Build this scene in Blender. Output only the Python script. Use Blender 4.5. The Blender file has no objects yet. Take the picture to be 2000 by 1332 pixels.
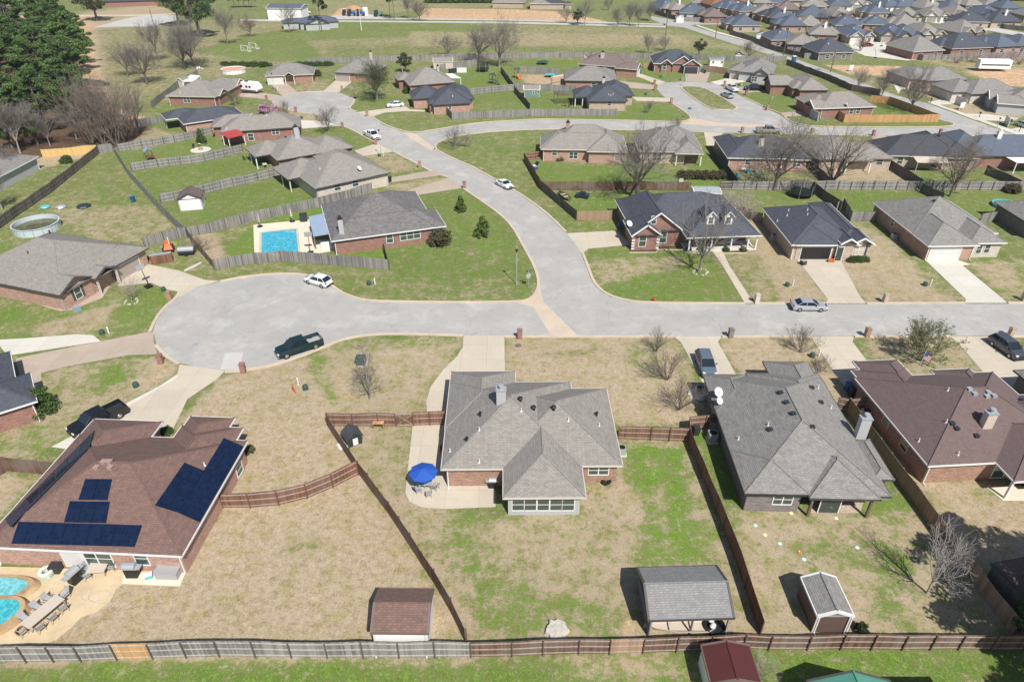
import bpy, math, random
import numpy as np
from mathutils import Vector, Matrix
from mathutils.geometry import tessellate_polygon
R=math.radians
C=bpy.context.scene.collection
SC=bpy.context.scene
# ---------------- camera, sky, sun, exposure
CAM_H=48.5; TILT=R(33.0); FOC=1333.0
cd=bpy.data.cameras.new('drone_camera'); cam=bpy.data.objects.new('drone_camera',cd); C.objects.link(cam)
cam.location=(0,0,CAM_H); cam.rotation_euler=(R(90)-TILT,0,0)
cd.sensor_width=36.0; cd.lens=FOC/2000*36.0; cd.clip_start=0.5; cd.clip_end=6000
SC.camera=cam
SUN_EL=R(50); SUN_AZ=R(24)      # sun stands behind the camera, to the right of it
w=bpy.data.worlds.new("World"); SC.world=w; w.use_nodes=True
nt=w.node_tree; bg=nt.nodes['Background']
sky=nt.nodes.new('ShaderNodeTexSky'); sky.sky_type='NISHITA'; sky.sun_disc=False
sky.sun_elevation=SUN_EL; sky.sun_rotation=R(180)-SUN_AZ; sky.altitude=100; sky.air_density=1.0; sky.dust_density=0.8
nt.links.new(sky.outputs[0],bg.inputs[0]); bg.inputs[1].default_value=0.085
sl=bpy.data.lights.new('sun','SUN'); sl.energy=5.0; sl.angle=R(0.53); sl.color=(1.0,0.965,0.905)
sun=bpy.data.objects.new('sun',sl); C.objects.link(sun)
sd=Vector((math.sin(SUN_AZ)*math.cos(SUN_EL),-math.cos(SUN_AZ)*math.cos(SUN_EL),math.sin(SUN_EL)))
sun.rotation_euler=sd.to_track_quat('Z','Y').to_euler(); sun.location=sd*200
SC.view_settings.view_transform='Standard'; SC.view_settings.look='None'; SC.view_settings.exposure=0.17; SC.view_settings.gamma=1
SC.cycles.max_bounces=5; SC.cycles.diffuse_bounces=2; SC.cycles.transparent_max_bounces=6

# ---------------- survey helpers: a sighting (x, y) becomes a place on the plane of height z
CT,ST=math.cos(TILT),math.sin(TILT)
def ray(x,y):
    u=(x-1000)/FOC; v=-(y-666)/FOC
    return Vector((u,CT+v*ST,-ST+v*CT))
def G(x,y,z=0.0):
    d=ray(x,y); t=(z-CAM_H)/d.z
    return Vector((d.x*t,d.y*t,z))
def PJ(p):
    zc=p[1]*CT-(p[2]-CAM_H)*ST; yc=p[1]*ST+(p[2]-CAM_H)*CT
    return 1000+FOC*p[0]/zc, 666-FOC*yc/zc
def hgt(x,y,ty):
    p=G(x,y); lo,hi=0,60
    for _ in range(40):
        m=(lo+hi)/2
        if PJ((p.x,p.y,m))[1]>ty: lo=m
        else: hi=m
    return lo
# ---------------- object helpers
def tag(o,label=None,cat=None,group=None,kind=None):
    if label: o['label']=label
    if cat: o['category']=cat
    if group: o['group']=group
    if kind: o['kind']=kind
    return o
def thing(name,label,cat,loc=(0,0,0),rz=0,group=None):
    o=bpy.data.objects.new(name,None); C.objects.link(o); o.location=loc; o.rotation_euler=(0,0,rz); o.empty_display_size=.3
    return tag(o,label,cat,group)
def dup(root,loc,rz=0,label=None,group=None,scale=None):
    r=root.copy(); C.objects.link(r); r.location=loc; r.rotation_euler=(0,0,rz)
    if label: r['label']=label
    if group: r['group']=group
    if scale is not None: r.scale=(scale,)*3 if not hasattr(scale,'__len__') else scale
    for ch in list(root.children):
        c=ch.copy(); C.objects.link(c); c.parent=r
        for g in list(ch.children):
            d=g.copy(); C.objects.link(d); d.parent=c
    return r
class MB:
    def __init__(s): s.v=[]; s.f=[]; s.m=[]
    def quad(s,*p,m=0):
        n=len(s.v); s.v+= [tuple(q) for q in p]; s.f.append(tuple(range(n,n+len(p)))); s.m.append(m); return s
    def box(s,x0,y0,z0,x1,y1,z1,m=0,T=None):
        n=len(s.v); P=[(x0,y0,z0),(x1,y0,z0),(x1,y1,z0),(x0,y1,z0),(x0,y0,z1),(x1,y0,z1),(x1,y1,z1),(x0,y1,z1)]
        if T is not None: P=[tuple(T@Vector(p)) for p in P]
        s.v+=P
        for q in ((3,2,1,0),(4,5,6,7),(0,1,5,4),(1,2,6,5),(2,3,7,6),(3,0,4,7)): s.f.append(tuple(n+i for i in q)); s.m.append(m)
        return s
    def cyl(s,a,b,r0,r1=None,n=8,m=0,caps=True):
        a=Vector(a); b=Vector(b); r1=r0 if r1 is None else r1
        d=(b-a); 
        if d.length<1e-6: return s
        d.normalize(); u=d.orthogonal().normalized(); w_=d.cross(u); k=len(s.v)
        for i in range(n):
            t=2*math.pi*i/n; q=u*math.cos(t)+w_*math.sin(t); s.v.append(tuple(a+q*r0)); s.v.append(tuple(b+q*r1))
        for i in range(n):
            j=(i+1)%n; s.f.append((k+2*i,k+2*j,k+2*j+1,k+2*i+1)); s.m.append(m)
        if caps:
            s.f.append(tuple(k+2*i for i in range(n))[::-1]); s.m.append(m)
            s.f.append(tuple(k+2*i+1 for i in range(n))); s.m.append(m)
        return s
    def tube(s,pts,r,n=6,m=0):
        for i in range(len(pts)-1): s.cyl(pts[i],pts[i+1],r,r,n,m)
        return s
    def lathe(s,prof,n=16,m=0,cx=0,cy=0):
        k=len(s.v)
        for (r,z) in prof:
            for i in range(n): t=2*math.pi*i/n; s.v.append((cx+r*math.cos(t),cy+r*math.sin(t),z))
        for j in range(len(prof)-1):
            for i in range(n):
                i2=(i+1)%n; a=k+j*n; s.f.append((a+i,a+i2,a+n+i2,a+n+i)); s.m.append(m)
        return s
    def ball(s,c,r,n=8,m=0,sz=1.0):
        prof=[(max(r*math.sin(math.pi*j/n),1e-4),c[2]-r*sz*math.cos(math.pi*j/n)) for j in range(n+1)]
        return s.lathe(prof,n+2,m,c[0],c[1])
    def build(s,name,mats,parent=None,smooth=False,uv=True,loc=None):
        me=bpy.data.meshes.new(name); me.from_pydata(s.v,[],s.f)
        if not isinstance(mats,(list,tuple)): mats=[mats]
        for mm in mats: me.materials.append(mm)
        if len(mats)>1: me.polygons.foreach_set('material_index',s.m)
        if smooth: me.polygons.foreach_set('use_smooth',[True]*len(s.f))
        me.update()
        if uv:
            nl=len(me.loops); nf=len(me.polygons)
            co=np.empty(len(me.vertices)*3); me.vertices.foreach_get('co',co); co=co.reshape(-1,3)
            nr=np.empty(nf*3); me.polygons.foreach_get('normal',nr); nr=nr.reshape(-1,3)
            lt=np.empty(nf,dtype=np.int64); me.polygons.foreach_get('loop_total',lt)
            lv=np.empty(nl,dtype=np.int64); me.loops.foreach_get('vertex_index',lv)
            N=np.repeat(nr,lt,axis=0); P=co[lv]
            U=np.stack([-N[:,1],N[:,0],np.zeros(nl)],1); L=np.linalg.norm(U,axis=1); flat=L<0.05
            U[flat]=(1,0,0); L[flat]=1; U/=L[:,None]
            V=np.cross(N,U)
            uvs=np.stack([(P*U).sum(1),(P*V).sum(1)],1)
            lay=me.uv_layers.new(name='UVMap'); lay.data.foreach_set('uv',uvs.ravel())
        o=bpy.data.objects.new(name,me); C.objects.link(o)
        if parent is not None: o.parent=parent
        if loc is not None: o.location=loc
        return o
# ---------------- materials
MT={}
def newmat(name):
    m=bpy.data.materials.new(name); m.use_nodes=True; t=m.node_tree; b=t.nodes['Principled BSDF']; MT[name]=m
    return m,t,b
def node(t,k,**kw):
    n=t.nodes.new(k)
    for a,v in kw.items():
        if a.startswith('i_'):
            key=a[2:]; key=int(key) if key.isdigit() else key.replace('_',' ')
            n.inputs[key].default_value=v
        else: setattr(n,a,v)
    return n
def ramp(t,fac,stops,interp='LINEAR'):
    r=t.nodes.new('ShaderNodeValToRGB'); r.color_ramp.interpolation=interp; e=r.color_ramp.elements
    while len(e)<len(stops): e.new(0.5)
    for i,(p,c) in enumerate(stops): e[i].position=p; e[i].color=(c[0],c[1],c[2],1)
    t.links.new(fac,r.inputs[0]); return r.outputs[0]
def mix(t,fac,a,b,mode='MIX'):
    n=t.nodes.new('ShaderNodeMix'); n.data_type='RGBA'; n.blend_type=mode
    for s,x in ((0,fac),(6,a),(7,b)):
        if isinstance(x,(int,float)): n.inputs[s].default_value=x
        elif isinstance(x,tuple): n.inputs[s].default_value=(*x,1) if len(x)==3 else x
        else: t.links.new(x,n.inputs[s])
    return n.outputs[2]
def math_(t,op,a,b=None,c=None,clamp=False):
    n=t.nodes.new('ShaderNodeMath'); n.operation=op; n.use_clamp=clamp
    for i,x in enumerate((a,b,c)):
        if x is None: continue
        if isinstance(x,(int,float)): n.inputs[i].default_value=x
        else: t.links.new(x,n.inputs[i])
    return n.outputs[0]
def noise(t,vec,scale,detail=2,rough=.5,dist=0):
    n=node(t,'ShaderNodeTexNoise'); n.inputs['Scale'].default_value=scale; n.inputs['Detail'].default_value=detail
    n.inputs['Roughness'].default_value=rough; n.inputs['Distortion'].default_value=dist
    t.links.new(vec,n.inputs['Vector']); return n.outputs[0]
def bump(t,b,h,strength=.3,dist=.05):
    n=node(t,'ShaderNodeBump'); n.inputs['Strength'].default_value=strength; n.inputs['Distance'].default_value=dist
    t.links.new(h,n.inputs['Height']); t.links.new(n.outputs[0],b.inputs['Normal'])
def plain(name,col,rough=.6,metal=0,spec=.5,var=.0,vs=3):
    if name in MT: return MT[name]
    m,t,b=newmat(name); b.inputs['Roughness'].default_value=rough; b.inputs['Metallic'].default_value=metal
    b.inputs['Specular IOR Level'].default_value=spec
    if var>0:
        tc=node(t,'ShaderNodeTexCoord'); n=noise(t,tc.outputs['Object'],vs,4,.65)
        c=ramp(t,n,[(.25,tuple(x*(1-var) for x in col)),(.75,tuple(min(x*(1+var),1) for x in col))]); t.links.new(c,b.inputs['Base Color'])
    else: b.inputs['Base Color'].default_value=(*col,1)
    return m
def obj_rand(t): return node(t,'ShaderNodeObjectInfo').outputs['Random']
def shingle(name,col,var=.35,warm=(1,1,1)):
    m,t,b=newmat(name); b.inputs['Roughness'].default_value=.92; b.inputs['Specular IOR Level'].default_value=.25
    uv=node(t,'ShaderNodeUVMap').outputs[0]
    def br(wd,rh,off):
        k=node(t,'ShaderNodeTexBrick'); k.inputs['Scale'].default_value=1; k.inputs['Brick Width'].default_value=wd; k.inputs['Row Height'].default_value=rh
        k.inputs['Mortar Size'].default_value=.022; k.inputs['Mortar Smooth'].default_value=.3; k.inputs['Bias'].default_value=0; k.offset=off
        k.inputs['Color1'].default_value=(0,0,0,1); k.inputs['Color2'].default_value=(1,1,1,1); k.inputs['Mortar'].default_value=(.0,.0,.0,1)
        t.links.new(uv,k.inputs['Vector']); return k
    k=br(.38,.18,.37); k2=br(1.1,.29,.6)
    n=noise(t,uv,1.2,4,.6); n2=noise(t,uv,14,2,.6)
    s=math_(t,'ADD',math_(t,'MULTIPLY',k.outputs[0],.30),math_(t,'MULTIPLY',k2.outputs[0],.12))
    s=math_(t,'ADD',s,math_(t,'MULTIPLY',n,.34)); s=math_(t,'ADD',s,math_(t,'MULTIPLY',n2,.34))
    lo=tuple(x*(1-var) for x in col); hi=tuple(x*(1+var)*w_ for x,w_ in zip(col,warm))
    c=ramp(t,s,[(.2,lo),(.52,col),(.9,hi)])
    c=mix(t,math_(t,'MULTIPLY',k.outputs['Fac'],.45),c,tuple(x*.45 for x in col))
    # weather streaks running down the slope
    mp=node(t,'ShaderNodeMapping'); mp.inputs['Scale'].default_value=(1.3,.09,1); t.links.new(uv,mp.inputs[0])
    st=noise(t,mp.outputs[0],1.5,3,.6)
    c=mix(t,math_(t,'MULTIPLY',math_(t,'SUBTRACT',st,.5,clamp=True),1.0),c,tuple(x*.6 for x in col))
    t.links.new(c,b.inputs['Base Color']); bump(t,b,s,.25,.02); return m
def brickm(name,a,bc,mortar,var=.5):
    m,t,b=newmat(name); b.inputs['Roughness'].default_value=.9; b.inputs['Specular IOR Level'].default_value=.2
    uv=node(t,'ShaderNodeUVMap').outputs[0]
    k=node(t,'ShaderNodeTexBrick'); k.inputs['Scale'].default_value=1; k.inputs['Brick Width'].default_value=.23; k.inputs['Row Height'].default_value=.08
    k.inputs['Mortar Size'].default_value=.011; k.inputs['Color1'].default_value=(*a,1); k.inputs['Color2'].default_value=(*bc,1); k.inputs['Mortar'].default_value=(*mortar,1)
    t.links.new(uv,k.inputs['Vector'])
    mp=node(t,'ShaderNodeMapping'); mp.inputs['Scale'].default_value=(4.4,12.5,1); t.links.new(uv,mp.inputs[0])
    n=node(t,'ShaderNodeTexWhiteNoise'); 
    fl=node(t,'ShaderNodeVectorMath',operation='FLOOR'); t.links.new(mp.outputs[0],fl.inputs[0]); t.links.new(fl.outputs[0],n.inputs['Vector'])
    c=mix(t,math_(t,'MULTIPLY',n.outputs['Value'],var),k.outputs[0],tuple(min(1,x*1.9+.08) for x in a))
    n2=noise(t,uv,.9,4,.6); c=mix(t,math_(t,'MULTIPLY',n2,.5),c,tuple(x*.55 for x in bc))
    t.links.new(c,b.inputs['Base Color']); return m
def woodm(name,a,bc,grey=(.3,.29,.27),wfac=.4):
    m,t,b=newmat(name); b.inputs['Roughness'].default_value=.85; b.inputs['Specular IOR Level'].default_value=.2
    uv=node(t,'ShaderNodeUVMap').outputs[0]
    mp=node(t,'ShaderNodeMapping'); mp.inputs['Scale'].default_value=(6.6,.35,1); t.links.new(uv,mp.inputs[0])
    n=noise(t,mp.outputs[0],1.0,3,.7)
    fl=node(t,'ShaderNodeSeparateXYZ'); t.links.new(mp.outputs[0],fl.inputs[0])
    wn=node(t,'ShaderNodeTexWhiteNoise',noise_dimensions='1D'); t.links.new(math_(t,'FLOOR',fl.outputs[0]),wn.inputs['W'])
    s=math_(t,'ADD',math_(t,'MULTIPLY',n,.6),math_(t,'MULTIPLY',wn.outputs[0],.4))
    c=ramp(t,s,[(.25,a),(.7,bc)])
    tc=node(t,'ShaderNodeTexCoord'); n2=noise(t,tc.outputs['Object'],.35,3,.6)
    c=mix(t,math_(t,'MULTIPLY',ramp(t,n2,[(.4,(0,0,0)),(.62,(1,1,1))]),wfac),c,grey)
    t.links.new(c,b.inputs['Base Color']); return m
def concm(name,col,var=.12,joint=0,stain=.35,sc=1.0):
    m,t,b=newmat(name); b.inputs['Roughness'].default_value=.88; b.inputs['Specular IOR Level'].default_value=.3
    g=node(t,'ShaderNodeNewGeometry').outputs['Position']
    n=noise(t,g,.12*sc,6,.75,.1); n2=noise(t,g,3.0*sc,4,.7); n3=noise(t,g,.5*sc,6,.8,.15)
    c=ramp(t,n,[(.3,tuple(x*(1-var) for x in col)),(.7,tuple(min(1,x*(1+var)) for x in col))])
    c=mix(t,math_(t,'MULTIPLY',ramp(t,n3,[(.5,(0,0,0)),(.75,(1,1,1))]),stain),c,tuple(x*.72 for x in col))
    c=mix(t,math_(t,'MULTIPLY',math_(t,'SUBTRACT',n2,.45,clamp=True),.6),c,tuple(x*.6 for x in col))
    if joint:
        k=node(t,'ShaderNodeTexBrick'); k.offset=0; k.inputs['Scale'].default_value=1; k.inputs['Brick Width'].default_value=joint; k.inputs['Row Height'].default_value=joint
        k.inputs['Mortar Size'].default_value=.03; k.inputs['Color1'].default_value=(0,0,0,1); k.inputs['Color2'].default_value=(0.35,.35,.35,1); k.inputs['Mortar'].default_value=(1,1,1,1)
        t.links.new(g,k.inputs['Vector']); c=mix(t,math_(t,'MULTIPLY',k.outputs[0],.5),c,tuple(x*.55 for x in col))
    if name=='asphalt_grey':
        n4=noise(t,g,.35,4,.6,.3); wv=node(t,'ShaderNodeVectorMath',operation='MULTIPLY_ADD'); nc=node(t,'ShaderNodeTexNoise'); nc.inputs['Scale'].default_value=.6; nc.inputs['Detail'].default_value=4; t.links.new(g,nc.inputs['Vector'])
        wv.inputs[1].default_value=(2.2,2.2,0); t.links.new(nc.outputs['Color'],wv.inputs[0]); t.links.new(g,wv.inputs[2])
        vo=node(t,'ShaderNodeTexVoronoi',feature='DISTANCE_TO_EDGE'); vo.inputs['Scale'].default_value=.11; t.links.new(wv.outputs[0],vo.inputs['Vector'])
        ck=ramp(t,vo.outputs['Distance'],[(.0,(1,1,1)),(.011,(0,0,0))]); c=mix(t,math_(t,'MULTIPLY',ck,math_(t,'MULTIPLY',ramp(t,n4,[(.42,(0,0,0)),(.55,(1,1,1))]),.38)),c,(.20,.19,.18))
        sp=noise(t,g,1.1,5,.8,.2); c=mix(t,math_(t,'MULTIPLY',ramp(t,sp,[(.66,(0,0,0)),(.74,(1,1,1))]),.45),c,(.22,.21,.20))
        c=mix(t,math_(t,'MULTIPLY',ramp(t,noise(t,g,.22,4,.7,.2),[(.5,(0,0,0)),(.7,(1,1,1))]),.30),c,(.66,.64,.60))
    t.links.new(c,b.inputs['Base Color']); bump(t,b,n2,.15,.02); return m
def leafm(name,a,bc):
    m,t,b=newmat(name); b.inputs['Roughness'].default_value=.7; b.inputs['Specular IOR Level'].default_value=.25
    g=node(t,'ShaderNodeTexCoord').outputs['Object']; n=noise(t,g,1.1,3,.7); n2=noise(t,g,9,2,.6)
    s=math_(t,'ADD',math_(t,'MULTIPLY',n,.6),math_(t,'MULTIPLY',n2,.4)); s=math_(t,'ADD',s,math_(t,'MULTIPLY',math_(t,'SUBTRACT',obj_rand(t),.5),.12))
    t.links.new(ramp(t,s,[(.32,a),(.66,bc)]),b.inputs['Base Color'])
    b.inputs['Subsurface Weight'].default_value=0
    return m
# roofs
shingle('roof_taupe',(.275,.252,.228),.3); shingle('roof_grey',(.25,.237,.222),.36); shingle('roof_dark_speckled',(.175,.165,.162),.55)
shingle('roof_slate_blue',(.085,.092,.112),.35); shingle('roof_blue_grey',(.115,.135,.175),.25); shingle('roof_brown',(.185,.118,.10),.3,(1.15,1,.95))
shingle('roof_plum',(.165,.118,.112),.2); shingle('roof_mid_brown',(.20,.155,.145),.25); shingle('roof_light_grey',(.25,.245,.24),.25); shingle('roof_rust',(.26,.13,.085),.25)
shingle('roof_charcoal',(.075,.078,.088),.3)
# walls
brickm('brick_red',(.28,.125,.095),(.18,.08,.062),(.36,.29,.25),.5); brickm('brick_brown',(.33,.18,.12),(.17,.09,.065),(.42,.34,.27),.6)
brickm('brick_pink',(.42,.25,.19),(.29,.155,.12),(.46,.37,.31),.5); brickm('brick_tan',(.46,.36,.28),(.36,.27,.20),(.48,.42,.36),.4)
brickm('brick_pale',(.55,.47,.40),(.46,.37,.31),(.55,.50,.45),.5); brickm('brick_grey',(.20,.175,.165),(.12,.105,.10),(.27,.25,.23),.5)
# fences
woodm('fence_grey',(.12,.115,.112),(.31,.295,.28),(.34,.32,.30),.35); woodm('fence_brown',(.085,.045,.032),(.20,.12,.088),(.24,.20,.175),.5)
woodm('fence_red',(.115,.052,.032),(.25,.125,.08),(.25,.18,.15),.35)
woodm('fence_dark',(.07,.06,.052),(.17,.145,.125),(.20,.18,.16),.5); woodm('fence_cedar',(.42,.21,.085),(.60,.36,.17),(.5,.33,.18),.3)
woodm('fence_tan',(.26,.155,.09),(.42,.28,.18),(.34,.27,.22),.4); woodm('fence_yellow',(.55,.35,.12),(.72,.52,.22),(.6,.42,.2),.2); woodm('fence_rail',(.28,.21,.165),(.44,.355,.30),(.4,.35,.31),.4)
woodm('fence_rail_grey',(.30,.285,.265),(.48,.455,.42),(.5,.48,.45),.4)
woodm('fence_green',(.035,.05,.048),(.075,.095,.09),(.09,.1,.1),.4)
# paving
concm('asphalt_grey',(.395,.378,.352),.09,0,.55); concm('kerb_concrete',(.56,.46,.36),.12,0,.3,3); concm('drive_concrete',(.56,.49,.39),.08,3.2,.3)
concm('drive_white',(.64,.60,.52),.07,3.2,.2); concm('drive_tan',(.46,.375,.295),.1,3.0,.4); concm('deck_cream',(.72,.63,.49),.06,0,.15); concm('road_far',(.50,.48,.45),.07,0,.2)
concm('patio_ochre',(.60,.47,.30),.16,0,.4,4); concm('stone_coping',(.42,.29,.16),.35,0,.5,6)
plain('white_trim',(.72,.71,.69),.55); plain('cream_trim',(.58,.53,.46),.6); plain('dark_trim',(.075,.07,.068),.6); plain('brown_trim',(.16,.11,.09),.6)
plain('window_glass',(.035,.055,.055),.06,0,.9); plain('window_green',(.055,.085,.072),.08,0,.9); plain('garage_white',(.62,.61,.59),.5,0,.4,.04,1); plain('garage_dark',(.045,.045,.05),.4); plain('garage_tan',(.36,.31,.27),.6)
plain('garage_blue',(.33,.37,.42),.5); plain('door_dark',(.05,.035,.03),.5); plain('black',(.015,.015,.016),.5); plain('metal_grey',(.44,.46,.48),.4,.3); plain('siding_grey',(.42,.425,.43),.7); plain('siding_tan',(.55,.47,.39),.7,0,.4,.05,1)
plain('siding_white',(.80,.79,.77),.6,0,.4,.05,1.5); plain('blue_bin',(.015,.10,.24),.45); plain('dark_bin',(.03,.035,.04),.5); plain('green_box',(.035,.085,.06),.5); plain('pipe_white',(.7,.7,.68),.5)
m_s=plain('solar',(.006,.012,.035),.22,.0,.5); t_s=m_s.node_tree; k_s=t_s.nodes.new('ShaderNodeTexBrick'); k_s.offset=0; k_s.inputs['Scale'].default_value=1; k_s.inputs['Brick Width'].default_value=.34; k_s.inputs['Row Height'].default_value=.34; k_s.inputs['Mortar Size'].default_value=.008
k_s.inputs['Color1'].default_value=(.005,.011,.032,1); k_s.inputs['Color2'].default_value=(.008,.018,.05,1); k_s.inputs['Mortar'].default_value=(.014,.024,.055,1); t_s.links.new(t_s.nodes.new('ShaderNodeUVMap').outputs[0],k_s.inputs['Vector']); t_s.links.new(k_s.outputs[0],t_s.nodes['Principled BSDF'].inputs['Base Color'])
plain('vent_mauve',(.36,.24,.21),.6); plain('solar',(.006,.012,.035),.22,.0,.5); plain('orange',(.55,.13,.03),.5); plain('red_metal',(.42,.06,.05),.45,0,.5,.08,1); plain('blue_fabric',(.015,.085,.40),.7); plain('tarp_blue',(.28,.36,.47),.5,0,.5,.06,1)
plain('rubber',(.02,.02,.02),.8); plain('rim',(.45,.46,.48),.3,.8); plain('headlight',(.75,.78,.8),.1,0,.8); plain('taillight',(.35,.015,.012),.25); plain('skin_grey',(.38,.38,.37),.6)
# ================= GROUND =================
def lines(lo,hi,core0,core1,step,grow=1.12):
    a=[core0]
    while a[-1]<core1: a.append(a[-1]+step)
    s=step
    while a[-1]<hi: s*=grow; a.append(a[-1]+s)
    s=step; b=[core0]
    while b[-1]>lo: s*=grow; b.append(b[-1]-s)
    return np.array(b[:0:-1]+a)
gx=lines(-2500,2500,-115,125,.62,1.06)
ys=[26.0]
while ys[-1]<2600: ys.append(ys[-1]+max(.5,(ys[-1])*.0052))
gy=np.array([-400,-60,-5,12]+ys)
X,Y=np.meshgrid(gx,gy); NX,NY=len(gx),len(gy)
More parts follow.
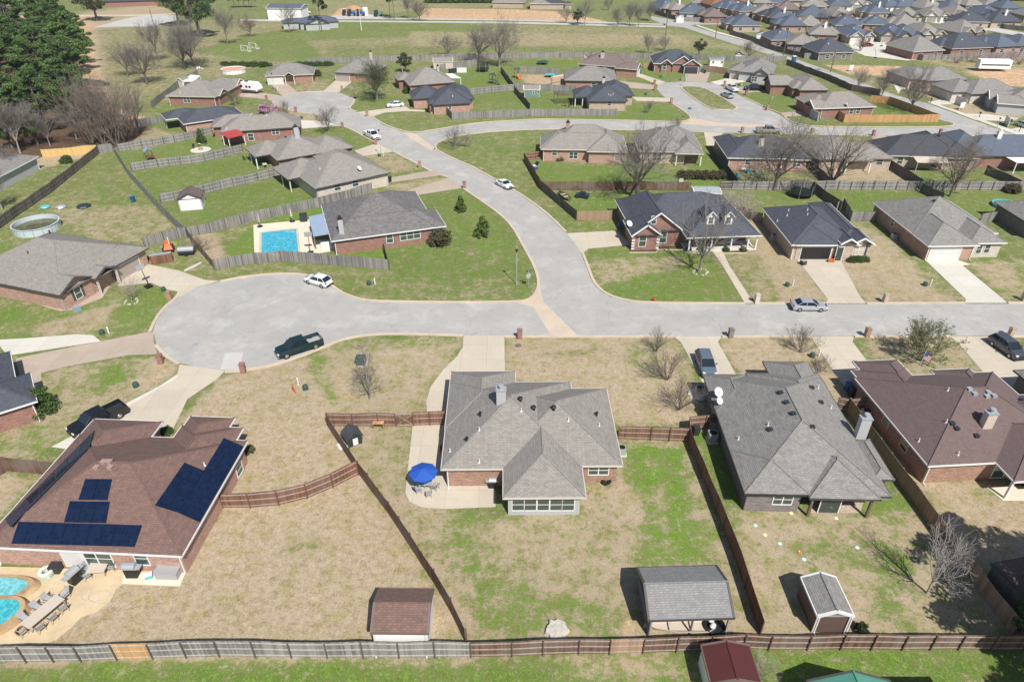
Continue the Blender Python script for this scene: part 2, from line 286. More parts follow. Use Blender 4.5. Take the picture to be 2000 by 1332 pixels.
# lawn survey: each zone is (green, bare earth, lush, outline sightings); later zones overrule earlier ones
Z=[
(.62,.0,.1,[(-600,1340),(-600,-40),(2600,-40),(2600,1340)]),
(.50,.0,.0,[(160,170),(160,40),(700,40),(1000,48),(1330,60),(1500,110),(1380,120),(610,122),(450,140),(330,200),(230,200)]),
(.66,.0,.25,[(380,100),(480,70),(700,40),(1000,50),(900,68),(600,80),(640,118),(480,120)]),
(.60,.0,.1,[(640,90),(1400,95),(1500,112),(1380,118),(640,120)]),
(.40,.0,.0,[(800,62),(1330,70),(1350,85),(800,92)]),
(.5,.0,.1,[(620,-10),(1000,-10),(1010,14),(830,20),(620,40)]),
(.35,1.,.0,[(815,38),(830,17),(1000,19),(1100,24),(1180,42),(1190,45),(1000,40)]),
(.6,.2,.1,[(1100,22),(1320,22),(1260,44),(1190,44)]),
(.5,.6,0,[(640,34),(660,22),(705,22),(720,33)]),
(.22,.30,.0,[(150,50),(160,26),(330,2),(340,30),(180,62)]),
(.25,.62,.0,[(142,30),(180,28),(200,150),(225,235),(190,240),(150,120)]),
(.05,.75,.0,[(-400,330),(-400,40),(140,30),(185,120),(205,200),(290,235),(200,300),(70,330)]),
(.25,.35,.0,[(60,335),(90,250),(260,235),(280,262),(200,298)]),
(.3,.0,.0,[(255,262),(330,245),(355,262),(240,290)]),
# upper rows of lots
(.35,.05,.0,[(240,290),(400,262),(430,280),(255,320)]),
(.72,.0,.35,[(230,300),(415,265),(470,296),(265,332)]),
(.72,.0,.3,[(262,340),(480,300),(545,340),(310,392)]),
(.75,.0,.3,[(300,405),(545,350),(640,375),(690,380),(390,450)]),
(.62,.0,.2,[(150,340),(225,300),(290,385),(360,450),(300,470),(120,440),(60,420)]),
(.45,.1,.1,[(100,410),(290,400),(340,440),(280,478),(200,470),(120,440)]),
(.60,.0,.2,[(-60,445),(60,410),(130,470),(0,520)]),
(.7,.0,.3,[(290,240),(330,200),(360,165),(460,190),(430,250),(330,260)]),
(.28,.15,.0,[(530,232),(560,212),(640,232),(640,242),(585,240)]),
(.72,.0,.3,[(590,245),(680,247),(735,285),(690,296)]),
(.42,.05,.1,[(707,304),(765,297),(825,330),(760,340)]),
(.36,.0,.1,[(765,362),(862,345),(880,352),(780,378)]),
(.62,.0,.25,[(690,222),(770,196),(800,230),(1000,232),(1000,238),(850,256),(790,260)]),
(.45,.0,.1,[(550,185),(600,160),(650,155),(632,178),(600,180)]),
(.66,.0,.2,[(682,210),(700,190),(790,190),(790,205),(725,215)]),
(.72,.0,.35,[(890,182),(1002,176),(1035,214),(918,212)]),
(.74,.0,.35,[(880,140),(1000,135),(1003,175),(890,182)]),
(.1,.5,.0,[(1012,146),(1100,148),(1130,178),(1035,172)]),
(.72,.0,.4,[(1012,118),(1400,120),(1420,142),(1260,160),(1230,150),(1110,135),(1090,143),(1012,138)]),
(.72,.0,.35,[(1038,180),(1110,182),(1130,212),(1038,215)]),
(.75,.0,.45,[(1204,200),(1310,206),(1348,232),(1250,236),(1000,236),(1000,229),(1204,228)]),
(.64,.0,.15,[(1232,192),(1240,183),(1290,186),(1292,190)]),
(.5,.0,.1,[(1333,170),(1375,172),(1437,209),(1440,214),(1390,214)]),
(.74,.0,.35,[(1450,185),(1520,182),(1570,205),(1530,218),(1500,213)]),
(.62,.0,.2,[(1420,165),(1500,155),(1490,172),(1450,180)]),
(.7,.0,.3,[(1532,232),(1640,240),(1832,238),(1866,246),(1700,250),(1558,246)]),
(.74,.0,.35,[(1700,200),(1740,200),(1832,236),(1690,236)]),
(.62,.0,.1,[(1500,100),(1540,115),(1700,117),(1760,120),(1800,130),(1740,140),(1600,125)]),
(.12,.85,.0,[(1610,128),(1750,130),(1790,140),(1760,150),(1680,152)]),
(.5,.1,.0,[(1640,145),(1760,150),(1770,165),(1700,170)]),
(.25,.15,.0,[(1740,160),(1850,170),(1990,200),(1990,235),(1880,220)]),
(.40,.25,.0,[(1790,118),(2100,108),(2100,140),(1880,138)]),
(.10,.85,.0,[(1880,140),(2100,132),(2100,175),(1960,168)]),
(.18,.1,.0,[(1840,205),(1990,215),(1990,230),(1900,228)]),
(.66,.0,.2,[(1930,234),(2100,230),(2100,262),(1990,248)]),
(.62,.0,.2,[(850,290),(870,272),(1000,256),(1240,256),(1240,262),(1060,275),(1060,300),(1030,310),(1120,430),(1200,440),(1205,452),(1107,455),(1062,410),(1000,368),(925,325)]),
(.78,.0,.5,[(1045,320),(1380,340),(1440,368),(1345,372),(1060,370)]),
(.78,.0,.45,[(1080,378),(1345,374),(1345,385),(1202,400),(1195,425),(1125,425)]),
(.55,.0,.1,[(1106,378),(1200,372),(1210,380)]),
(.76,.0,.4,[(1378,300),(1440,360),(1345,350),(1350,310)]),
(.52,.0,.2,[(1440,340),(1600,330),(1590,370),(1440,370)]),
(.20,.1,.0,[(1600,320),(1735,328),(1790,370),(1640,370)]),
(.66,.0,.3,[(1740,328),(1920,330),(1990,370),(1800,370)]),
(.66,.0,.3,[(1440,372),(1585,372),(1630,420),(1490,420),(1440,400)]),
(.74,.0,.35,[(1590,374),(1790,374),(1720,400),(1708,430),(1650,410)]),
(.72,.0,.35,[(1800,374),(2100,374),(2100,440),(1900,420),(1850,395)]),
# the big lawn in the road bend
(.70,.0,.25,[(690,500),(760,470),(860,440),(830,400),(780,378),(900,365),(985,430),(1050,555),(1030,588),(720,590),(640,550)]),
(.60,.05,.1,[(740,560),(1000,540),(1010,588),(740,588)]),
(.74,.0,.4,[(860,380),(920,380),(1000,470),(960,500),(870,440)]),
(.60,.0,.2,[(420,548),(380,470),(420,528),(500,517),(760,527),(800,585),(715,588),(620,540)]),
(.85,.0,.7,[(425,495),(500,440),(640,400),(620,440),(497,500)]),
(.85,.0,.6,[(560,495),(750,478),(760,500),(745,515),(560,500)]),
(.12,.35,.0,[(367,462),(412,455),(445,503),(420,522)]),
(.58,.05,.25,[(280,485),(365,465),(425,525),(385,545),(290,515)]),
(.60,.05,.4,[(-60,600),(130,600),(250,560),(345,580),(300,640),(170,655),(-60,665)]),
(.28,.15,.0,[(60,640),(200,600),(250,590),(180,650),(60,660)]),
(.78,.0,.55,[(200,620),(300,560),(340,575),(300,610),(240,630)]),
(.78,.0,.5,[(-60,600),(60,600),(30,625),(-60,640)]),
# N house front lawn and its neighbours
(.74,.0,.4,[(1138,495),(1230,482),(1380,495),(1455,590),(1270,592),(1190,578),(1150,530)]),
(.42,.02,.1,[(1150,510),(1330,500),(1340,520),(1170,560)]),
(.50,.0,.15,[(1412,490),(1470,480),(1560,590),(1470,592),(1425,520)]),
(.16,.35,.0,[(1450,430),(1490,430),(1560,530),(1600,590),(1530,592)]),
(.15,.25,.0,[(1480,480),(1560,505),(1617,590),(1540,585)]),
(.30,.05,.1,[(1628,500),(1660,430),(1800,500),(1890,590),(1690,590)]),
(.12,.05,.0,[(1660,470),(1720,480),(1850,588),(1700,588),(1650,530)]),
(.55,.0,.2,[(1720,420),(1810,510),(1890,588),(1840,575),(1740,470)]),
(.52,.1,.3,[(1885,515),(2100,500),(2100,592),(1965,590)]),
(.25,.1,.0,[(1895,515),(1960,510),(2000,560),(1940,560)]),
# south of the street
(.34,.03,.0,[(1700,657),(1860,657),(1950,740),(1720,740)]),
(.10,.05,.0,[(1410,657),(1585,657),(1660,770),(1640,800),(1450,740)]),
(.20,.04,.1,[(985,657),(1316,657),(1390,830),(1205,830),(1120,750),(990,730)]),
(.48,.0,.3,[(1220,665),(1300,665),(1290,740),(1210,700)]),
(.08,.08,.0,[(1010,690),(1210,690),(1210,830),(1010,740)]),
(.30,.08,.15,[(640,672),(905,657),(835,790),(833,830),(640,830),(590,740)]),
(.55,.0,.5,[(595,700),(640,690),(660,790),(620,780)]),
(.52,.0,.3,[(660,662),(890,660),(880,672),(650,690)]),
(.06,.02,.0,[(470,727),(590,700),(640,800),(636,836),(700,925),(560,985),(436,990),(480,860),(340,840),(430,745)]),
(.02,.0,.0,[(40,1258),(120,1215),(225,1135),(350,1125),(372,1095),(436,990),(560,985),(700,925),(905,1254),(500,1280),(60,1290)]),
(.36,.0,.15,[(540,1050),(640,1030),(620,1090),(550,1090)]),
(.34,.05,.05,[(640,834),(808,832),(800,960),(870,996),(990,1005),(1135,1005),(1140,880),(1345,862),(1484,1240),(912,1254),(760,1005)]),
(.55,.0,.4,[(850,1000),(960,1000),(960,1100),(930,1170),(880,1080)]),
(.60,.0,.5,[(920,1120),(1080,1160),(1250,1190),(1250,1255),(940,1240)]),
(.36,.0,.1,[(1000,1010),(1200,1010),(1180,1150),(990,1130)]),
(.78,.0,.75,[(1222,868),(1330,868),(1350,1000),(1360,1040),(1260,1000),(1220,900)]),
(.68,.0,.8,[(1262,1000),(1385,1010),(1420,1100),(1270,1100),(1240,1100)]),
(.2,.6,.0,[(1200,1205),(1245,1210),(1245,1240),(1205,1240)]),
(.30,.3,.0,[(1270,1215),(1440,1210),(1480,1240),(1270,1245)]),
(.75,.0,.7,[(1355,838),(1400,840),(1480,990),(1440,1010)]),
(.34,.02,.2,[(1420,1005),(1470,990),(1740,1000),(1800,1005),(1975,1236),(1500,1262)]),
(.60,.0,.4,[(1700,1060),(1780,1080),(1760,1240),(1700,1200)]),
(.52,.0,.3,[(1540,1060),(1700,1050),(1720,1110),(1560,1120)]),
(.62,.0,.6,[(1660,975),(1740,960),(1790,1000),(1680,1010)]),
(.10,.1,.05,[(1805,945),(2100,960),(2100,1240),(1975,1236),(1930,1170)]),
(.62,.0,.6,[(1880,945),(1960,950),(1990,985),(1900,970)]),
(.10,.7,.0,[(1655,805),(1690,830),(1812,945),(1805,960),(1710,878)]),
(.78,.0,.45,[(-100,1292),(300,1288),(1000,1282),(1500,1268),(2100,1268),(2200,1420),(-200,1420)]),
(.48,.1,.4,[(1100,1283),(1400,1275),(1390,1340),(1080,1340)]),
(.40,.04,.2,[(75,735),(125,716),(300,697),(348,715),(310,755),(190,822),(100,875),(0,905),(0,860)]),
(.66,.0,.5,[(180,730),(240,700),(255,740),(180,765)]),
(.05,.3,.0,[(300,700),(348,716),(305,755),(255,768),(300,730)]),
(.15,.1,.05,[(-60,932),(82,927),(0,1010),(-60,1010)]),
(.55,.0,.5,[(0,870),(90,830),(130,850),(60,900)]),
(.35,.0,.3,[(1252,870),(1262,870),(1300,1000),(1310,1095),(1296,1095),(1285,1000)]),(.35,.05,.2,[(1330,905),(1345,905),(1390,1090),(1374,1095)]),(.3,.1,.1,[(1205,862),(1345,862),(1350,872),(1205,870)]),
(.22,.0,.1,[(1200,960),(1250,960),(1262,1010),(1200,1010)]),(.80,.0,.8,[(1228,880),(1258,870),(1262,890),(1232,900)]),
(.5,.1,0,[(1060,690),(1180,680),(1190,690),(1070,702)]),
(.12,.55,.0,[(0,1291),(300,1286),(500,1283),(780,1284),(920,1283),(920,1290),(780,1291),(500,1290),(300,1293),(0,1299)]),(.35,.35,.0,[(920,1284),(1300,1275),(1300,1281),(920,1290)]),(.15,.35,.0,[(120,1248),(900,1246),(905,1256),(120,1262)]),
(.2,.45,.0,[(900,1246),(1500,1240),(1500,1247),(905,1256)]),(.10,.55,.0,[(1800,938),(1990,942),(1990,952),(1800,950)]),(.15,.45,.0,[(365,1095),(436,992),(446,992),(376,1100)]),(.15,.45,.0,[(478,880),(500,890),(470,960),(440,990)]),
(.30,.30,.2,[(690,760),(780,760),(790,795),(680,795)]),(.2,.35,.1,[(640,720),(665,715),(690,770),(668,790)]),
# wear
(.1,.6,.0,[(1410,680),(1425,680),(1425,688),(1410,688)]),
(.15,.2,.0,[(1065,1222),(1110,1215),(1118,1245),(1062,1248)]),
]
gA=np.zeros(X.size); bA=np.zeros(X.size); lA=np.zeros(X.size); PX,PY=X.ravel(),Y.ravel()
rs=np.random.RandomState(5)
jx=PX+np.interp(rs.rand(X.size),[0,1],[-.5,.5]); jy=PY+np.interp(rs.rand(X.size),[0,1],[-.5,.5])
def world_poly(pts,z=0):
    return [(p.x,p.y) for p in (G(x,max(y,-60),z) for x,y in pts)]
def inside(poly,px,py):
    a=np.array(poly); x0,y0=a.min(0); x1,y1=a.max(0); sel=np.where((px>=x0)&(px<=x1)&(py>=y0)&(py<=y1))[0]
    qx,qy=px[sel],py[sel]; c=np.zeros(len(sel),bool); j=len(a)-1
    for i in range(len(a)):
        xi,yi=a[i]; xj,yj=a[j]
        if yi!=yj: c^=((yi>qy)!=(yj>qy))&(qx<(xj-xi)*(qy-yi)/(yj-yi)+xi)
        j=i
    return sel[c]
for g_,b_,l_,pts in Z:
    s=inside(world_poly(pts),jx,jy); gA[s]=g_; bA[s]=b_; lA[s]=l_
gA[PY>480]=.45
def blur(a):
    a=a.reshape(NY,NX); b=a.copy(); b[1:-1,1:-1]=(a[1:-1,1:-1]*2+a[:-2,1:-1]+a[2:,1:-1]+a[1:-1,:-2]+a[1:-1,2:])/6; return b.ravel()
gA=np.where(gA>.58,gA+.03,gA); lA=np.minimum(1,lA*1.25)
for _ in range(2): gA,bA,lA=blur(gA),blur(bA),blur(lA)
me=bpy.data.meshes.new('ground'); nv=X.size
me.vertices.add(nv); me.vertices.foreach_set('co',np.stack([PX,PY,np.zeros(nv)],1).ravel())
ii=np.arange((NY-1)*(NX-1)); r_,c_=ii//(NX-1),ii%(NX-1); a0=r_*NX+c_
quads=np.stack([a0,a0+1,a0+NX+1,a0+NX],1).ravel()
me.loops.add(len(quads)); me.loops.foreach_set('vertex_index',quads); me.polygons.add(len(ii)); me.polygons.foreach_set('loop_start',np.arange(len(ii))*4); me.update(calc_edges=True)
for nm,ar in (('g',gA),('bare',bA),('lush',lA)):
    at=me.attributes.new(nm,'FLOAT','POINT'); at.data.foreach_set('value',ar.astype(np.float32))
go=bpy.data.objects.new('ground',me); C.objects.link(go); tag(go,kind='structure')
m,t,b=newmat('lawn'); b.inputs['Roughness'].default_value=.95; b.inputs['Specular IOR Level'].default_value=.1
pos=node(t,'ShaderNodeNewGeometry').outputs['Position']
def attr(nm): return node(t,'ShaderNodeAttribute',attribute_name=nm).outputs['Fac']
n1=noise(t,pos,.10,4,.6,.4); n2=noise(t,pos,.55,6,.72,.15); n3=noise(t,pos,1.7,6,.8,.0); n4=noise(t,pos,5.5,4,.85); n6=noise(t,pos,15,2,.9)
s=math_(t,'ADD',math_(t,'MULTIPLY',n1,.3),math_(t,'MULTIPLY',n2,.8)); s=math_(t,'ADD',s,math_(t,'MULTIPLY',n3,1.7)); s=math_(t,'ADD',s,math_(t,'MULTIPLY',n4,1.1))
f=math_(t,'ADD',math_(t,'MULTIPLY',math_(t,'SUBTRACT',s,1.95),1.45),attr('g'))
f=math_(t,'MULTIPLY_ADD',math_(t,'SUBTRACT',f,.5),3.4,.5,clamp=True)
fine=math_(t,'ADD',math_(t,'MULTIPLY',n3,.35),math_(t,'ADD',math_(t,'MULTIPLY',n4,.35),math_(t,'MULTIPLY',n6,.30)))
tanc=ramp(t,fine,[(.38,(.21,.16,.105)),(.465,(.365,.285,.19)),(.53,(.475,.38,.265)),(.62,(.61,.51,.375))])
tan2=ramp(t,fine,[(.40,(.14,.11,.05)),(.5,(.36,.295,.145)),(.60,(.52,.44,.24))])
tanc=mix(t,ramp(t,n2,[(.48,(0,0,0)),(.6,(.8,.8,.8))]),tanc,tan2)
grn=ramp(t,fine,[(.40,(.036,.070,.012)),(.48,(.098,.150,.032)),(.54,(.175,.21,.066)),(.61,(.30,.31,.15))])
lus=ramp(t,fine,[(.40,(.035,.095,.010)),(.48,(.115,.225,.022)),(.55,(.205,.33,.045)),(.61,(.33,.43,.10))])
gl=mix(t,math_(t,'MULTIPLY',attr('lush'),math_(t,'MULTIPLY_ADD',math_(t,'SUBTRACT',n2,.5),3.0,.65,clamp=True)),grn,lus)
olv=mix(t,f,tanc,gl)
brn=ramp(t,math_(t,'ADD',math_(t,'MULTIPLY',fine,.6),math_(t,'MULTIPLY',n2,.4)),[(.36,(.24,.13,.07)),(.48,(.52,.33,.19)),(.60,(.74,.56,.38))])
fb=math_(t,'MULTIPLY_ADD',math_(t,'SUBTRACT',math_(t,'ADD',attr('bare'),math_(t,'MULTIPLY',math_(t,'SUBTRACT',math_(t,'ADD',math_(t,'MULTIPLY',n2,.5),math_(t,'MULTIPLY',n3,.5)),.5),2.2)),.5),3.0,.5,clamp=True)
col=mix(t,fb,olv,brn)
# pale dead straw and dark thatch where the grass is worn
pw=noise(t,pos,.8,6,.8,.1); col=mix(t,math_(t,'MULTIPLY',ramp(t,pw,[(.56,(0,0,0)),(.66,(1,1,1))]),.35),col,(.60,.52,.40))
dk=noise(t,pos,1.4,6,.85,.1); col=mix(t,math_(t,'MULTIPLY',ramp(t,dk,[(.53,(0,0,0)),(.64,(1,1,1))]),.5),col,(.12,.095,.045))
n5=noise(t,pos,.035,3,.6,.8); col=mix(t,math_(t,'MULTIPLY',ramp(t,n5,[(.42,(0,0,0)),(.66,(1,1,1))]),.14),col,(.20,.16,.08))
t.links.new(col,b.inputs['Base Color']); bump(t,b,math_(t,'ADD',n3,n4),.6,.08)
me.materials.append(m)

concm('needle_litter',(.12,.075,.045),.35,0,.6,4)
# ================= PAVING: sheets each a few mm above the one below =================
def sheet(name,pts,mat,z,kind='structure',curb=None,world=False,thick=0,parent=None):
    P=pts if world else world_poly(pts)
    vs=[Vector((x,y,z)) for x,y in P]; tr=tessellate_polygon([vs])
    mb=MB(); mb.v=[tuple(v) for v in vs]
    for a,b_,c in tr:
        n=(vs[b_]-vs[a]).cross(vs[c]-vs[a]); f=(a,b_,c) if n.z>0 else (a,c,b_)
        mb.f.append(f); mb.m.append(0)
    if thick:
        k=len(vs); mb.v+= [(v[0],v[1],v[2]-thick) for v in vs[:]]
        for i in range(k):
            j=(i+1)%k; mb.f.append((i,j,k+j,k+i)); mb.m.append(0)
    o=mb.build(name,MT[mat],parent); 
    if kind: tag(o,kind=kind)
    return o
def smooth(pts,it=2,closed=False):
    P=[Vector(p) for p in pts]
    for _ in range(it):
        Q=[] if closed else [P[0]]
        n=len(P)
        for i in range(n if closed else n-1):
            a,b_=P[i],P[(i+1)%n]; Q+=[a*.75+b_*.25,a*.25+b_*.75]
        if not closed: Q.append(P[-1])
        P=Q
    return [tuple(p) for p in P]
def kerb(name,pts,w_=.42,h=.13,mat='kerb_concrete',it=2,closed=False,z0=0):
    P=smooth(world_poly(pts),it,closed); n=len(P); mb=MB(); L=[];Rr=[]
    for i in range(n):
        a=Vector(P[i-1] if (i>0 or closed) else P[i]); c=Vector(P[(i+1)%n] if (i<n-1 or closed) else P[i]); d=(c-a).normalized(); nn=Vector((-d.y,d.x))*w_/2
        p=Vector(P[i]); L.append(p+nn); Rr.append(p-nn)
    m_=n if closed else n-1
    for i in range(m_):
        j=(i+1)%n; a,b_,c,d=L[i],Rr[i],Rr[j],L[j]
        mb.quad((a.x,a.y,z0+h),(b_.x,b_.y,z0+h),(c.x,c.y,z0+h),(d.x,d.y,z0+h)); mb.quad((b_.x,b_.y,z0),(c.x,c.y,z0),(c.x,c.y,z0+h),(b_.x,b_.y,z0+h)); mb.quad((d.x,d.y,z0),(a.x,a.y,z0),(a.x,a.y,z0+h),(d.x,d.y,z0+h))
    return tag(mb.build(name,MT[mat]),kind='structure')
rd=[(2150,656),(1700,656),(1450,657),(1125,657),(1010,657),(905,657),(800,654),(745,654),(700,658),(665,666),(640,676),(600,693),(560,706),(520,716),(470,723),(430,724),(390,719),(350,708),(322,691),(305,670),(299,648),(305,625),(322,602),(348,580),(385,562),(430,550),(480,541),(540,536),(580,536),(615,542),(645,557),(665,572),(690,582),(715,589),(800,591),(900,592),(1010,591),
 (1032,587),(1046,575),(1052,553),(1045,525),(1025,488),(1000,443),(975,418),(925,383),(900,366),(875,348),(845,338),(825,327),(765,295),(725,275),(680,250),(660,245),(612,222),(575,218),(535,206),(530,198),(550,189),(575,184),(600,180),(640,179),(665,182),(685,190),(693,198),(686,206),(680,213),
 (725,229),(750,245),(787,258),(812,261),(850,255),(925,242),(1000,237),(1062,234),(1100,235),(1245,237),(1325,240),(1345,237),(1352,230),(1312,202),(1292,185),(1283,175),(1285,167),(1300,162),(1332,160),(1375,161),(1400,165),(1425,176),(1450,190),(1500,214),(1525,226),(1541,238),(1560,245),(1600,249),(1720,250),(1800,250),(1850,249),(1868,245),
 (1832,233),(1750,196),(1662,166),(1600,139),(1535,117),(1445,90),(1397,75),(1336,54.5),(1300,50.5),(1272,38),(1272,32),(1300,37),(1325,42),(1347,43),(1415,44),(1440,44),(1440,48),(1357,49),(1350,51),(1395,65),(1457,81),(1520,104),(1600,132),(1665,155),(1750,187),(1812,203),(1900,235),(1962,257),(2100,300),(2100,340),(1960,285),(1900,262),(1860,262),(1800,265),(1700,266),(1500,262),(1340,258),(1240,254),(1100,251),(1000,254),(925,260),(875,269),(853,280),(852,290),(862,297),(900,315),(925,325),(1000,368),(1025,383),(1062,410),(1090,436),(1107,455),(1122,475),(1136,495),(1150,528),(1157,548),(1170,565),(1190,579),(1225,589),(1270,593),(1500,594),(1700,594),(2150,593)]
road=sheet('road_asphalt',rd,'asphalt_grey',.012)
# kerbs with gaps at the drives
kerb('kerb',[(905,656),(800,653),(745,653),(700,657),(665,665),(640,675),(600,692),(560,706),(520,717),(470,725),(440,727)]); kerb('kerb',[(350,712),(320,694),(305,675)],it=1)
kerb('kerb',[(292,650),(305,622),(322,600),(347,580),(352,568)]); kerb('kerb',[(430,550),(480,540),(540,535),(580,535),(615,541),(645,556),(665,571),(690,581),(715,588),(800,590),(900,591),(1010,590),(1034,586),(1048,573),(1053,553),(1046,525),(1026,488),(1001,443),(976,418),(926,383),(905,369)])
kerb('kerb',[(875,347),(862,343)],it=1); kerb('kerb',[(845,337),(825,326),(768,297)]); kerb('kerb',[(736,280),(725,275),(680,250),(665,247)]); kerb('kerb',[(727,229),(750,244),(787,257),(812,260),(850,254),(925,241),(1000,236),(1062,233),(1100,234),(1245,236),(1325,239),(1345,236),(1352,229),(1313,203)])
kerb('kerb',[(1240,255),(1100,252),(1000,255),(925,261),(875,270),(851,281),(850,291),(862,299),(900,317),(925,327),(1000,370),(1025,385),(1062,412),(1090,438),(1105,454)]); kerb('kerb',[(1138,495),(1151,528),(1158,548),(1171,565),(1191,578),(1226,588),(1270,592),(1454,593)])
kerb('kerb',[(1474,593),(1612,593)],it=1); kerb('kerb',[(1692,593),(1884,592)],it=1); kerb('kerb',[(1968,592),(2150,592)],it=1)
kerb('kerb',[(985,658),(1125,658),(1316,658)],it=1); kerb('kerb',[(1410,658),(1585,658)],it=1); kerb('kerb',[(1668,658),(1855,658)],it=1); kerb('kerb',[(1960,658),(2150,658)],it=1)
kerb('kerb',[(1452,190),(1500,213),(1524,222)],it=1); kerb('kerb',[(1532,229),(1542,237),(1560,244),(1600,248),(1720,249),(1800,249),(1850,248),(1868,244),(1850,238)])
kerb('kerb',[(552,188),(575,183),(600,180),(632,179)]); kerb('kerb',[(686,190),(694,198),(686,207),(682,213),(696,219)],it=1); kerb('kerb',[(612,223),(575,219),(535,207)],it=1)
isl=[(1329,172),(1334,169.5),(1360,170),(1376,173),(1405,188),(1437,208),(1440,212),(1432,216),(1390,214),(1375,206),(1345,186)]
io=sheet('island_lawn',isl,'lawn',.11); at=io.data.attributes.new('g','FLOAT','POINT'); at.data.foreach_set('value',[.62]*len(io.data.vertices)); kerb('kerb',isl,.4,.15,'kerb_concrete',1,True,.012)
sheet('valley_gutter',[(1052,556),(1062,590),(1128,655),(1076,655),(1042,600),(1010,592),(1034,587),(1048,574)],'kerb_concrete',.017)
sheet('valley_gutter',[(1346,236),(1352,231),(1400,240),(1530,246),(1560,247),(1480,250),(1380,246),(1330,242)],'kerb_concrete',.017)
sheet('valley_gutter',[(787,259),(813,262),(850,290),(852,282),(845,296),(800,270)],'kerb_concrete',.017)
sheet('road_patch',[(440,690),(475,688),(468,722),(430,722)],'drive_tan',.017).data.materials[0]=MT['road_far']
# far lanes
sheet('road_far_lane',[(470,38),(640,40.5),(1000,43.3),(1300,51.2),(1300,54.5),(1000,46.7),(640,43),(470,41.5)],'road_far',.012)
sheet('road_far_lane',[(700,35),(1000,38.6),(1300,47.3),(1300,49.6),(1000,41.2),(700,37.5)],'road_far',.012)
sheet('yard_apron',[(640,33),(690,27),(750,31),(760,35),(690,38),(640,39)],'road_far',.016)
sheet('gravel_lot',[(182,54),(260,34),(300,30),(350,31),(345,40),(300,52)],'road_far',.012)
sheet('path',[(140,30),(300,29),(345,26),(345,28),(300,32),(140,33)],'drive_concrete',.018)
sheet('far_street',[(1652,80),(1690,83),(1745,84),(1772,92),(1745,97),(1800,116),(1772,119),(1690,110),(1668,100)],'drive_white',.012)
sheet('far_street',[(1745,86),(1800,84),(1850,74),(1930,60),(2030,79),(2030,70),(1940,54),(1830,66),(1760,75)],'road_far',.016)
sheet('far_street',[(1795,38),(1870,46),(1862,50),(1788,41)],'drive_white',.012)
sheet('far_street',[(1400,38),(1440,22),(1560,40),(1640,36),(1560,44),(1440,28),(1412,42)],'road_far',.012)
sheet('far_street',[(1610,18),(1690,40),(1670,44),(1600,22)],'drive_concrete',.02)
sheet('forest_floor',[(-500,330),(-500,48),(110,38),(135,80),(150,120),(165,165),(205,215),(268,240),(290,250),(255,280),(200,297),(84,306),(30,330)],'needle_litter',.008)
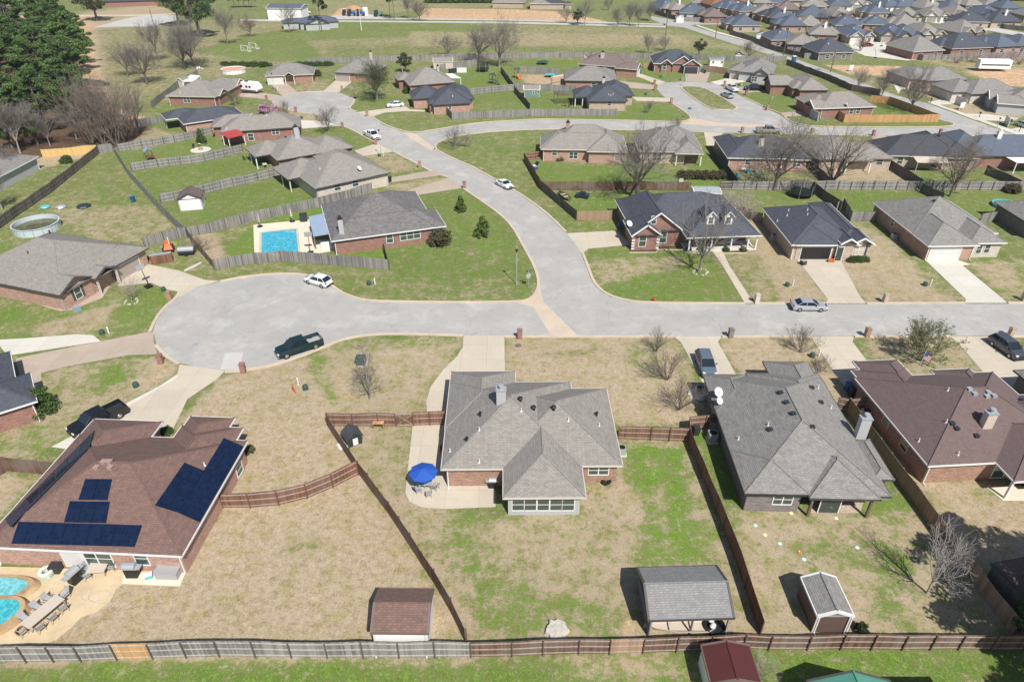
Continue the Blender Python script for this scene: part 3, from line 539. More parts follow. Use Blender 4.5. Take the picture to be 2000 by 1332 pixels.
# sidewalk by the diagonal road
sheet('sidewalk',[(1810,200),(1816,199),(1905,229),(1965,250),(2060,281),(2060,286),(1960,254),(1900,232)],'drive_white',.022)
sheet('sidewalk',[(1358,50),(1364,50),(1400,62),(1470,80),(1530,103),(1526,104),(1465,82),(1396,64)],'drive_white',.016)
DR=[('drive_concrete',[(905,656),(985,656),(987,760),(966,900),(968,990),(870,994),(825,991),(800,980),(792,962),(795,930),(806,832),(834,806),(833,785),(840,757),(866,722),(892,697),(904,678)]),
('drive_concrete',[(1316,657),(1410,657),(1402,668),(1445,745),(1400,800),(1372,748),(1330,668)]),
('drive_concrete',[(1585,657),(1668,657),(1665,668),(1720,740),(1660,775),(1590,668)]),
('drive_concrete',[(1855,657),(1960,657),(1975,672),(2060,745),(1960,775),(1870,668)]),
('drive_concrete',[(351,712),(440,725),(422,742),(366,780),(335,845),(190,850),(250,788),(310,755),(347,730)]),
('drive_white',[(310,755),(347,732),(345,738),(300,765),(240,800),(150,880),(100,873),(190,825),(250,786)]),
('drive_tan',[(293,648),(300,650),(300,668),(308,692),(250,694),(125,717),(80,729),(84,765),(40,740),(30,700),(196,667)]),
('drive_white',[(15,695),(-10,664),(50,661),(150,653),(182,655),(197,667),(100,682)]),
('drive_concrete',[(240,540),(287,516),(350,529),(400,547),(430,549),(385,562),(350,581),(347,570),(325,565),(295,553),(230,560)]),
('drive_concrete',[(1107,456),(1125,455),(1205,451),(1232,478),(1205,481),(1150,486),(1136,496),(1120,472)]),
('drive_concrete',[(1392,492),(1410,489),(1425,520),(1472,592),(1455,593),(1412,520)]),
('drive_concrete',[(1555,505),(1640,505),(1680,580),(1692,593),(1612,593),(1617,585)]),
('drive_white',[(1807,508),(1870,508),(1897,517),(1880,519),(1962,587),(1968,592),(1884,592),(1887,585)]),
('drive_tan',[(760,348),(850,332),(862,343),(765,357)]),('drive_tan',[(777,378),(876,348),(904,368),(812,382),(780,384)]),
('drive_concrete',[(692,295),(736,280),(768,297),(707,306)]),('drive_white',[(587,235),(640,238),(664,247),(590,252)]),
('drive_tan',[(530,166),(558,160),(582,182),(552,189)]),('drive_concrete',[(658,155),(688,160),(662,181),(630,180)]),
('drive_concrete',[(695,220),(760,212),(792,208),(800,214),(830,216),(829,219),(790,218),(750,221),(727,229)]),
('drive_tan',[(462,184),(505,181),(552,188),(532,198),(500,192),(468,190)]),
('drive_concrete',[(1240,148),(1252,145),(1300,161),(1287,167)]),('drive_tan',[(1205,158),(1282,167),(1282,176),(1230,173)]),
('drive_concrete',[(1232,190),(1308,192),(1312,200),(1245,198)]),('drive_tan',[(1337,141),(1387,142),(1380,161),(1340,160)]),
('drive_white',[(1387,161),(1425,153),(1458,160),(1425,165),(1404,167)]),('drive_tan',[(1436,172),(1500,166),(1530,180),(1500,180),(1448,182)]),
('drive_tan',[(1524,221),(1572,217),(1600,226),(1560,227),(1533,229)]),('drive_concrete',[(1375,259),(1412,260),(1395,285),(1380,285)]),
('drive_white',[(1742,160),(1805,171),(1830,176),(1760,175),(1755,184)]),('drive_white',[(1812,200),(1850,193),(1900,196),(1890,202),(1830,206)]),
('drive_white',[(1870,222),(1930,224),(1990,232),(1975,238),(1905,235)]),('drive_white',[(1960,255),(1990,250),(2060,255),(2040,282)]),
('drive_concrete',[(1860,262),(1900,262),(1920,275),(1880,275)]),('drive_tan',[(1700,266),(1730,266),(1740,285),(1715,285)]),
]
for i,(mt,p) in enumerate(DR): sheet('driveway',p,mt,.024+.004*(i%3))
sheet('pool_deck',[(497,497),(495,440),(520,437),(606,429),(612,470),(655,468),(658,490),(612,497),(560,502)],'deck_cream',.024)
sheet('solar_patio',[(-80,1104),(363,1117),(352,1146),(240,1141),(228,1150),(215,1175),(190,1195),(160,1205),(140,1225),(110,1250),(80,1259),(50,1258),(0,1262),(-80,1262)],'patio_ochre',.026)
sheet('solar_slab',[(242,1119),(362,1118),(351,1144),(238,1140)],'deck_cream',.031)
sheet('patio',[(1583,1002),(1680,1002),(1690,970),(1590,968)],'stone_coping',.028).data.materials[0]=MT['brick_tan']
sheet('patio',[(1925,950),(2060,950),(2060,978),(1960,978)],'deck_cream',.026)
sheet('flower_bed',[(1229,493),(1281,493),(1283,487),(1335,488),(1338,494),(1384,494),(1384,486),(1300,480),(1229,484)],'needle_litter',.02); kerb('bed_edging',[(1229,494),(1282,494),(1284,488),(1335,489),(1339,495),(1384,495)],.16,.12,'drive_concrete',0)
sheet('flower_bed',[(1412,494),(1458,494),(1458,487),(1412,487)],'needle_litter',.02); kerb('bed_edging',[(1410,495),(1459,495)],.16,.12,'drive_concrete',0)
sheet('flower_bed',[(113,604),(60,590),(90,600),(118,608),(140,606),(200,582),(215,560),(205,552),(150,575)],'drive_tan',.02)
# ================= HOUSES =================
class House:
    def __init__(s,label,A,B,rects,roof='roof_grey',wall='brick_brown',trim='white_trim',pitch=.52,z=2.7,group=None,name='brick_house',over=.45,ang=None,cat='house'):
        a=G(*A,z); b_=G(*B,z); s.ang=math.atan2(b_.y-a.y,b_.x-a.x) if ang is None else R(ang)
        s.o=a; s.z=z; s.p=pitch; s.over=over; s.e=Vector((math.cos(s.ang),math.sin(s.ang))); s.n=Vector((-s.e.y,s.e.x))
        s.t=thing(name,label,cat,(a.x,a.y,0),s.ang,group)
        s.r=[]
        for q in rects:
            d={'g':'','open':False,'p':pitch,'z':z,'ax':None,'wall':wall,'roof':roof,'flat':False}
            if len(q)>4: d.update(q[4])
            s.r.append((q[0],q[1],q[2],q[3],d))
        s.trim=trim; s.wallm=wall; s.roofm=roof; s.build()
    def loc(s,P):   # world -> house frame
        q=Vector((P.x-s.o.x,P.y-s.o.y)); return q.dot(s.e),q.dot(s.n)
    def rz(s,u,v,i=None):
        best=None
        for k,(a,b_,c,d,o) in enumerate(s.r):
            if i is not None and k!=i: continue
            if a<=u<=c and b_<=v<=d and not o['flat']:
                L=[]
                if 'W' not in o['g'] and o['ax']!='ux': L.append(u-a)
                if 'E' not in o['g']: L.append(c-u)
                if 'S' not in o['g']: L.append(v-b_)
                if 'N' not in o['g']: L.append(d-v)
                h=o['z']+min(L)*o['p']
                if best is None or h>best: best=h
        return best
    def hit(s,x,y):  # where a sighting meets the roof
        d=ray(x,y); t=(12-CAM_H)/d.z; 
        while True:
            P=Vector((d.x*t,d.y*t,CAM_H+d.z*t))
            if P.z<s.z-.3: return None
            u,v=s.loc(P); h=s.rz(u,v)
            if h is not None and P.z<=h: return u,v,h
            t+=.04/abs(d.z)/ 3
    def build(s):
        roof=MB(); fas=MB(); wallsets={}; rset={}
        for i,(a,b_,c,d,o) in enumerate(s.r):
            dz=.004*i; z=o['z']+dz; p=o['p']; g=o['g']; a-=dz;b0=b_-dz;c+=dz;d+=dz
            rf=rset.setdefault(o['roof'],MB()); W,D=c-a,d-b0
            if not o['flat']:
                if g in('WE','EW','W','E') or (g=='' and W>=D) : ax='u'
                else: ax='v'
                if o['ax']: ax=o['ax']
                if ax=='u':
                    h=D/2*p; ym=(b0+d)/2; xw=a if 'W' in g else a+D/2; xe=c if 'E' in g else c-D/2
                    if xw>xe: xw=xe=(a+c)/2
                    P0,P1=(xw,ym,z+h),(xe,ym,z+h)
                    rf.quad((a,b0,z),(c,b0,z),P1,P0); rf.quad((c,d,z),(a,d,z),P0,P1)
                    if 'W' not in g: rf.quad((a,d,z),(a,b0,z),P0)
                    if 'E' not in g: rf.quad((c,b0,z),(c,d,z),P1)
                else:
                    h=W/2*p; xm=(a+c)/2; ys_=b0 if 'S' in g else b0+W/2; yn=d if 'N' in g else d-W/2
                    if ys_>yn: ys_=yn=(b0+d)/2
                    P0,P1=(xm,ys_,z+h),(xm,yn,z+h)
                    rf.quad((c,b0,z),(c,d,z),P1,P0); rf.quad((a,d,z),(a,b0,z),P0,P1)
                    if 'S' not in g: rf.quad((a,b0,z),(c,b0,z),P0)
                    if 'N' not in g: rf.quad((c,d,z),(a,d,z),P1)
                cs_=[(a,b0,z),(c,b0,z),(c,d,z),(a,d,z)]
                for (q0,q1) in ([(cs_[0],P0),(cs_[3],P0),(cs_[1],P1),(cs_[2],P1)] if ax=='u' else [(cs_[0],P0),(cs_[1],P0),(cs_[2],P1),(cs_[3],P1)])+[(P0,P1)]:
                    if math.dist(q0,q1)<.3: continue
                    if q0 in cs_ and ((ax=='u' and (('W' in g and q1 is P0) or ('E' in g and q1 is P1))) or (ax=='v' and (('S' in g and q1 is P0) or ('N' in g and q1 is P1)))): continue
                    rf.cyl(q0,q1,.085,.085,4,caps=False)
                # gable rakes
                rw=.20
                def rake(p1,p2,nrm):
                    x1,y1,z1=p1;x2,y2,z2=p2; nx,ny=nrm; q=.06
                    fas.quad((x1+nx*q,y1+ny*q,z1-rw),(x2+nx*q,y2+ny*q,z2-rw),(x2+nx*q,y2+ny*q,z2+.05),(x1+nx*q,y1+ny*q,z1+.05))
                    fas.quad((x1+nx*q,y1+ny*q,z1+.05),(x2+nx*q,y2+ny*q,z2+.05),(x2-nx*.12,y2-ny*.12,z2+.05),(x1-nx*.12,y1-ny*.12,z1+.05))
                    fas.quad((x1+nx*q,y1+ny*q,z1-rw),(x1-nx*.4,y1-ny*.4,z1-rw),(x2-nx*.4,y2-ny*.4,z2-rw),(x2+nx*q,y2+ny*q,z2-rw))
                for sd_ in g:
                    if sd_=='S': rake((a,b0,z),P0,(0,-1)); rake(P0,(c,b0,z),(0,-1))
                    if sd_=='N': rake((c,d,z),P1,(0,1)); rake(P1,(a,d,z),(0,1))
                    if sd_=='W': rake((a,d,z),P0,(-1,0)); rake(P0,(a,b0,z),(-1,0))
                    if sd_=='E': rake((c,b0,z),P1,(1,0)); rake(P1,(c,d,z),(1,0))
                # soffit
                rf.quad((a,b0,z-.02),(a,d,z-.02),(c,d,z-.02),(c,b0,z-.02))
            else:
                s0=o.get('slope',0); rf.box(a,b0,z-.10,c,d,z)
            # fascia boards + gutter line
            ft=.17; q=.05
            if not o['flat']:
                if 'S' not in g: fas.box(a-q,b0-q,z-ft,c+q,b0+.03,z+.015)
                if 'N' not in g: fas.box(a-q,d-.03,z-ft,c+q,d+q,z+.015)
                if 'W' not in g: fas.box(a-q,b0-q+.004,z-ft+.003,a+.03,d+q-.004,z+.012)
                if 'E' not in g: fas.box(c-.03,b0-q+.004,z-ft+.003,c+q,d+q-.004,z+.012)
            if o['open']:
                for (pu,pv) in o.get('posts',[(a+.35,b0+.35),(c-.35,b0+.35)]):
                    m_=MB(); m_.box(pu-.11,pv-.11,0,pu+.11,pv+.11,z-.05); m_.build('post',MT[o.get('postm','white_trim')],s.t)
                continue
            k=s.over+.003*i; wl=wallsets.setdefault(o['wall'],MB()); zz=z-.03
            x0,y0,x1,y1=a+k,b0+k,c-k,d-k
            if 'wb' in o: x0,y0,x1,y1=o['wb']
            wl.quad((x0,y0,-.1),(x1,y0,-.1),(x1,y0,zz),(x0,y0,zz)); wl.quad((x1,y0,-.1),(x1,y1,-.1),(x1,y1,zz),(x1,y0,zz))
            wl.quad((x1,y1,-.1),(x0,y1,-.1),(x0,y1,zz),(x1,y1,zz)); wl.quad((x0,y1,-.1),(x0,y0,-.1),(x0,y0,zz),(x0,y1,zz))
            if not o['flat']:
                for sd_ in g:
                    kk=.3
                    if sd_=='S': wl.quad((x0,y0,zz),(x1,y0,zz),((x0+x1)/2,y0,zz+(x1-x0)/2*p))
                    if sd_=='N': wl.quad((x1,y1,zz),(x0,y1,zz),((x0+x1)/2,y1,zz+(x1-x0)/2*p))
                    if sd_=='W': wl.quad((x0,y1,zz),(x0,y0,zz),(x0,(y0+y1)/2,zz+(y1-y0)/2*p))
                    if sd_=='E': wl.quad((x1,y0,zz),(x1,y1,zz),(x1,(y0+y1)/2,zz+(y1-y0)/2*p))
        s.roof=None
        for k,mb in rset.items():
            o_=mb.build('roof',MT[k],s.t); s.roof=s.roof or o_
        for k,mb in wallsets.items(): 
            if mb.f: mb.build('wall',MT[k],s.t)
        a,b_,c,d,o=s.r[0]
        if s.o.y<260 and not o['open'] and s.z<3 and 'wb' not in o:
            k=s.over
            for (u,v) in ((a+k+.12,b_+k-.06),(c-k-.12,b_+k-.06)):
                m_=MB(); m_.box(u-.05,v-.05,.1,u+.05,v+.03,s.z-.12); m_.box(u-.05,v-.45,.05,u+.05,v-.05,.13); m_.box(u-.05,b_+.02,s.z-.22,u+.05,v+.02,s.z-.12); m_.build('downspout',MT['white_trim' if s.trim!='dark_trim' else 'skin_grey'],s.t)
        if fas.f: fas.build('fascia',MT[s.trim],s.roof)
    def plane(s,i,side):
        a,b_,c,d,o=s.r[i]; k=s.over+.003*i-.004*i
        return {'S':(Vector((0,-1)),b_+k),'N':(Vector((0,1)),d-k),'W':(Vector((-1,0)),a+k),'E':(Vector((1,0)),c-k)}[side]
    def win(s,i,side,x,y,w_=1.2,h=1.3,kind='W',zc=None,glass='window_green',frame='white_trim',sh=False):
        n2,val=s.plane(i,side); d=ray(x,y); O=Vector((0-s.o.x,0-s.o.y)); ou,ov=O.dot(s.e),O.dot(s.n); D2=Vector((d.x,d.y)); du,dv=D2.dot(s.e),D2.dot(s.n)
        t=(val-ou)/du if n2.x else (val-ov)/dv
        u,v=ou+du*t,ov+dv*t; zz=CAM_H+d.z*t
        cu=v if n2.x else u
        if kind=='G': h=h or 2.15; z0=.02
        elif kind=='D': z0=.05
        else: z0=(zz if zc is None else zc)-h/2; z0=max(.25,min(z0,s.z-h-.12)) if zc is None else z0
        ax=Vector((-n2.y,n2.x)); c0=Vector((u,v)) if n2.x==0 else Vector((u,v))
        if n2.x==0: c0=Vector((u,val))
        else: c0=Vector((val,v))
        def bx(m_,a0,a1,zb,zt,o0,o1):
            p=[c0+ax*a0+n2*o0,c0+ax*a1+n2*o0,c0+ax*a1+n2*o1,c0+ax*a0+n2*o1]; k=len(m_.v)
            m_.v+=[(q.x,q.y,zb) for q in p]+[(q.x,q.y,zt) for q in p]
            for q in ((3,2,1,0),(4,5,6,7),(0,1,5,4),(1,2,6,5),(2,3,7,6),(3,0,4,7)): m_.f.append(tuple(k+j for j in q)); m_.m.append(0)
        ho=w_/2; fr=MB(); pn=MB(); ft=.09 if kind!='G' else .12
        bx(fr,-ho-ft,-ho,z0-(ft if kind=='W' else 0),z0+h+ft,-.02,.06); bx(fr,ho,ho+ft,z0-(ft if kind=='W' else 0),z0+h+ft,-.02,.06); bx(fr,-ho,ho,z0+h,z0+h+ft,-.02,.06)
        if kind=='W':
            bx(fr,-ho,ho,z0-ft,z0,-.02,.08); bx(fr,-ho,ho,z0+h*.5-.03,z0+h*.5+.03,-.01,.045)
            if w_>1.5: bx(fr,-.05,.05,z0,z0+h,-.01,.05)
        nm={'W':'window','G':'garage_door','D':'door'}[kind]
        f=fr.build(nm,MT[frame],s.t)
        if kind=='W': bx(pn,-ho,ho,z0,z0+h,-.01,.025); pn.build('pane',MT[glass],f)
        elif kind=='G':
            nr=4
            for j in range(nr): bx(pn,-ho,ho,z0+h*j/nr+.015,z0+h*(j+1)/nr-.015,-.01,.03)
            bx(pn,-ho,ho,z0,z0+h,-.01,.012); pn.build('door_panel',MT[glass],f)
        else: bx(pn,-ho,ho,z0,z0+h,-.01,.03); pn.build('door_leaf',MT[glass],f)
        if sh:
            q=MB(); bx(q,-ho-ft-.38,-ho-ft-.02,z0-.05,z0+h+.05,0,.05); q.build('shutter',MT['dark_trim'],f)
            q=MB(); bx(q,ho+ft+.02,ho+ft+.38,z0-.05,z0+h+.05,0,.05); q.build('shutter',MT['dark_trim'],f)
        return f
    def chimney(s,x,y,h=1.9,w_=.9,mat='siding_grey',cap='dark_bin',d=.7):
        q=s.hit(x,y)
        if not q: P_=G(x,y,3.0); q=(*s.loc(P_),3.0); ext=1
        else: ext=0
        u,v,z=q; v+=d/2; top=z+h; m_=MB(); m_.box(u-w_/2,v-d/2,z-1.0 if not ext else 0,u+w_/2,v+d/2,top-.12)
        c=m_.build('chimney',MT[mat],s.roof)
        k=MB(); k.box(u-w_/2-.06,v-d/2-.06,top-.12,u+w_/2+.06,v+d/2+.06,top); k.cyl((u,v,top),(u,v,top+.22),.17,.17,10); k.cyl((u,v,top+.30),(u,v,top+.42),.30,.26,12); k.cyl((u,v,top+.20),(u,v,top+.31),.05,.05,6)
        k.build('chimney_cap',MT[cap],s.roof)
    def vent(s,x,y,kind='box',mat=None):
        q=s.hit(x,y)
        if not q: return
        u,v,z=q; m_=MB()
        if kind=='box': m_.box(u-.2,v-.2,z-.25,u+.2,v+.2,z+.16); m_.box(u-.24,v-.24,z+.16,u+.24,v+.24,z+.2); mat=mat or 'dark_bin'
        elif kind=='pipe': m_.cyl((u,v,z-.2),(u,v,z+.38),.06,.06,8); m_.cyl((u,v,z-.1),(u,v,z+.08),.15,.08,8); mat=mat or 'pipe_white'
        elif kind=='flue': m_.cyl((u,v,z-.2),(u,v,z+.42),.09,.09,8); m_.cyl((u,v,z+.42),(u,v,z+.55),.17,.14,8); mat=mat or 'metal_grey'
        else: m_.cyl((u,v,z-.2),(u,v,z+.2),.17,.17,12); m_.ball((u,v,z+.34),.27,8,0,.7); mat=mat or 'black'
        m_.build({'box':'roof_vent','pipe':'vent_pipe','flue':'flue','turb':'turbine_vent'}[kind],MT[mat],s.roof)
    def dish(s,x,y,r=.38,mat='pipe_white'):
        q=s.hit(x,y)
        if not q: return
        u,v,z=q; m_=MB(); m_.cyl((u,v,z-.1),(u,v,z+.5),.03,.03,6)
        dr=Vector((.35,-.55,.6)).normalized(); cc=Vector((u,v,z+.65)); U=dr.orthogonal().normalized(); V=dr.cross(U); k=len(m_.v); n=14
        for j,(rr,o_) in enumerate(((.02,-.10),(r*.6,-.06),(r,0.0))):
            for i in range(n): t_=2*math.pi*i/n; m_.v.append(tuple(cc+(U*math.cos(t_)+V*math.sin(t_))*rr+dr*o_))
        for j in range(2):
            for i in range(n): i2=(i+1)%n; m_.f.append((k+j*n+i,k+j*n+i2,k+(j+1)*n+i2,k+(j+1)*n+i)); m_.m.append(0)
        m_.tube([cc-V*r,cc+dr*.4,],.02,5); m_.build('satellite_dish',MT[mat],s.roof)
    def solar(s,pts,i):   # panel field whose corners are sighted on slope i (side): plane z=z0+p*dist
        side,ri=i; a,b_,c,d,o=s.r[ri]
        f={'S':lambda u,v:v-b_,'N':lambda u,v:d-v,'W':lambda u,v:u-a,'E':lambda u,v:c-u}[side]
        P=[]
        for x,y in pts:
            dd=ray(x,y); lo,hi=5,400
            for _ in range(50):
                t=(lo+hi)/2; Q=Vector((dd.x*t,dd.y*t,CAM_H+dd.z*t)); u,v=s.loc(Q)
                if Q.z>o['z']+o['p']*f(u,v)+.08: lo=t
                else: hi=t
            P.append(Vector((u,v,Q.z)))
        P0,P1,P2,P3=P; L=(P1-P0).length; Hh=(P3-P0).length; nx=max(1,round(L/1.05)); ny=max(1,round(Hh/1.75))
        nrm=(P1-P0).cross(P3-P0).normalized(); nrm=-nrm if nrm.z<0 else nrm
        for ix in range(nx):
            for iy in range(ny):
                def q(a_,b2): 
                    top=P0.lerp(P1,a_); bot=P3.lerp(P2,a_); return top.lerp(bot,b2)
                e=.013; c4=[q((ix+e)/nx,(iy+e)/ny),q((ix+1-e)/nx,(iy+e)/ny),q((ix+1-e)/nx,(iy+1-e)/ny),q((ix+e)/nx,(iy+1-e)/ny)]
                m_=MB(); k=[tuple(v) for v in c4]+[tuple(v+nrm*.05) for v in c4]; m_.v=k
                for qf in ((3,2,1,0),(4,5,6,7),(0,1,5,4),(1,2,6,5),(2,3,7,6),(3,0,4,7)): m_.f.append(qf); m_.m.append(0)
                m_.build('solar_panel',MT['solar'],s.roof)

# ---- centre house
h=House('taupe roofed brick house behind the curved patio with a blue umbrella',(868,919),(981,919),[(-.35,.2,13.2,14.1),(-.4,6,7.0,16.2),(5,.5,17.1,12.8),(5.6,-3.6,13.15,8,{'wall':'siding_grey'})],'roof_taupe','brick_brown','cream_trim',.50,ang=0.6)
for x in (1012,1036,1061,1086,1110): h.win(3,'S',x,985,1.05,1.45)
h.win(2,'S',1169,918,1.9,1.1); h.chimney(979,789,1.7,.95,'siding_grey','metal_grey'); h.vent(1016,783,'turb'); h.vent(1042,800,'turb'); h.vent(1081,800,'turb')
for p in ((938,813),(912,862),(1165,813)): h.vent(*p,'flue','black')
for p in ((936,840),(1018,803),(1110,822),(1170,832),(936,903),(879,882)): h.vent(*p,'pipe')
h.win(0,'W',872,850,1.0,2.0,'D',glass='door_dark'); CH=h
# ---- house with solar panels
h=House('brown roofed brick house with three fields of solar panels beside a pool patio',(0,1071),(353,1088),[(-1.9,0.1,15.6,14.5),(-1.8,8,5.6,16.9),(7.9,6,14.4,16.4),(8.1,10,12.9,17.9)],'roof_brown','brick_pink','white_trim',.46)
h.solar([(37,1018),(278,1025),(263,1068),(22,1062)],('S',0)); h.solar([(137,978),(215,979),(207,1022),(125,1020)],('S',0)); h.solar([(167,935),(219,935),(210,977),(153,976)],('S',0))
h.solar([(437,855),(476,872),(390,1020),(347,1001)],('E',0)); h.solar([(360,903),(400,920),(347,1001),(302,987)],('E',0))
h.solar([(187,838),(175,875),(0,1037),(0,1007)],('W',0)) if False else None
for a_ in ([(185,840),(175,874),(110,940),(104,921)],[(173,875),(150,898),(60,985),(50,975)],[(104,922),(110,940),(20,1030),(10,1015)]): h.solar(a_,('W',0))
for p in ((203,903),(214,903),(189,914),(216,914)): h.vent(*p,'box','vent_mauve')
h.vent(400,909,'pipe')
h.win(0,'S',190,1090,2.6,1.9,glass='window_green'); h.win(0,'S',276,1090,1.1,1.5); h.win(0,'S',146,1092,1.9,2.1,'D',glass='garage_white'); h.win(0,'E',470,925,1.2,1.2)
# ---- right neighbour
h=House('grey roofed house with two dishes and a covered brick patio at its back',(1468,966),(1563,968),[(-.6,.1,12.7,18.6,{'wb':(-.15,3.4,12.25,18.1)}),(4.4,10,12.6,19.2),(7.0,14,12.2,21.6,{'g':''}),(-.6,12,4.2,18.8),(12,2.3,13.9,8),(-.58,.12,5.3,6.0),(5.2,-.3,11.6,6.4,{'open':True,'p':.58,'posts':[(5.7,.1),(11.1,.1)],'postm':'brown_trim'})],'roof_grey','brick_grey','dark_trim',.50)
h.chimney(1681,858,2.6,1.0,'siding_grey','metal_grey')
for p in ((1524,768),(1536,787),(1549,809),(1586,835),(1585,758),(1603,787),(1504,840)): h.vent(*p,'box')
for p in ((1500,831),(1598,758),(1442,858),(1623,797)): h.vent(*p,'pipe')
h.dish(1402,775,.55); h.dish(1404,792,.4); h.win(5,'S',1529,975,1.7,1.2); h.win(0,'S',1625,975,1.8,2.0,'D',glass='window_glass'); h.win(4,'S',1700,935,1.5,1.1); h.win(0,'W',1395,790,1.2,1.2)
# ---- brown house far right
h=House('plum roofed brick house with white gutters and a pale chimney',(1817,910),(1950,903),[(-.2,0,16.3,14.4),(.1,8,6.6,15.9),(1.2,8,6.6,17.6,{'ax':'v'}),(9.3,8,14,15.2),(6.6,-2.6,16.4,7,{'open':True,'posts':[(7.1,-2.1)]}),(10,-3,18,10)],'roof_plum','brick_brown','white_trim',.50)
h.chimney(1928,838,1.9,1.0,'siding_tan','metal_grey')
for p in ((1893,761),(1903,770),(1930,767),(1927,775),(1941,774)): h.vent(*p,'box','metal_grey')
for p in ((1851,763),(1848,825),(1794,862),(1871,888)): h.vent(*p,'pipe')
for p in ((1859,828),(1868,838),(1907,852),(1996,782)): h.vent(*p,'box')
h.win(0,'W',1732,820,1.1,1.3,glass='window_glass',frame='cream_trim'); h.win(0,'W',1767,868,1.1,1.3,glass='window_glass',frame='cream_trim'); h.win(0,'S',1945,932,1.2,2,'W')
# ---- next house, corner at the right edge
h=House('dark grey roofed house cut by the right edge below the street',(1980,723),(2060,752),[(0,-14,16,0)],'roof_grey','brick_grey','dark_trim',.5,ang=5)
# ---- upper left big grey
h=House('grey roofed house with a shuttered gable window beside the round pool',(0,554),(113,576),[(-8.1,0,10.8,15.9),(5,-.05,11.0,5.9,{'g':'E','ax':'u'}),(8.2,5.2,11.9,9.3,{'g':'E','ax':'u','open':True,'posts':[(11.6,5.5),(11.6,9.0)],'postm':'cream_trim'}),(6,9.5,11.3,16.1)],'roof_taupe','brick_pink','dark_trim',.46)
h.win(1,'E',150,566,1.0,1.6,sh=True,zc=1.5); h.win(3,'E',250,525,4.6,2.1,'G',glass='garage_tan'); h.vent(55,495,'pipe','black')
for p in ((98,457),(128,458),(142,459)): h.vent(*p,'flue','black')
# ---- pool house (middle)
h=House('dark speckled roof house of red brick between swimming pool and wide lawn',(658,470),(868,442),[(-.9,0,17.9,7.6),(-.9,0,16.3,16.2),(4,4,16.4,17.2)],'roof_dark_speckled','brick_red','white_trim',.50)
h.chimney(668,458,2.6,.75,'siding_grey'); h.win(0,'S',761,466,1.0,1.5)
for x,y in ((788,461),(801,459),(814,457)): h.win(0,'S',x,y,1.05,1.5)
h.dish(628,409,.35)
# ---- white trimmed blue roof with gables and dormers
h=House('dark blue roofed brick house with two white dormers and a pillared porch',(1230,459),(1340,452),[(.7,1.5,21.0,15.5),(1,1.0,9.2,15,{'g':'S','p':.78,'ax':'v'}),(0.2,-.6,5.2,6,{'g':'S','p':.75,'ax':'v'}),(8.9,-1.9,21.2,8,{'open':True,'p':.62,'posts':[(9.6,-1.4),(13.3,-1.4),(16.6,-1.4),(19.4,-1.4),(20.8,-1.4)]})],'roof_slate_blue','brick_red','white_trim',.52,ang=4.5)
h.win(2,'S',1255,470,1.1,1.9); h.win(1,'S',1295,464,1.1,1.9); h.win(1,'S',1277,430,.75,1.3,zc=4.5)
for x in (1352,1430): h.win(0,'S',x,458,1.9,1.7,glass='window_glass')
h.win(0,'S',1393,462,1.6,2.2,'D',glass='door_dark'); h.dish(1229,444,.55)
for dx in (1387,1421):
    q=h.hit(dx,438)
    if q:
        u,v,z=q; m_=MB(); m_.box(u-.65,v-.1,z-.4,u+.65,v+2.4,z+1.35); d_=m_.build('dormer',MT['siding_white'],h.roof)
        m_=MB(); zz=z+1.35; m_.quad((u-.95,v-.45,zz-.1),(u,v-.45,zz+.85),(u,v+3.4,zz+.85),(u-.95,v+3.4,zz-.1)); m_.quad((u,v-.45,zz+.85),(u+.95,v-.45,zz-.1),(u+.95,v+3.4,zz-.1),(u,v+3.4,zz+.85)); m_.build('dormer_roof',MT['roof_slate_blue'],h.roof)
        m_=MB(); m_.quad((u-.65,v-.11,zz),(u+.65,v-.11,zz),(u,v-.11,zz+.62))
        for s_ in (-1,1):
            a_,c_=(u+s_*1.0,zz-.2),(u,zz+.85); P=[(a_[0],v-.5,a_[1]),(c_[0],v-.5,c_[1]-.05),(c_[0],v-.5,c_[1]+.12),(a_[0],v-.5,a_[1]+.17)]
            m_.quad(*(P if s_<0 else P[::-1])); m_.quad((a_[0],v-.5,a_[1]+.17),(c_[0],v-.5,c_[1]+.12),(c_[0],v-.3,c_[1]+.12),(a_[0],v-.3,a_[1]+.17))
        m_.build('dormer_gable',MT['white_trim'],h.roof)
        m_=MB(); m_.box(u-.36,v-.13,z+.15,u+.36,v-.105,z+1.2); m_.build('dormer_window',MT['window_glass'],h.roof)
        m_=MB(); m_.box(u-.02,v-.15,z+.15,u+.02,v-.13,z+1.2); m_.box(u-.36,v-.148,z+.65,u+.36,v-.132,z+.69); m_.box(u-.44,v-.148,z+.07,u+.44,v-.11,z+.15); m_.build('muntin',MT['white_trim'],h.roof)
for v_ in (.0,):
    for (qx,qy) in ((.65,-.15),(4.75,-.15)):
        m_=MB()
        for j in range(5): m_.box(qx-.24,qy-.06,.15+j*.5,qx+.24,qy+.1,.42+j*.5)
        m_.build('quoin',MT['white_trim'],h.t)
m_=MB(); m_.box(9.2,-1.6,.0,20.9,1.8,.14); m_.build('porch_floor',MT['drive_white'],h.t)
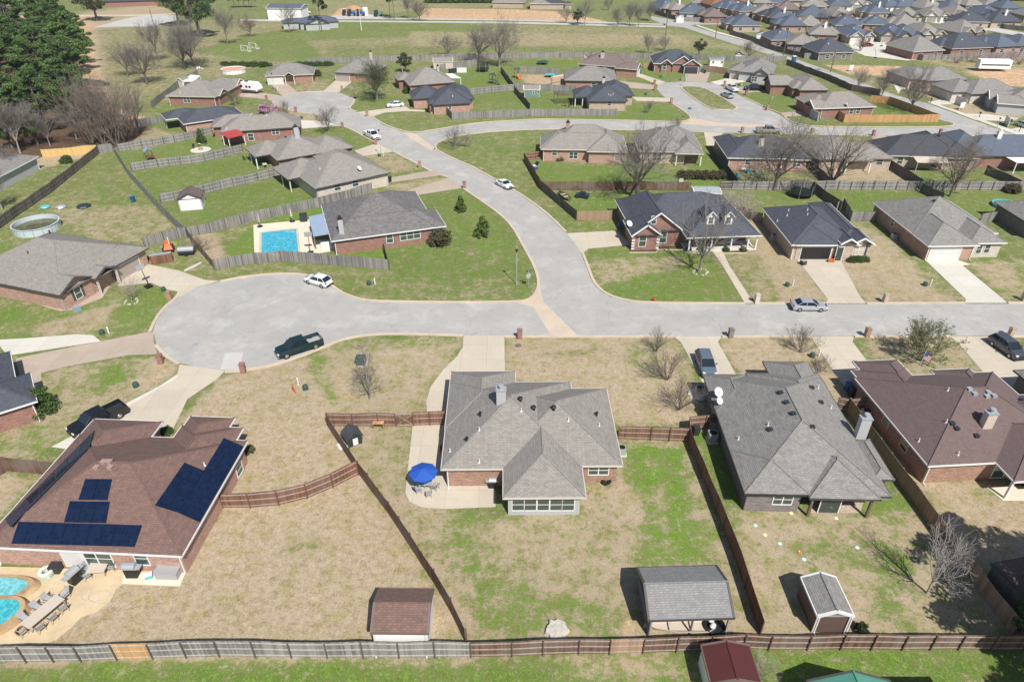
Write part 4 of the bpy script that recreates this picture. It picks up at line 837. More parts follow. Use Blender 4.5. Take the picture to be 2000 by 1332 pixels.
# ---- blue garage house
h=House('slate blue roofed house with an open garage and a trimmed hedge',(1554,479),(1630,479),[(-.6,.1,10.4,15.3),(.1,0,7.0,9),(6.9,-.5,9.7,5,{'g':'S','p':.62,'z':3.1,'ax':'v','wall':'brick_tan'}),(8.9,.1,12.6,6,{'g':'S','p':.6,'ax':'v'}),(8,2,12.2,17.5)],'roof_slate_blue','brick_tan','white_trim',.50)
h.win(1,'S',1594,490,4.7,2.1,'G',glass='black'); h.win(3,'S',1678,486,1.7,1.7,sh=True,zc=1.6,glass='siding_tan'); h.win(2,'S',1642,485,1.0,2.3,'D',glass='window_glass')  # black door panel paints the dark inside of the open garage
for p in ((1540,412),(1577,411),(1537,422),(1577,420),(1518,433)): h.vent(*p,'pipe')
# ---- grey large right
h=House('grey roofed house with a white double garage door and pale brick gable',(1814,481),(1886,480),[(-.1,0,8.2,12),(-.1,4.5,14.0,18.6),(7.0,.8,13.1,11,{'g':'','p':.5,'ax':'v','wall':'brick_pale'})],'roof_grey','brick_pink','white_trim',.52)
h.win(0,'S',1846,493,4.9,2.15,'G',glass='garage_white'); h.win(2,'S',1912,487,.8,1.4); h.win(2,'S',1928,486,.8,1.4); h.win(0,'W',1744,434,1.0,1.5); h.vent(1825,393,'box')
# ---- left edge houses
h=House('dark blue roofed brick house cut by the left edge below the cul-de-sac',(0,806),(73,783),[(-12,0,3.4,6.5),(-12,3,1.9,13),(-12,4,.2,9.5)],'roof_slate_blue','brick_red','white_trim',.5)
h=House('grey roofed house cut by the left edge near the pine wood',(0,345),(73,307),[(-14,0,12.4,10,{'wall':'siding_grey'})],'roof_grey','siding_grey','white_trim',.46)
h=House('charcoal roofed house with dark brick at the right edge by the teal play pool',(1958,405),(2010,418),[(0,-8,15,2.5)],'roof_grey','brick_grey','dark_trim',.46,ang=0)
# ---- streets behind
h=House('red brick house with a taupe roof beside the parked travel trailer',(323,188),(421,190),[(0,0,14.2,13),(5,2,14.6,19,{'g':''}),(9.5,13.4,14.5,19.3,{'g':'E','ax':'u'}),(9.5,1.5,14.8,7,{'g':'E','ax':'u'})],'roof_taupe','brick_red','cream_trim',.46)
h.win(0,'S',365,196,1.8,1.3); h.win(2,'E',460,175,3.0,2.1,'G',glass='garage_white'); h.vent(408,147,'box','pipe_white'); h.vent(352,183,'pipe')
h=House('slate blue roofed house with a white posted porch facing the bare trees',(358,243),(468,227),[(0,0,14.6,9.2),(-2.8,6.5,6,13,{'open':True,'posts':[(-2.5,9.6),(-2.5,12.6)]})],'roof_slate_blue','brick_pink','white_trim',.42)
h.win(0,'S',430,233,1.2,1.2)
for p in ((371,206),(373,205),(376,203)): h.vent(*p,'box','black')
h=House('taupe roofed red brick house with a red metal pergola roof at its back',(429.5,259.4),(589,248),[(0,0,18.2,8.8),(-2.4,4.8,10,12),(8,3,16.5,12)],'roof_taupe','brick_red','dark_trim',.50)
h.win(0,'S',490,268,1.2,1.6); h.win(0,'S',538,258,1.6,1.1,glass='window_glass')
for p in ((489,226),(492,224),(521,227),(443,251)): h.vent(*p,'pipe')
h=House('taupe roofed house with a pale metal chimney above the long driveway',(540.6,314.5),(628,299),[(0,0,12,12),(-3.2,5,5,12.5,{'open':True,'posts':[(-2.9,5.4),(-2.9,9.8)]}),(8,-.2,17,9.2)],'roof_taupe','brick_brown','dark_trim',.50)
h.chimney(581.5,272,2.6,1.0,'siding_grey')
for p in ((549,263),(552,264),(558,269),(565,262)): h.vent(*p,'box')
h.win(0,'S',579,311,1.2,1.0)
h=House('broad taupe roofed house of pale brick with a back porch by the wood fence',(614.7,369.6),(762,337.3),[(0,0,15.8,14),(-2.3,7.8,7,16.5,{'open':True,'posts':[(-1.9,8.2),(-1.9,12.5)],'postm':'cream_trim'}),(7,8,14.6,18.4)],'roof_taupe','brick_pale','dark_trim',.50)
h.win(0,'S',659,366,1.2,1.2); h.win(0,'S',694,358,1.2,1.2); h.dish(703,335,.5)
for p in ((623,300),(630,297),(625,331)): h.vent(*p,'pipe')
h=House('grey roofed house with a white double garage door at the head of the cul-de-sac',(517,149),(611,139),[(0,0,14.6,10),(0,-.2,5.4,7,{}),(5.6,-1.2,9,4,{'g':'S','p':.6,'open':True,'posts':[(6,-.8),(8.6,-.8)]})],'roof_grey','brick_brown','cream_trim',.50,ang=10)
h.win(1,'S',538,157,4.6,2.1,'G',glass='garage_white')
h=House('grey roofed house with a tan garage and a tall chimney by the back field',(652,142),(690,144),[(0,0,12.3,14),(0,-.1,6.3,6)],'roof_grey','brick_brown','dark_trim',.54)
h.win(1,'S',669,151,4.6,2.1,'G',glass='garage_tan'); h.chimney(724,112,1.8,.9,'brick_pale')
h=House('taupe roofed brick house with a white patio cover in its yard',(799,168),(890,161),[(0,0,14,13.5),(-1.8,8,4,15)],'roof_taupe','brick_red','brown_trim',.52)
h.chimney(856,140,1.6,.7,'siding_grey')
h=House('slate blue roofed house of pink brick with a white car on its drive',(843.8,205.4),(917.4,198.6),[(0,0,10.6,12.5),(-4.6,7.6,4,16.5),(4,4,12,18),(-.9,1.2,2,5,{})],'roof_slate_blue','brick_pink','dark_trim',.56,ang=12)
h.win(0,'S',879,211,.7,.8); h.win(1,'W',790,192,4.2,2.1,'G',glass='garage_blue'); h.vent(884,189,'pipe')
h=House('plain grey roofed house between the plum and slate blue roofs',(1102,158),(1205.7,159.6),[(0,0,15.7,13),(8,3,15.8,15)],'roof_grey','brick_brown','dark_trim',.46)
h.win(0,'S',1160,166,1.4,1.0)
h=House('mid brown roofed house with a white garage door and chimney by the back field',(1127.6,125),(1231,133),[(0,0,17.6,12),(13,-2,20.5,4,{'g':'E','ax':'u'})],'roof_mid_brown','brick_brown','cream_trim',.46)
h.win(1,'E',1247,139,4.4,2.2,'G',glass='garage_white'); h.chimney(1176,115,2.0,1.1,'brick_pale'); 
h=House('slate blue hip roofed brick house joined to a wooden pergola',(1148,198),(1226.7,198),[(0,0,10.8,13),(-3.2,4.7,4,12.8,{'open':True,'posts':[(-2.9,5.1),(-.9,5.1)]}),(4,6,13.4,18.5)],'roof_slate_blue','brick_tan','dark_trim',.54)
h.win(0,'S',1190,203,1.0,.9); h.chimney(1179,163,1.5,.8,'brick_pale')
for p in ((1189,186),(1193,188),(1197,185)): h.vent(*p,'pipe')
h=House('dark blue roofed house with three brick gables and a dark garage door',(1288,124.6),(1370,127.6),[(-2,0,12.8,12),(.2,-.6,4.2,5,{'g':'S','p':.7,'ax':'v'}),(3.9,-.4,11.3,8,{'g':'S','p':.66,'ax':'v'}),(7.4,-2.4,13.3,6,{'g':'S','p':.62,'ax':'v'})],'roof_slate_blue','brick_red','white_trim',.56,ang=-4)
h.win(3,'S',1350,135,4.3,2.1,'G',glass='garage_dark'); h.win(1,'S',1298,131,1.1,1.6); h.vent(1316,97,'box','pipe_white')
h=House('grey roofed house with grey siding gable at the end of the loop street',(1423,137.7),(1454,141.6),[(0,0,5.6,8),(3,-1,13.6,14),(7.5,-3.2,12.5,6,{'g':'S','p':.6,'ax':'v','wall':'siding_grey'})],'roof_grey','siding_grey','dark_trim',.52,ang=-22)
h.win(0,'S',1441,151,4.4,2.1,'G',glass='garage_tan'); h.win(2,'S',1473,155,1.6,1.4)
h=House('taupe roofed red brick house with a tall gable over its side garage',(1562,177),(1620.5,176.7),[(0,0,8.6,14),(-6.2,6.4,3,13,{'g':'W','ax':'u','p':.62}),(-1.2,2.4,4,9)],'roof_taupe','brick_red','dark_trim',.62)
h=House('taupe roofed house with a white garage inside the golden fence',(1603.8,212.5),(1712.5,208.8),[(0,0,15.3,10.5),(-1.9,.1,4,5.8,{'g':'W','ax':'u'}),(-1.2,3,6,12)],'roof_taupe','brick_red','white_trim',.54)
h.win(1,'W',1592,220,3.8,2.1,'G',glass='garage_blue'); h.win(0,'S',1663,218,1.0,1.3); h.win(0,'S',1676,217,1.0,1.3); h.dish(1653,209,.5,'metal_grey')
h=House('light taupe roofed house with a recessed back patio and a brick chimney',(1069.4,292),(1227,299.8),[(-1.4,0,17.2,8),(0,.2,16.5,12),(8.5,-1.2,17.3,11),(-1.6,1,6,10)],'roof_taupe','brick_pink','cream_trim',.62,ang=-2.5)
h.chimney(1109,250,1.2,.8,'brick_pink'); h.win(0,'S',1083,298,1.0,1.3); h.win(0,'S',1120,304,1.8,1.3,glass='window_glass'); h.win(0,'S',1164,303,1.6,1.2); h.win(2,'S',1205,309,1.1,1.4,glass='siding_tan')
h=House('taupe roofed tan brick house behind the big forked bare tree',(1261,296),(1373.4,302.7),[(-1.6,0,9,12.5),(6.2,-1.2,12.2,9,{'open':True,'posts':[(6.6,-.8),(11.8,-.8)]}),(2,3,12.5,14)],'roof_grey','brick_tan','cream_trim',.62,ang=-3)
h.win(0,'S',1283,307,1.8,1.6)
m_=MB(); m_.box(7,1,0,11.6,1.2,2.6); m_.build('wall',MT['brick_brown'],h.t)
h=House('dark slate roofed house with a tall pale chimney beside the green wall fence',(1436,309),(1582,312.7),[(-1.6,0,15,11.8),(-1.6,2,4,15),(10.6,-.6,15.4,7)],'roof_slate_blue','brick_pink','white_trim',.52,ang=-2.5)
h.chimney(1486,287,2.0,1.1,'brick_pale'); h.win(0,'S',1461,317,1.1,1.2); h.win(2,'S',1556,320,1.6,1.2)
h=House('taupe roofed tan brick house behind the many stemmed bare tree',(1599,311.8),(1745,308.4),[(0,0,16.1,9),(0,.5,12,13.5),(5.4,-1.2,11.2,6,{'open':True,'posts':[(5.8,-.8),(10.8,-.8)]})],'roof_taupe','brick_tan','brown_trim',.46,ang=1.5)
h.win(0,'S',1718,316,1.3,1.3)
h=House('large charcoal blue roofed house with a striped tan awning at its back',(1749,305),(1918.5,313.5),[(-2.2,.2,16.8,10.5),(3,0,14,13),(9.6,-.6,16.9,8)],'roof_charcoal','brick_tan','cream_trim',.60,ang=-3.5)
h.win(0,'S',1758,314,1.1,1.4); h.win(2,'S',1889,321,1.0,1.1); m_=MB(); m_.quad((3.6,-2.6,2.2),(10.4,-2.6,2.2),(10.4,.4,2.75),(3.6,.4,2.75)); m_.quad((3.6,-2.6,2.12),(10.4,-2.6,2.12),(10.4,.4,2.67),(3.6,.4,2.67)); m_.box(3.7,-2.5,0,3.8,-2.4,2.15); m_.box(10.2,-2.5,0,10.3,-2.4,2.15); m_.build('awning',MT['siding_tan'],h.t)
h.vent(1833,266,'box','black')
h=House('blue grey roofed house with a white patio cover at the right edge',(1920,305),(1980,305),[(-3,0,16,10),(-6,2,4,14)],'roof_blue_grey','brick_red','dark_trim',.60)
h.chimney(1951,272,1.6,.9,'siding_white','white_trim'); m_=MB(); m_.box(5.0,-3.6,2.35,12,.4,2.45); m_.box(5.1,-3.5,0,5.25,-3.35,2.35); m_.box(10,-3.5,0,10.15,-3.35,2.35); m_.build('patio_cover',MT['siding_white'],h.t)
h=House('new taupe roofed house nearest the open dirt lots across the road',(1812,159),(1906,156),[(0,0,13.5,11),(-3.8,3,6,15),(-1,1.5,8,14)],'roof_grey','brick_tan','dark_trim',.50,ang=8)
h.win(1,'W',1790,160,4.2,2.1,'G',glass='garage_white')
h=House('new white brick house with a taupe roof between its two new neighbours',(1897,184.5),(1998,181),[(0,0,15.6,11),(-3.8,2.5,6,13)],'roof_grey','brick_pale','dark_trim',.50,ang=7)
h.win(1,'W',1880,190,4.2,2.1,'G',glass='garage_white')
h=House('new grey gabled house with blue front door cut by the right edge',(1962,200),(2040,206),[(0,0,14,11),(-3,3,8,9,{'g':'W','ax':'u','wall':'siding_grey'}),(-2,-2,6,4,{'g':'W','ax':'u','wall':'siding_grey'})],'roof_taupe','siding_grey','white_trim',.55,ang=-20)
h.win(2,'W',1975,218,4.0,2.1,'G',glass='garage_white')
# field buildings at the top
h=House('blue grey ranch house with wide gable by the machine yard',(584,46),(646,43),[(0,0,17,11),(-7,3,6,10,{}),(2,-4,13,4,{'g':'S','p':.35,'ax':'v'})],'roof_blue_grey','siding_grey','dark_trim',.36)
h=House('long white metal shop with a blue roof behind the blue grey house',(518,16.5),(580,17),[(0,0,17,12,{'g':'WE','p':.2,'ax':'u'})],'roof_blue_grey','siding_white','white_trim',.2,z=5,name='metal_shop',cat='shop')
h=House('dark roofed long building at the top behind the big evergreen',(200,4),(310,1),[(0,0,38,14)],'roof_charcoal','brick_red','dark_trim',.4)
h=House('taupe roofed brick house at the top beyond the orange field',(960,5),(1024,6),[(0,0,17,9)],'roof_taupe','brick_tan','cream_trim',.4)
h=House('tan brick house with dark solar roof at the top beyond the orange field',(1053,8),(1097,8),[(0,0,14,8),(-5,0,6,9,{'roof':'roof_taupe'}),(13,-1,17,4,{})],'roof_charcoal','brick_tan','white_trim',.4)
# ================= FAR SUBDIVISION =================
ORD=['first','second','third','fourth','fifth','sixth','seventh','eighth','ninth','tenth','eleventh','twelfth']
NM={'roof_slate_blue':'dark blue','roof_blue_grey':'blue grey','roof_grey':'grey','roof_taupe':'taupe','roof_mid_brown':'brown','roof_rust':'rust red','roof_charcoal':'charcoal','roof_light_grey':'light grey','roof_brown':'deep brown'}
B_,S_,T_,G_,M_,U_,K_,L_=('roof_blue_grey','roof_slate_blue','roof_taupe','roof_grey','roof_mid_brown','roof_rust','roof_charcoal','roof_light_grey')
FAR=[
('along the dark fence of the diagonal road',[(1432,50.6,1488,50.6,B_,16,'brick_tan','n'),(1506,79,1555,79,B_,13,'brick_brown','n'),(1537,87,1572,93,T_,12,'brick_grey','n'),(1599,104,1669,102.5,S_,13,'brick_grey','n')]),
('beside the side street corner at the top',[(1311,20.6,1340,17.5,T_,14,'brick_brown','c'),(1326,25.6,1356,27,B_,16,'brick_pale','n'),(1375.6,33.8,1405,33.8,M_,15,'brick_red','n'),(1290,17,1312,15,B_,14,'siding_grey','n')]),
('facing the far cul-de-sac',[(1580,68,1631,71,T_,13,'brick_brown','c'),(1654,71,1708,70.5,B_,14,'brick_pale','g'),(1717,68,1742,69,B_,14,'brick_pale','g'),(1750,72,1786,72,B_,14,'brick_tan','g'),(1794,68,1836,67.5,T_,14,'brick_pale','g'),(1875,65,1922,62,T_,14,'brick_brown','g')]),
('backing onto the long grey fence by the dirt lots',[(1784,102,1845,98,G_,14,'brick_red','n'),(1859,96,1941,93,S_,13,'brick_red','n'),(1947.5,93,1981,91,B_,14,'brick_pink','n'),(1985,91,2030,90,B_,13,'brick_pink','n')]),
('in the second line behind the far cul-de-sac',[(1526,51,1560,51,B_,12,'brick_pink','n'),(1560,50,1595,50.6,T_,12,'brick_brown','n'),(1631,50,1685,51,B_,12,'brick_pale','n'),(1688,48,1731,51,B_,12,'brick_brown','n'),(1750,49,1802,49,T_,12,'brick_grey','n')]),
('in the third line behind the far cul-de-sac',[(1505,36.5,1546,37.5,B_,11,'brick_tan','c'),(1557,33,1621,35.6,B_,14,'brick_brown','n'),(1626,33,1666,32.5,T_,14,'brick_pink','g'),(1697,26,1725,26,B_,13,'brick_tan','c'),(1752,32,1800,33,T_,12,'brick_pale','g'),(1804,31,1857,32,T_,13,'siding_white','g')]),
('around the upper right street bend',[(1870,42.5,1935,44,S_,13,'brick_tan','n'),(1937,43,1999,43,S_,13,'brick_tan','c'),(1862,30,1902,29,T_,12,'brick_pale','g'),(1916,28,1952,28,B_,13,'brick_pink','g'),(1955,17,1997,17,B_,13,'siding_grey','n'),(2002,32,2040,32,G_,12,'brick_tan','n')]),
('near the top edge over the side street',[(1389,11.3,1425,10,U_,15,'brick_red','n'),(1417,17.5,1444,16,B_,13,'brick_tan','n'),(1444,23,1466,22.5,B_,15,'brick_tan','c'),(1469,26,1490,27,T_,15,'brick_tan','n'),(1499,34,1525,34,K_,13,'brick_brown','n'),(1516,19,1552,22.5,M_,13,'brick_pale','n'),(1352,5,1380,7,G_,11,'siding_white','n'),(1428,7,1452,7,U_,11,'siding_white','g')]),
('in the upper middle of the far estate',[(1566,12.5,1620,16,T_,12,'brick_tan','n'),(1620,12,1651,12.5,B_,12,'siding_white','n'),(1660,9,1690,9,T_,12,'siding_white','g'),(1729,14,1750,13,B_,12,'siding_white','n'),(1752,14,1804,12.5,B_,13,'siding_white','n'),(1804,17.5,1850,16,T_,13,'brick_pale','c')]),
('in the upper right corner estate',[(1850,20,1885,18,B_,12,'brick_pale','n'),(1887,11,1920,10,T_,12,'brick_grey','n'),(1922,11,1950,11,G_,12,'brick_grey','n'),(1860,5,1890,5,B_,11,'brick_grey','n')]),
('on the top edge of the far estate',[(1495,5,1530,6,B_,10,'siding_white','n'),(1535,3,1560,3,G_,10,'brick_tan','n'),(1575,1,1610,2,B_,10,'brick_tan','n'),(1640,1,1675,2,G_,10,'siding_white','g'),(1700,2,1735,2,B_,10,'brick_tan','n'),(1745,0,1790,1,B_,10,'siding_grey','n'),(1800,1,1850,2,K_,10,'brick_grey','n'),(1890,-3,1930,-3,B_,10,'brick_grey','n'),(1470,7,1490,7,T_,10,'brick_tan','n')]),
]
fk=random.Random(3)
for ri,(where,row) in enumerate(FAR):
    cnt={}
    for (ax,ay,bx,by,rf,dep,wl,kd) in row: cnt[rf]=cnt.get(rf,0)+1
    seen={}
    for j,(ax,ay,bx,by,rf,dep,wl,kd) in enumerate(row):
        seen[rf]=seen.get(rf,0)+1
        lab=f"{NM[rf]} roofed house {where}" if cnt[rf]==1 else f"{ORD[seen[rf]-1]} {NM[rf]} roofed house from the left {where}"
        a,b_=G(ax,ay,2.7),G(bx,by,2.7); W=(b_-a).length
        if len(lab.split())>15: lab=lab.replace('roofed house from the left','roof from the left')
        if len(lab.split())>16: lab=lab.replace('backing onto the long grey fence by the dirt lots','backing onto the long grey fence')
        an=math.degrees(math.atan2(b_.y-a.y,b_.x-a.x)); an=max(-14,min(14,an))
        W=(b_.x-a.x)/math.cos(R(an)); W=max(11,min(22,W)); sgn=fk.choice((-1,1))
        rects=[(0,0,W,dep),(W*.15,dep*.3,W*.8,dep+3)] 
        if kd=='g': rects+=[(W*.05,-1.6,W*.05+5.6,5,{'g':'S','p':.66,'ax':'v'}),(W*.6,-1.2,W*.6+4.6,5,{'g':'S','p':.66,'ax':'v'})]
        else: rects+=[(-1.6 if sgn<0 else W*.5,dep*.35,W*.5 if sgn<0 else W+1.6,dep*.95)]
        h=House(lab,(ax,ay),(bx,by),rects,rf,wl,'dark_trim' if fk.random()<.5 else 'cream_trim',.54+fk.random()*.1,group='houses of the far estate',ang=an)
        def px(u,v,z=1.3): 
            p=h.o.xy+h.e*u+h.n*v; return PJ((p.x,p.y,z))
        if kd=='g': h.win(2,'S',*px(W*.05+2.8,-1.2),4.0,2.1,'G',glass=fk.choice(('garage_dark','garage_white','garage_tan'))); h.win(3,'S',*px(W*.6+2.3,-.8),1.2,1.5)
        else:
            h.win(0,'S',*px(W*.28,.4),1.4,1.2,glass='window_glass'); h.win(0,'S',*px(W*.74,.4),1.2,1.2,glass='window_glass')
        if kd=='c' : h.chimney(*px(W*.55,dep*.30,4.5),2.2,.9,'siding_white','white_trim')
        elif fk.random()<.5: h.vent(*px(W*.4,dep*.35,4.8),'box','pipe_white')
# ================= FENCES =================
def fence(label,pts,mat,rails=None,h=1.85,group=None,posts=True,panels=(),name='wood_fence',jit=.03,world=False,railmat=None):
    P=[Vector(q) for q in (pts if world else [G(*p).xy for p in pts])]
    O=P[0]; t=thing(name,label,'fence',(O.x,O.y,0),0,group)
    rnd=random.Random(int(abs(O.x*13+O.y*7))); bays=[]
    for a,b_ in zip(P[:-1],P[1:]):
        L=(b_-a).length; n=max(1,round(L/2.44))
        for i in range(n): bays.append((a.lerp(b_,i/n),a.lerp(b_,(i+1)/n)))
    bd=MB(); rl=MB(); alt={}
    pp=[]
    hh=[h+rnd.uniform(-.12,.10) for _ in range(len(bays)+1)]
    for k,(a,b_) in enumerate(bays):
        d=(b_-a); L=d.length; d/=L; nn=Vector((-d.y,d.x)); a_,b2=a-O,b_-O
        if k and any(k==i1 for i0,i1,mm in panels) and bd.f: bd.build('fence_boards',MT[mat],t); bd=MB()
        mb=bd
        for (i0,i1,mm) in panels:
            if i0<=k<i1: mb=alt.setdefault(mm,MB())
        npk=max(2,int(L/.30)) if a.y>150 else max(2,int(L/.15)); w_=L/npk
        # every board of the bay
        for i in range(npk):
            s0=a_+d*(w_*i+.006); s1=a_+d*(w_*(i+1)-.006); f_=i/npk; z1=hh[k]*(1-f_)+hh[k+1]*f_+rnd.uniform(-jit,jit)*.5; e=nn*.011
            T=[(s0-e),(s1-e),(s1+e),(s0+e)]; c=len(mb.v); mb.v+=[(q.x,q.y,.02) for q in T]+[(q.x,q.y,z1) for q in T]
            for q in ((4,5,6,7),(0,1,5,4),(1,2,6,5),(2,3,7,6),(3,0,4,7)): mb.f.append(tuple(c+x for x in q)); mb.m.append(0)
        if rails:
            # rails stand on the side given: -1 faces the flyer (south/right of travel), +1 the other
            for rz_ in (.25,h*.52,h-.22):
                o0,o1=nn*rails*.013,nn*rails*.055; T=[a_+o0,b2+o0,b2+o1,a_+o1]; c=len(rl.v)
                dz0=(hh[k]-h)*rz_/h; dz1=(hh[k+1]-h)*rz_/h; dz=(dz0,dz1,dz1,dz0)
                rl.v+=[(q.x,q.y,rz_-.045+z_) for q,z_ in zip(T,dz)]+[(q.x,q.y,rz_+.045+z_) for q,z_ in zip(T,dz)]
                for q in ((3,2,1,0),(4,5,6,7),(0,1,5,4),(1,2,6,5),(2,3,7,6),(3,0,4,7)): rl.f.append(tuple(c+x for x in q)); rl.m.append(0)
        pp.append((a_+nn*(rails or 0)*.10,hh[k]))
        if k==len(bays)-1: pp.append((b2+nn*(rails or 0)*.10,hh[k+1]))
    if bd.f: bd.build('fence_boards',MT[mat],t)
    for mm,mb in alt.items(): tag(mb.build('fence_panel',MT[mm],t),'newer honey coloured panel' if mm in('fence_cedar','fence_tan','fence_yellow') else None)
    if rl.f: rl.build('rail',MT['fence_rail_grey' if mat=='fence_grey' else railmat or ('fence_rail' if mat in('fence_red','fence_brown') else mat)],t)
    if posts and (rails or O.y<130):
        m_=MB(); m_.box(-.048,-.048,0,.048,.048,1); p0=None
        for q,hz in pp[:100]:
            if p0 is None: p0=m_.build('post',MT['fence_dark' if mat=='fence_grey' else mat],t); o_=p0
            else: o_=p0.copy(); C.objects.link(o_)
            o_.location=(q.x,q.y,0); o_.scale=(1,1,hz-.04)
    return t
fence('long weathered grey fence along the bottom green strip, rails outward',[(-75,1303),(0,1293),(160,1290),(300,1285),(430,1281),(500,1282),(640,1283),(780,1283),(920,1282)],'fence_grey',-1,1.95,panels=((5,6,'fence_cedar'),),railmat='fence_grey')
fence('long reddish brown fence along the bottom strip behind the two sheds',[(920,1282),(1000,1281),(1060,1278),(1130,1276),(1190,1276),(1320,1272),(1450,1266),(1500,1268),(1575,1268),(1640,1267),(1760,1268),(1870,1267),(2060,1269)],'fence_brown',-1,1.85,panels=((4,5,'fence_tan'),))
fence('long dark brown fence between the bare yard and the centre house yard',[(640,833),(700,925),(760,1005),(848,1140),(880,1195),(909,1255)],'fence_brown',1)
fence('curved brown fence from the solar house to the centre yard',[(436,991),(490,991),(545,986),(600,973),(650,952),(699,927)],'fence_red',-1)
fence('red brown fence west of the patio with a braced gate',[(641,832),(690,832),(740,832),(774,832)],'fence_red',-1); fence('short red brown fence joining the gate to the centre house',[(808,831),(840,830),(872,829)],'fence_red',-1)
g=thing('fence_gate','braced wooden yard gate left of the concrete patio','gate',(*G(775,832).xy,0)); ax=(G(808,831)-G(775,832)); L=ax.length; g.rotation_euler=(0,0,math.atan2(ax.y,ax.x))
m_=MB(); 
for i in range(11): m_.box(L*i/11+.01,0,.08,L*(i+1)/11-.01,.02,1.75)
m_.build('gate_boards',MT['fence_brown'],g); m_=MB(); m_.box(0,-.06,.1,L,-.0,.22); m_.box(0,-.06,1.6,L,-.0,1.72); m_.build('gate_rail',MT['fence_rail'],g)
for a_,c_ in (((0.05,.2),(L-.05,1.6)),((.05,1.6),(L-.05,.2))): m_=MB(); m_.cyl((a_[0],-.08,a_[1]),(c_[0],-.08,c_[1]),.05,.05,4); m_.build('gate_brace',MT['fence_tan'],g)
fence('red brown fence right of the centre house',[(1207,857),(1270,859),(1343,862)],'fence_red',-1)
fence('long red brown fence between the striped lawn and the grey roofed house',[(1343,862),(1399,999),(1441,1107),(1484,1240)],'fence_red',None)
fence('short red brown fence by the two condenser units',[(1343,862),(1343,838),(1376,836),(1404,834)],'fence_red',-1)
fence('long weathered fence between the two right hand back yards',[(1652,803),(1710,882),(1800,1003),(1870,1100),(1930,1180),(1976,1240)],'fence_tan',1,1.9)
fence('stub of weathered fence by the brown roofed house bins',[(1632,800),(1652,803),(1690,802)],'fence_brown',-1)
fence('dark brown fence at the left edge above the solar roofs',[(-50,934),(0,929),(15,920),(82,926),(120,930)],'fence_brown',1)
fence('weathered grey fence south of the rectangular pool',[(420,527),(450,522),(500,515),(550,511),(600,514),(660,519),(717,524),(760,527)],'fence_grey',None)
fence('short weathered fence closing the pool yard by the big lawn',[(760,527),(751,490)],'fence_grey',-1)
fence('thin dark fence west of the rectangular pool yard',[(420,527),(395,497),(367,463)],'fence_dark',1,1.5)
fence('grey fence running up behind the rectangular pool to the driveway',[(367,463),(412,455),(500,431),(560,418),(625,405),(687,387),(727,374)],'fence_grey',None)
fence('long grey fence dividing the left yards down to the trailers',[(222,297),(252,345),(285,382),(310,410),(350,450),(367,463)],'fence_grey',1)
fence('grey fence behind the orange trailer',[(283,483),(322,473),(350,466),(367,463)],'fence_grey',None)
fence('grey fence behind the white garden shed',[(315,397),(342,392),(400,379),(432,370),(480,359),(550,343)],'fence_grey',-1)
fence('grey fence between the two yards below the playset',[(258,335),(310,327),(375,320),(400,316),(475,298)],'fence_grey',-1)
fence('grey fence above the small playset yard',[(232,297),(300,286),(362,275),(415,262)],'fence_grey',-1)
fence('short grey fence joining the yellow fence to the yards',[(195,300),(222,297)],'fence_grey',None)
fence('dark diagonal fence from the wood towards the round pool',[(197,298),(150,336),(100,377),(37,420),(0,447)],'fence_dark',1)
fence('bright yellow new fence below the pine wood',[(84,308),(140,304),(192,299)],'fence_yellow',None)
fence('grey fence left of the white posted porch',[(262,251),(320,239)],'fence_grey',None)
fence('grey fence curving up past the bare trees to the travel trailer house',[(297,212),(322,192),(357,166),(388,148)],'fence_grey',None)
fence('long grey fence along the open field behind the upper houses',[(600,126),(700,122),(814,119),(915,116),(1009,115),(1140,113),(1270,116),(1345,116),(1383,119),(1440,121),(1535,121)],'fence_grey',None,posts=False)
fence('dark fence along the diagonal road behind the loop street houses',[(1535,127),(1571,141),(1610,155),(1662,178),(1717,188)],'fence_dark',1)
fence('golden cedar fence around the corner yard by the diagonal road',[(1604,222),(1630,227),(1647,240),(1832,239),(1734,203),(1698,201)],'fence_cedar',None,1.95)
fence('long weathered fence north of the upper curved road',[(868,219),(883,234),(1000,229),(1050,227.5),(1204,227)],'fence_grey',None)
fence('grey fence behind the slate blue house with the pale posts',[(918,186),(960,181),(1004,177)],'fence_grey',-1)
fence('dark fence seen end on beside the green playhouse',[(1004,180),(1035,216)],'fence_dark',None); fence('dark fence seen end on below the big bare trees',[(978,141),(1003,176)],'fence_dark',None)
fence('grey fence above the sandy play yard',[(1012,142),(1050,143),(1093,146)],'fence_grey',None); fence('grey fence below the barn shaped shed',[(860,137),(894,132),(932,127)],'fence_grey',None)
fence('grey fence behind the green playhouse',[(1004,175),(1035,176),(1125,181)],'fence_grey',None)
fence('red brown fence along the bend of the wide street',[(1023,313),(1040,342),(1056,371)],'fence_red',None); fence('dark weathered fence continuing along the bend of the wide street',[(1056,371),(1090,400),(1126,431)],'fence_dark',None)
fence('cedar front fence beside the white trimmed blue house',[(1126,431),(1160,431),(1194,430)],'fence_tan',None); fence('grey brown fence under the big forked tree',[(1058,372),(1150,373),(1250,372),(1347,373)],'fence_brown',None)
fence('short red fence with a gate behind the round bush',[(1030,313),(1057,311)],'fence_red',-1); fence('short red fence near the taupe roofed house corner',[(1051,297),(1062,300)],'fence_red',None)
fence('long weathered fence with dark posts behind the lower right houses',[(1405,371),(1500,372),(1586,371),(1660,371),(1793,371),(1960,372),(2060,373)],'fence_grey',-1,panels=((0,1,'fence_dark'),))
fence('dark fence between the trampoline yard and its neighbour',[(1587,372),(1610,392),(1640,413)],'fence_dark',1); fence('weathered front fence between the blue and grey roofed houses',[(1632,413),(1645,405),(1660,433),(1708,433)],'fence_grey',None)
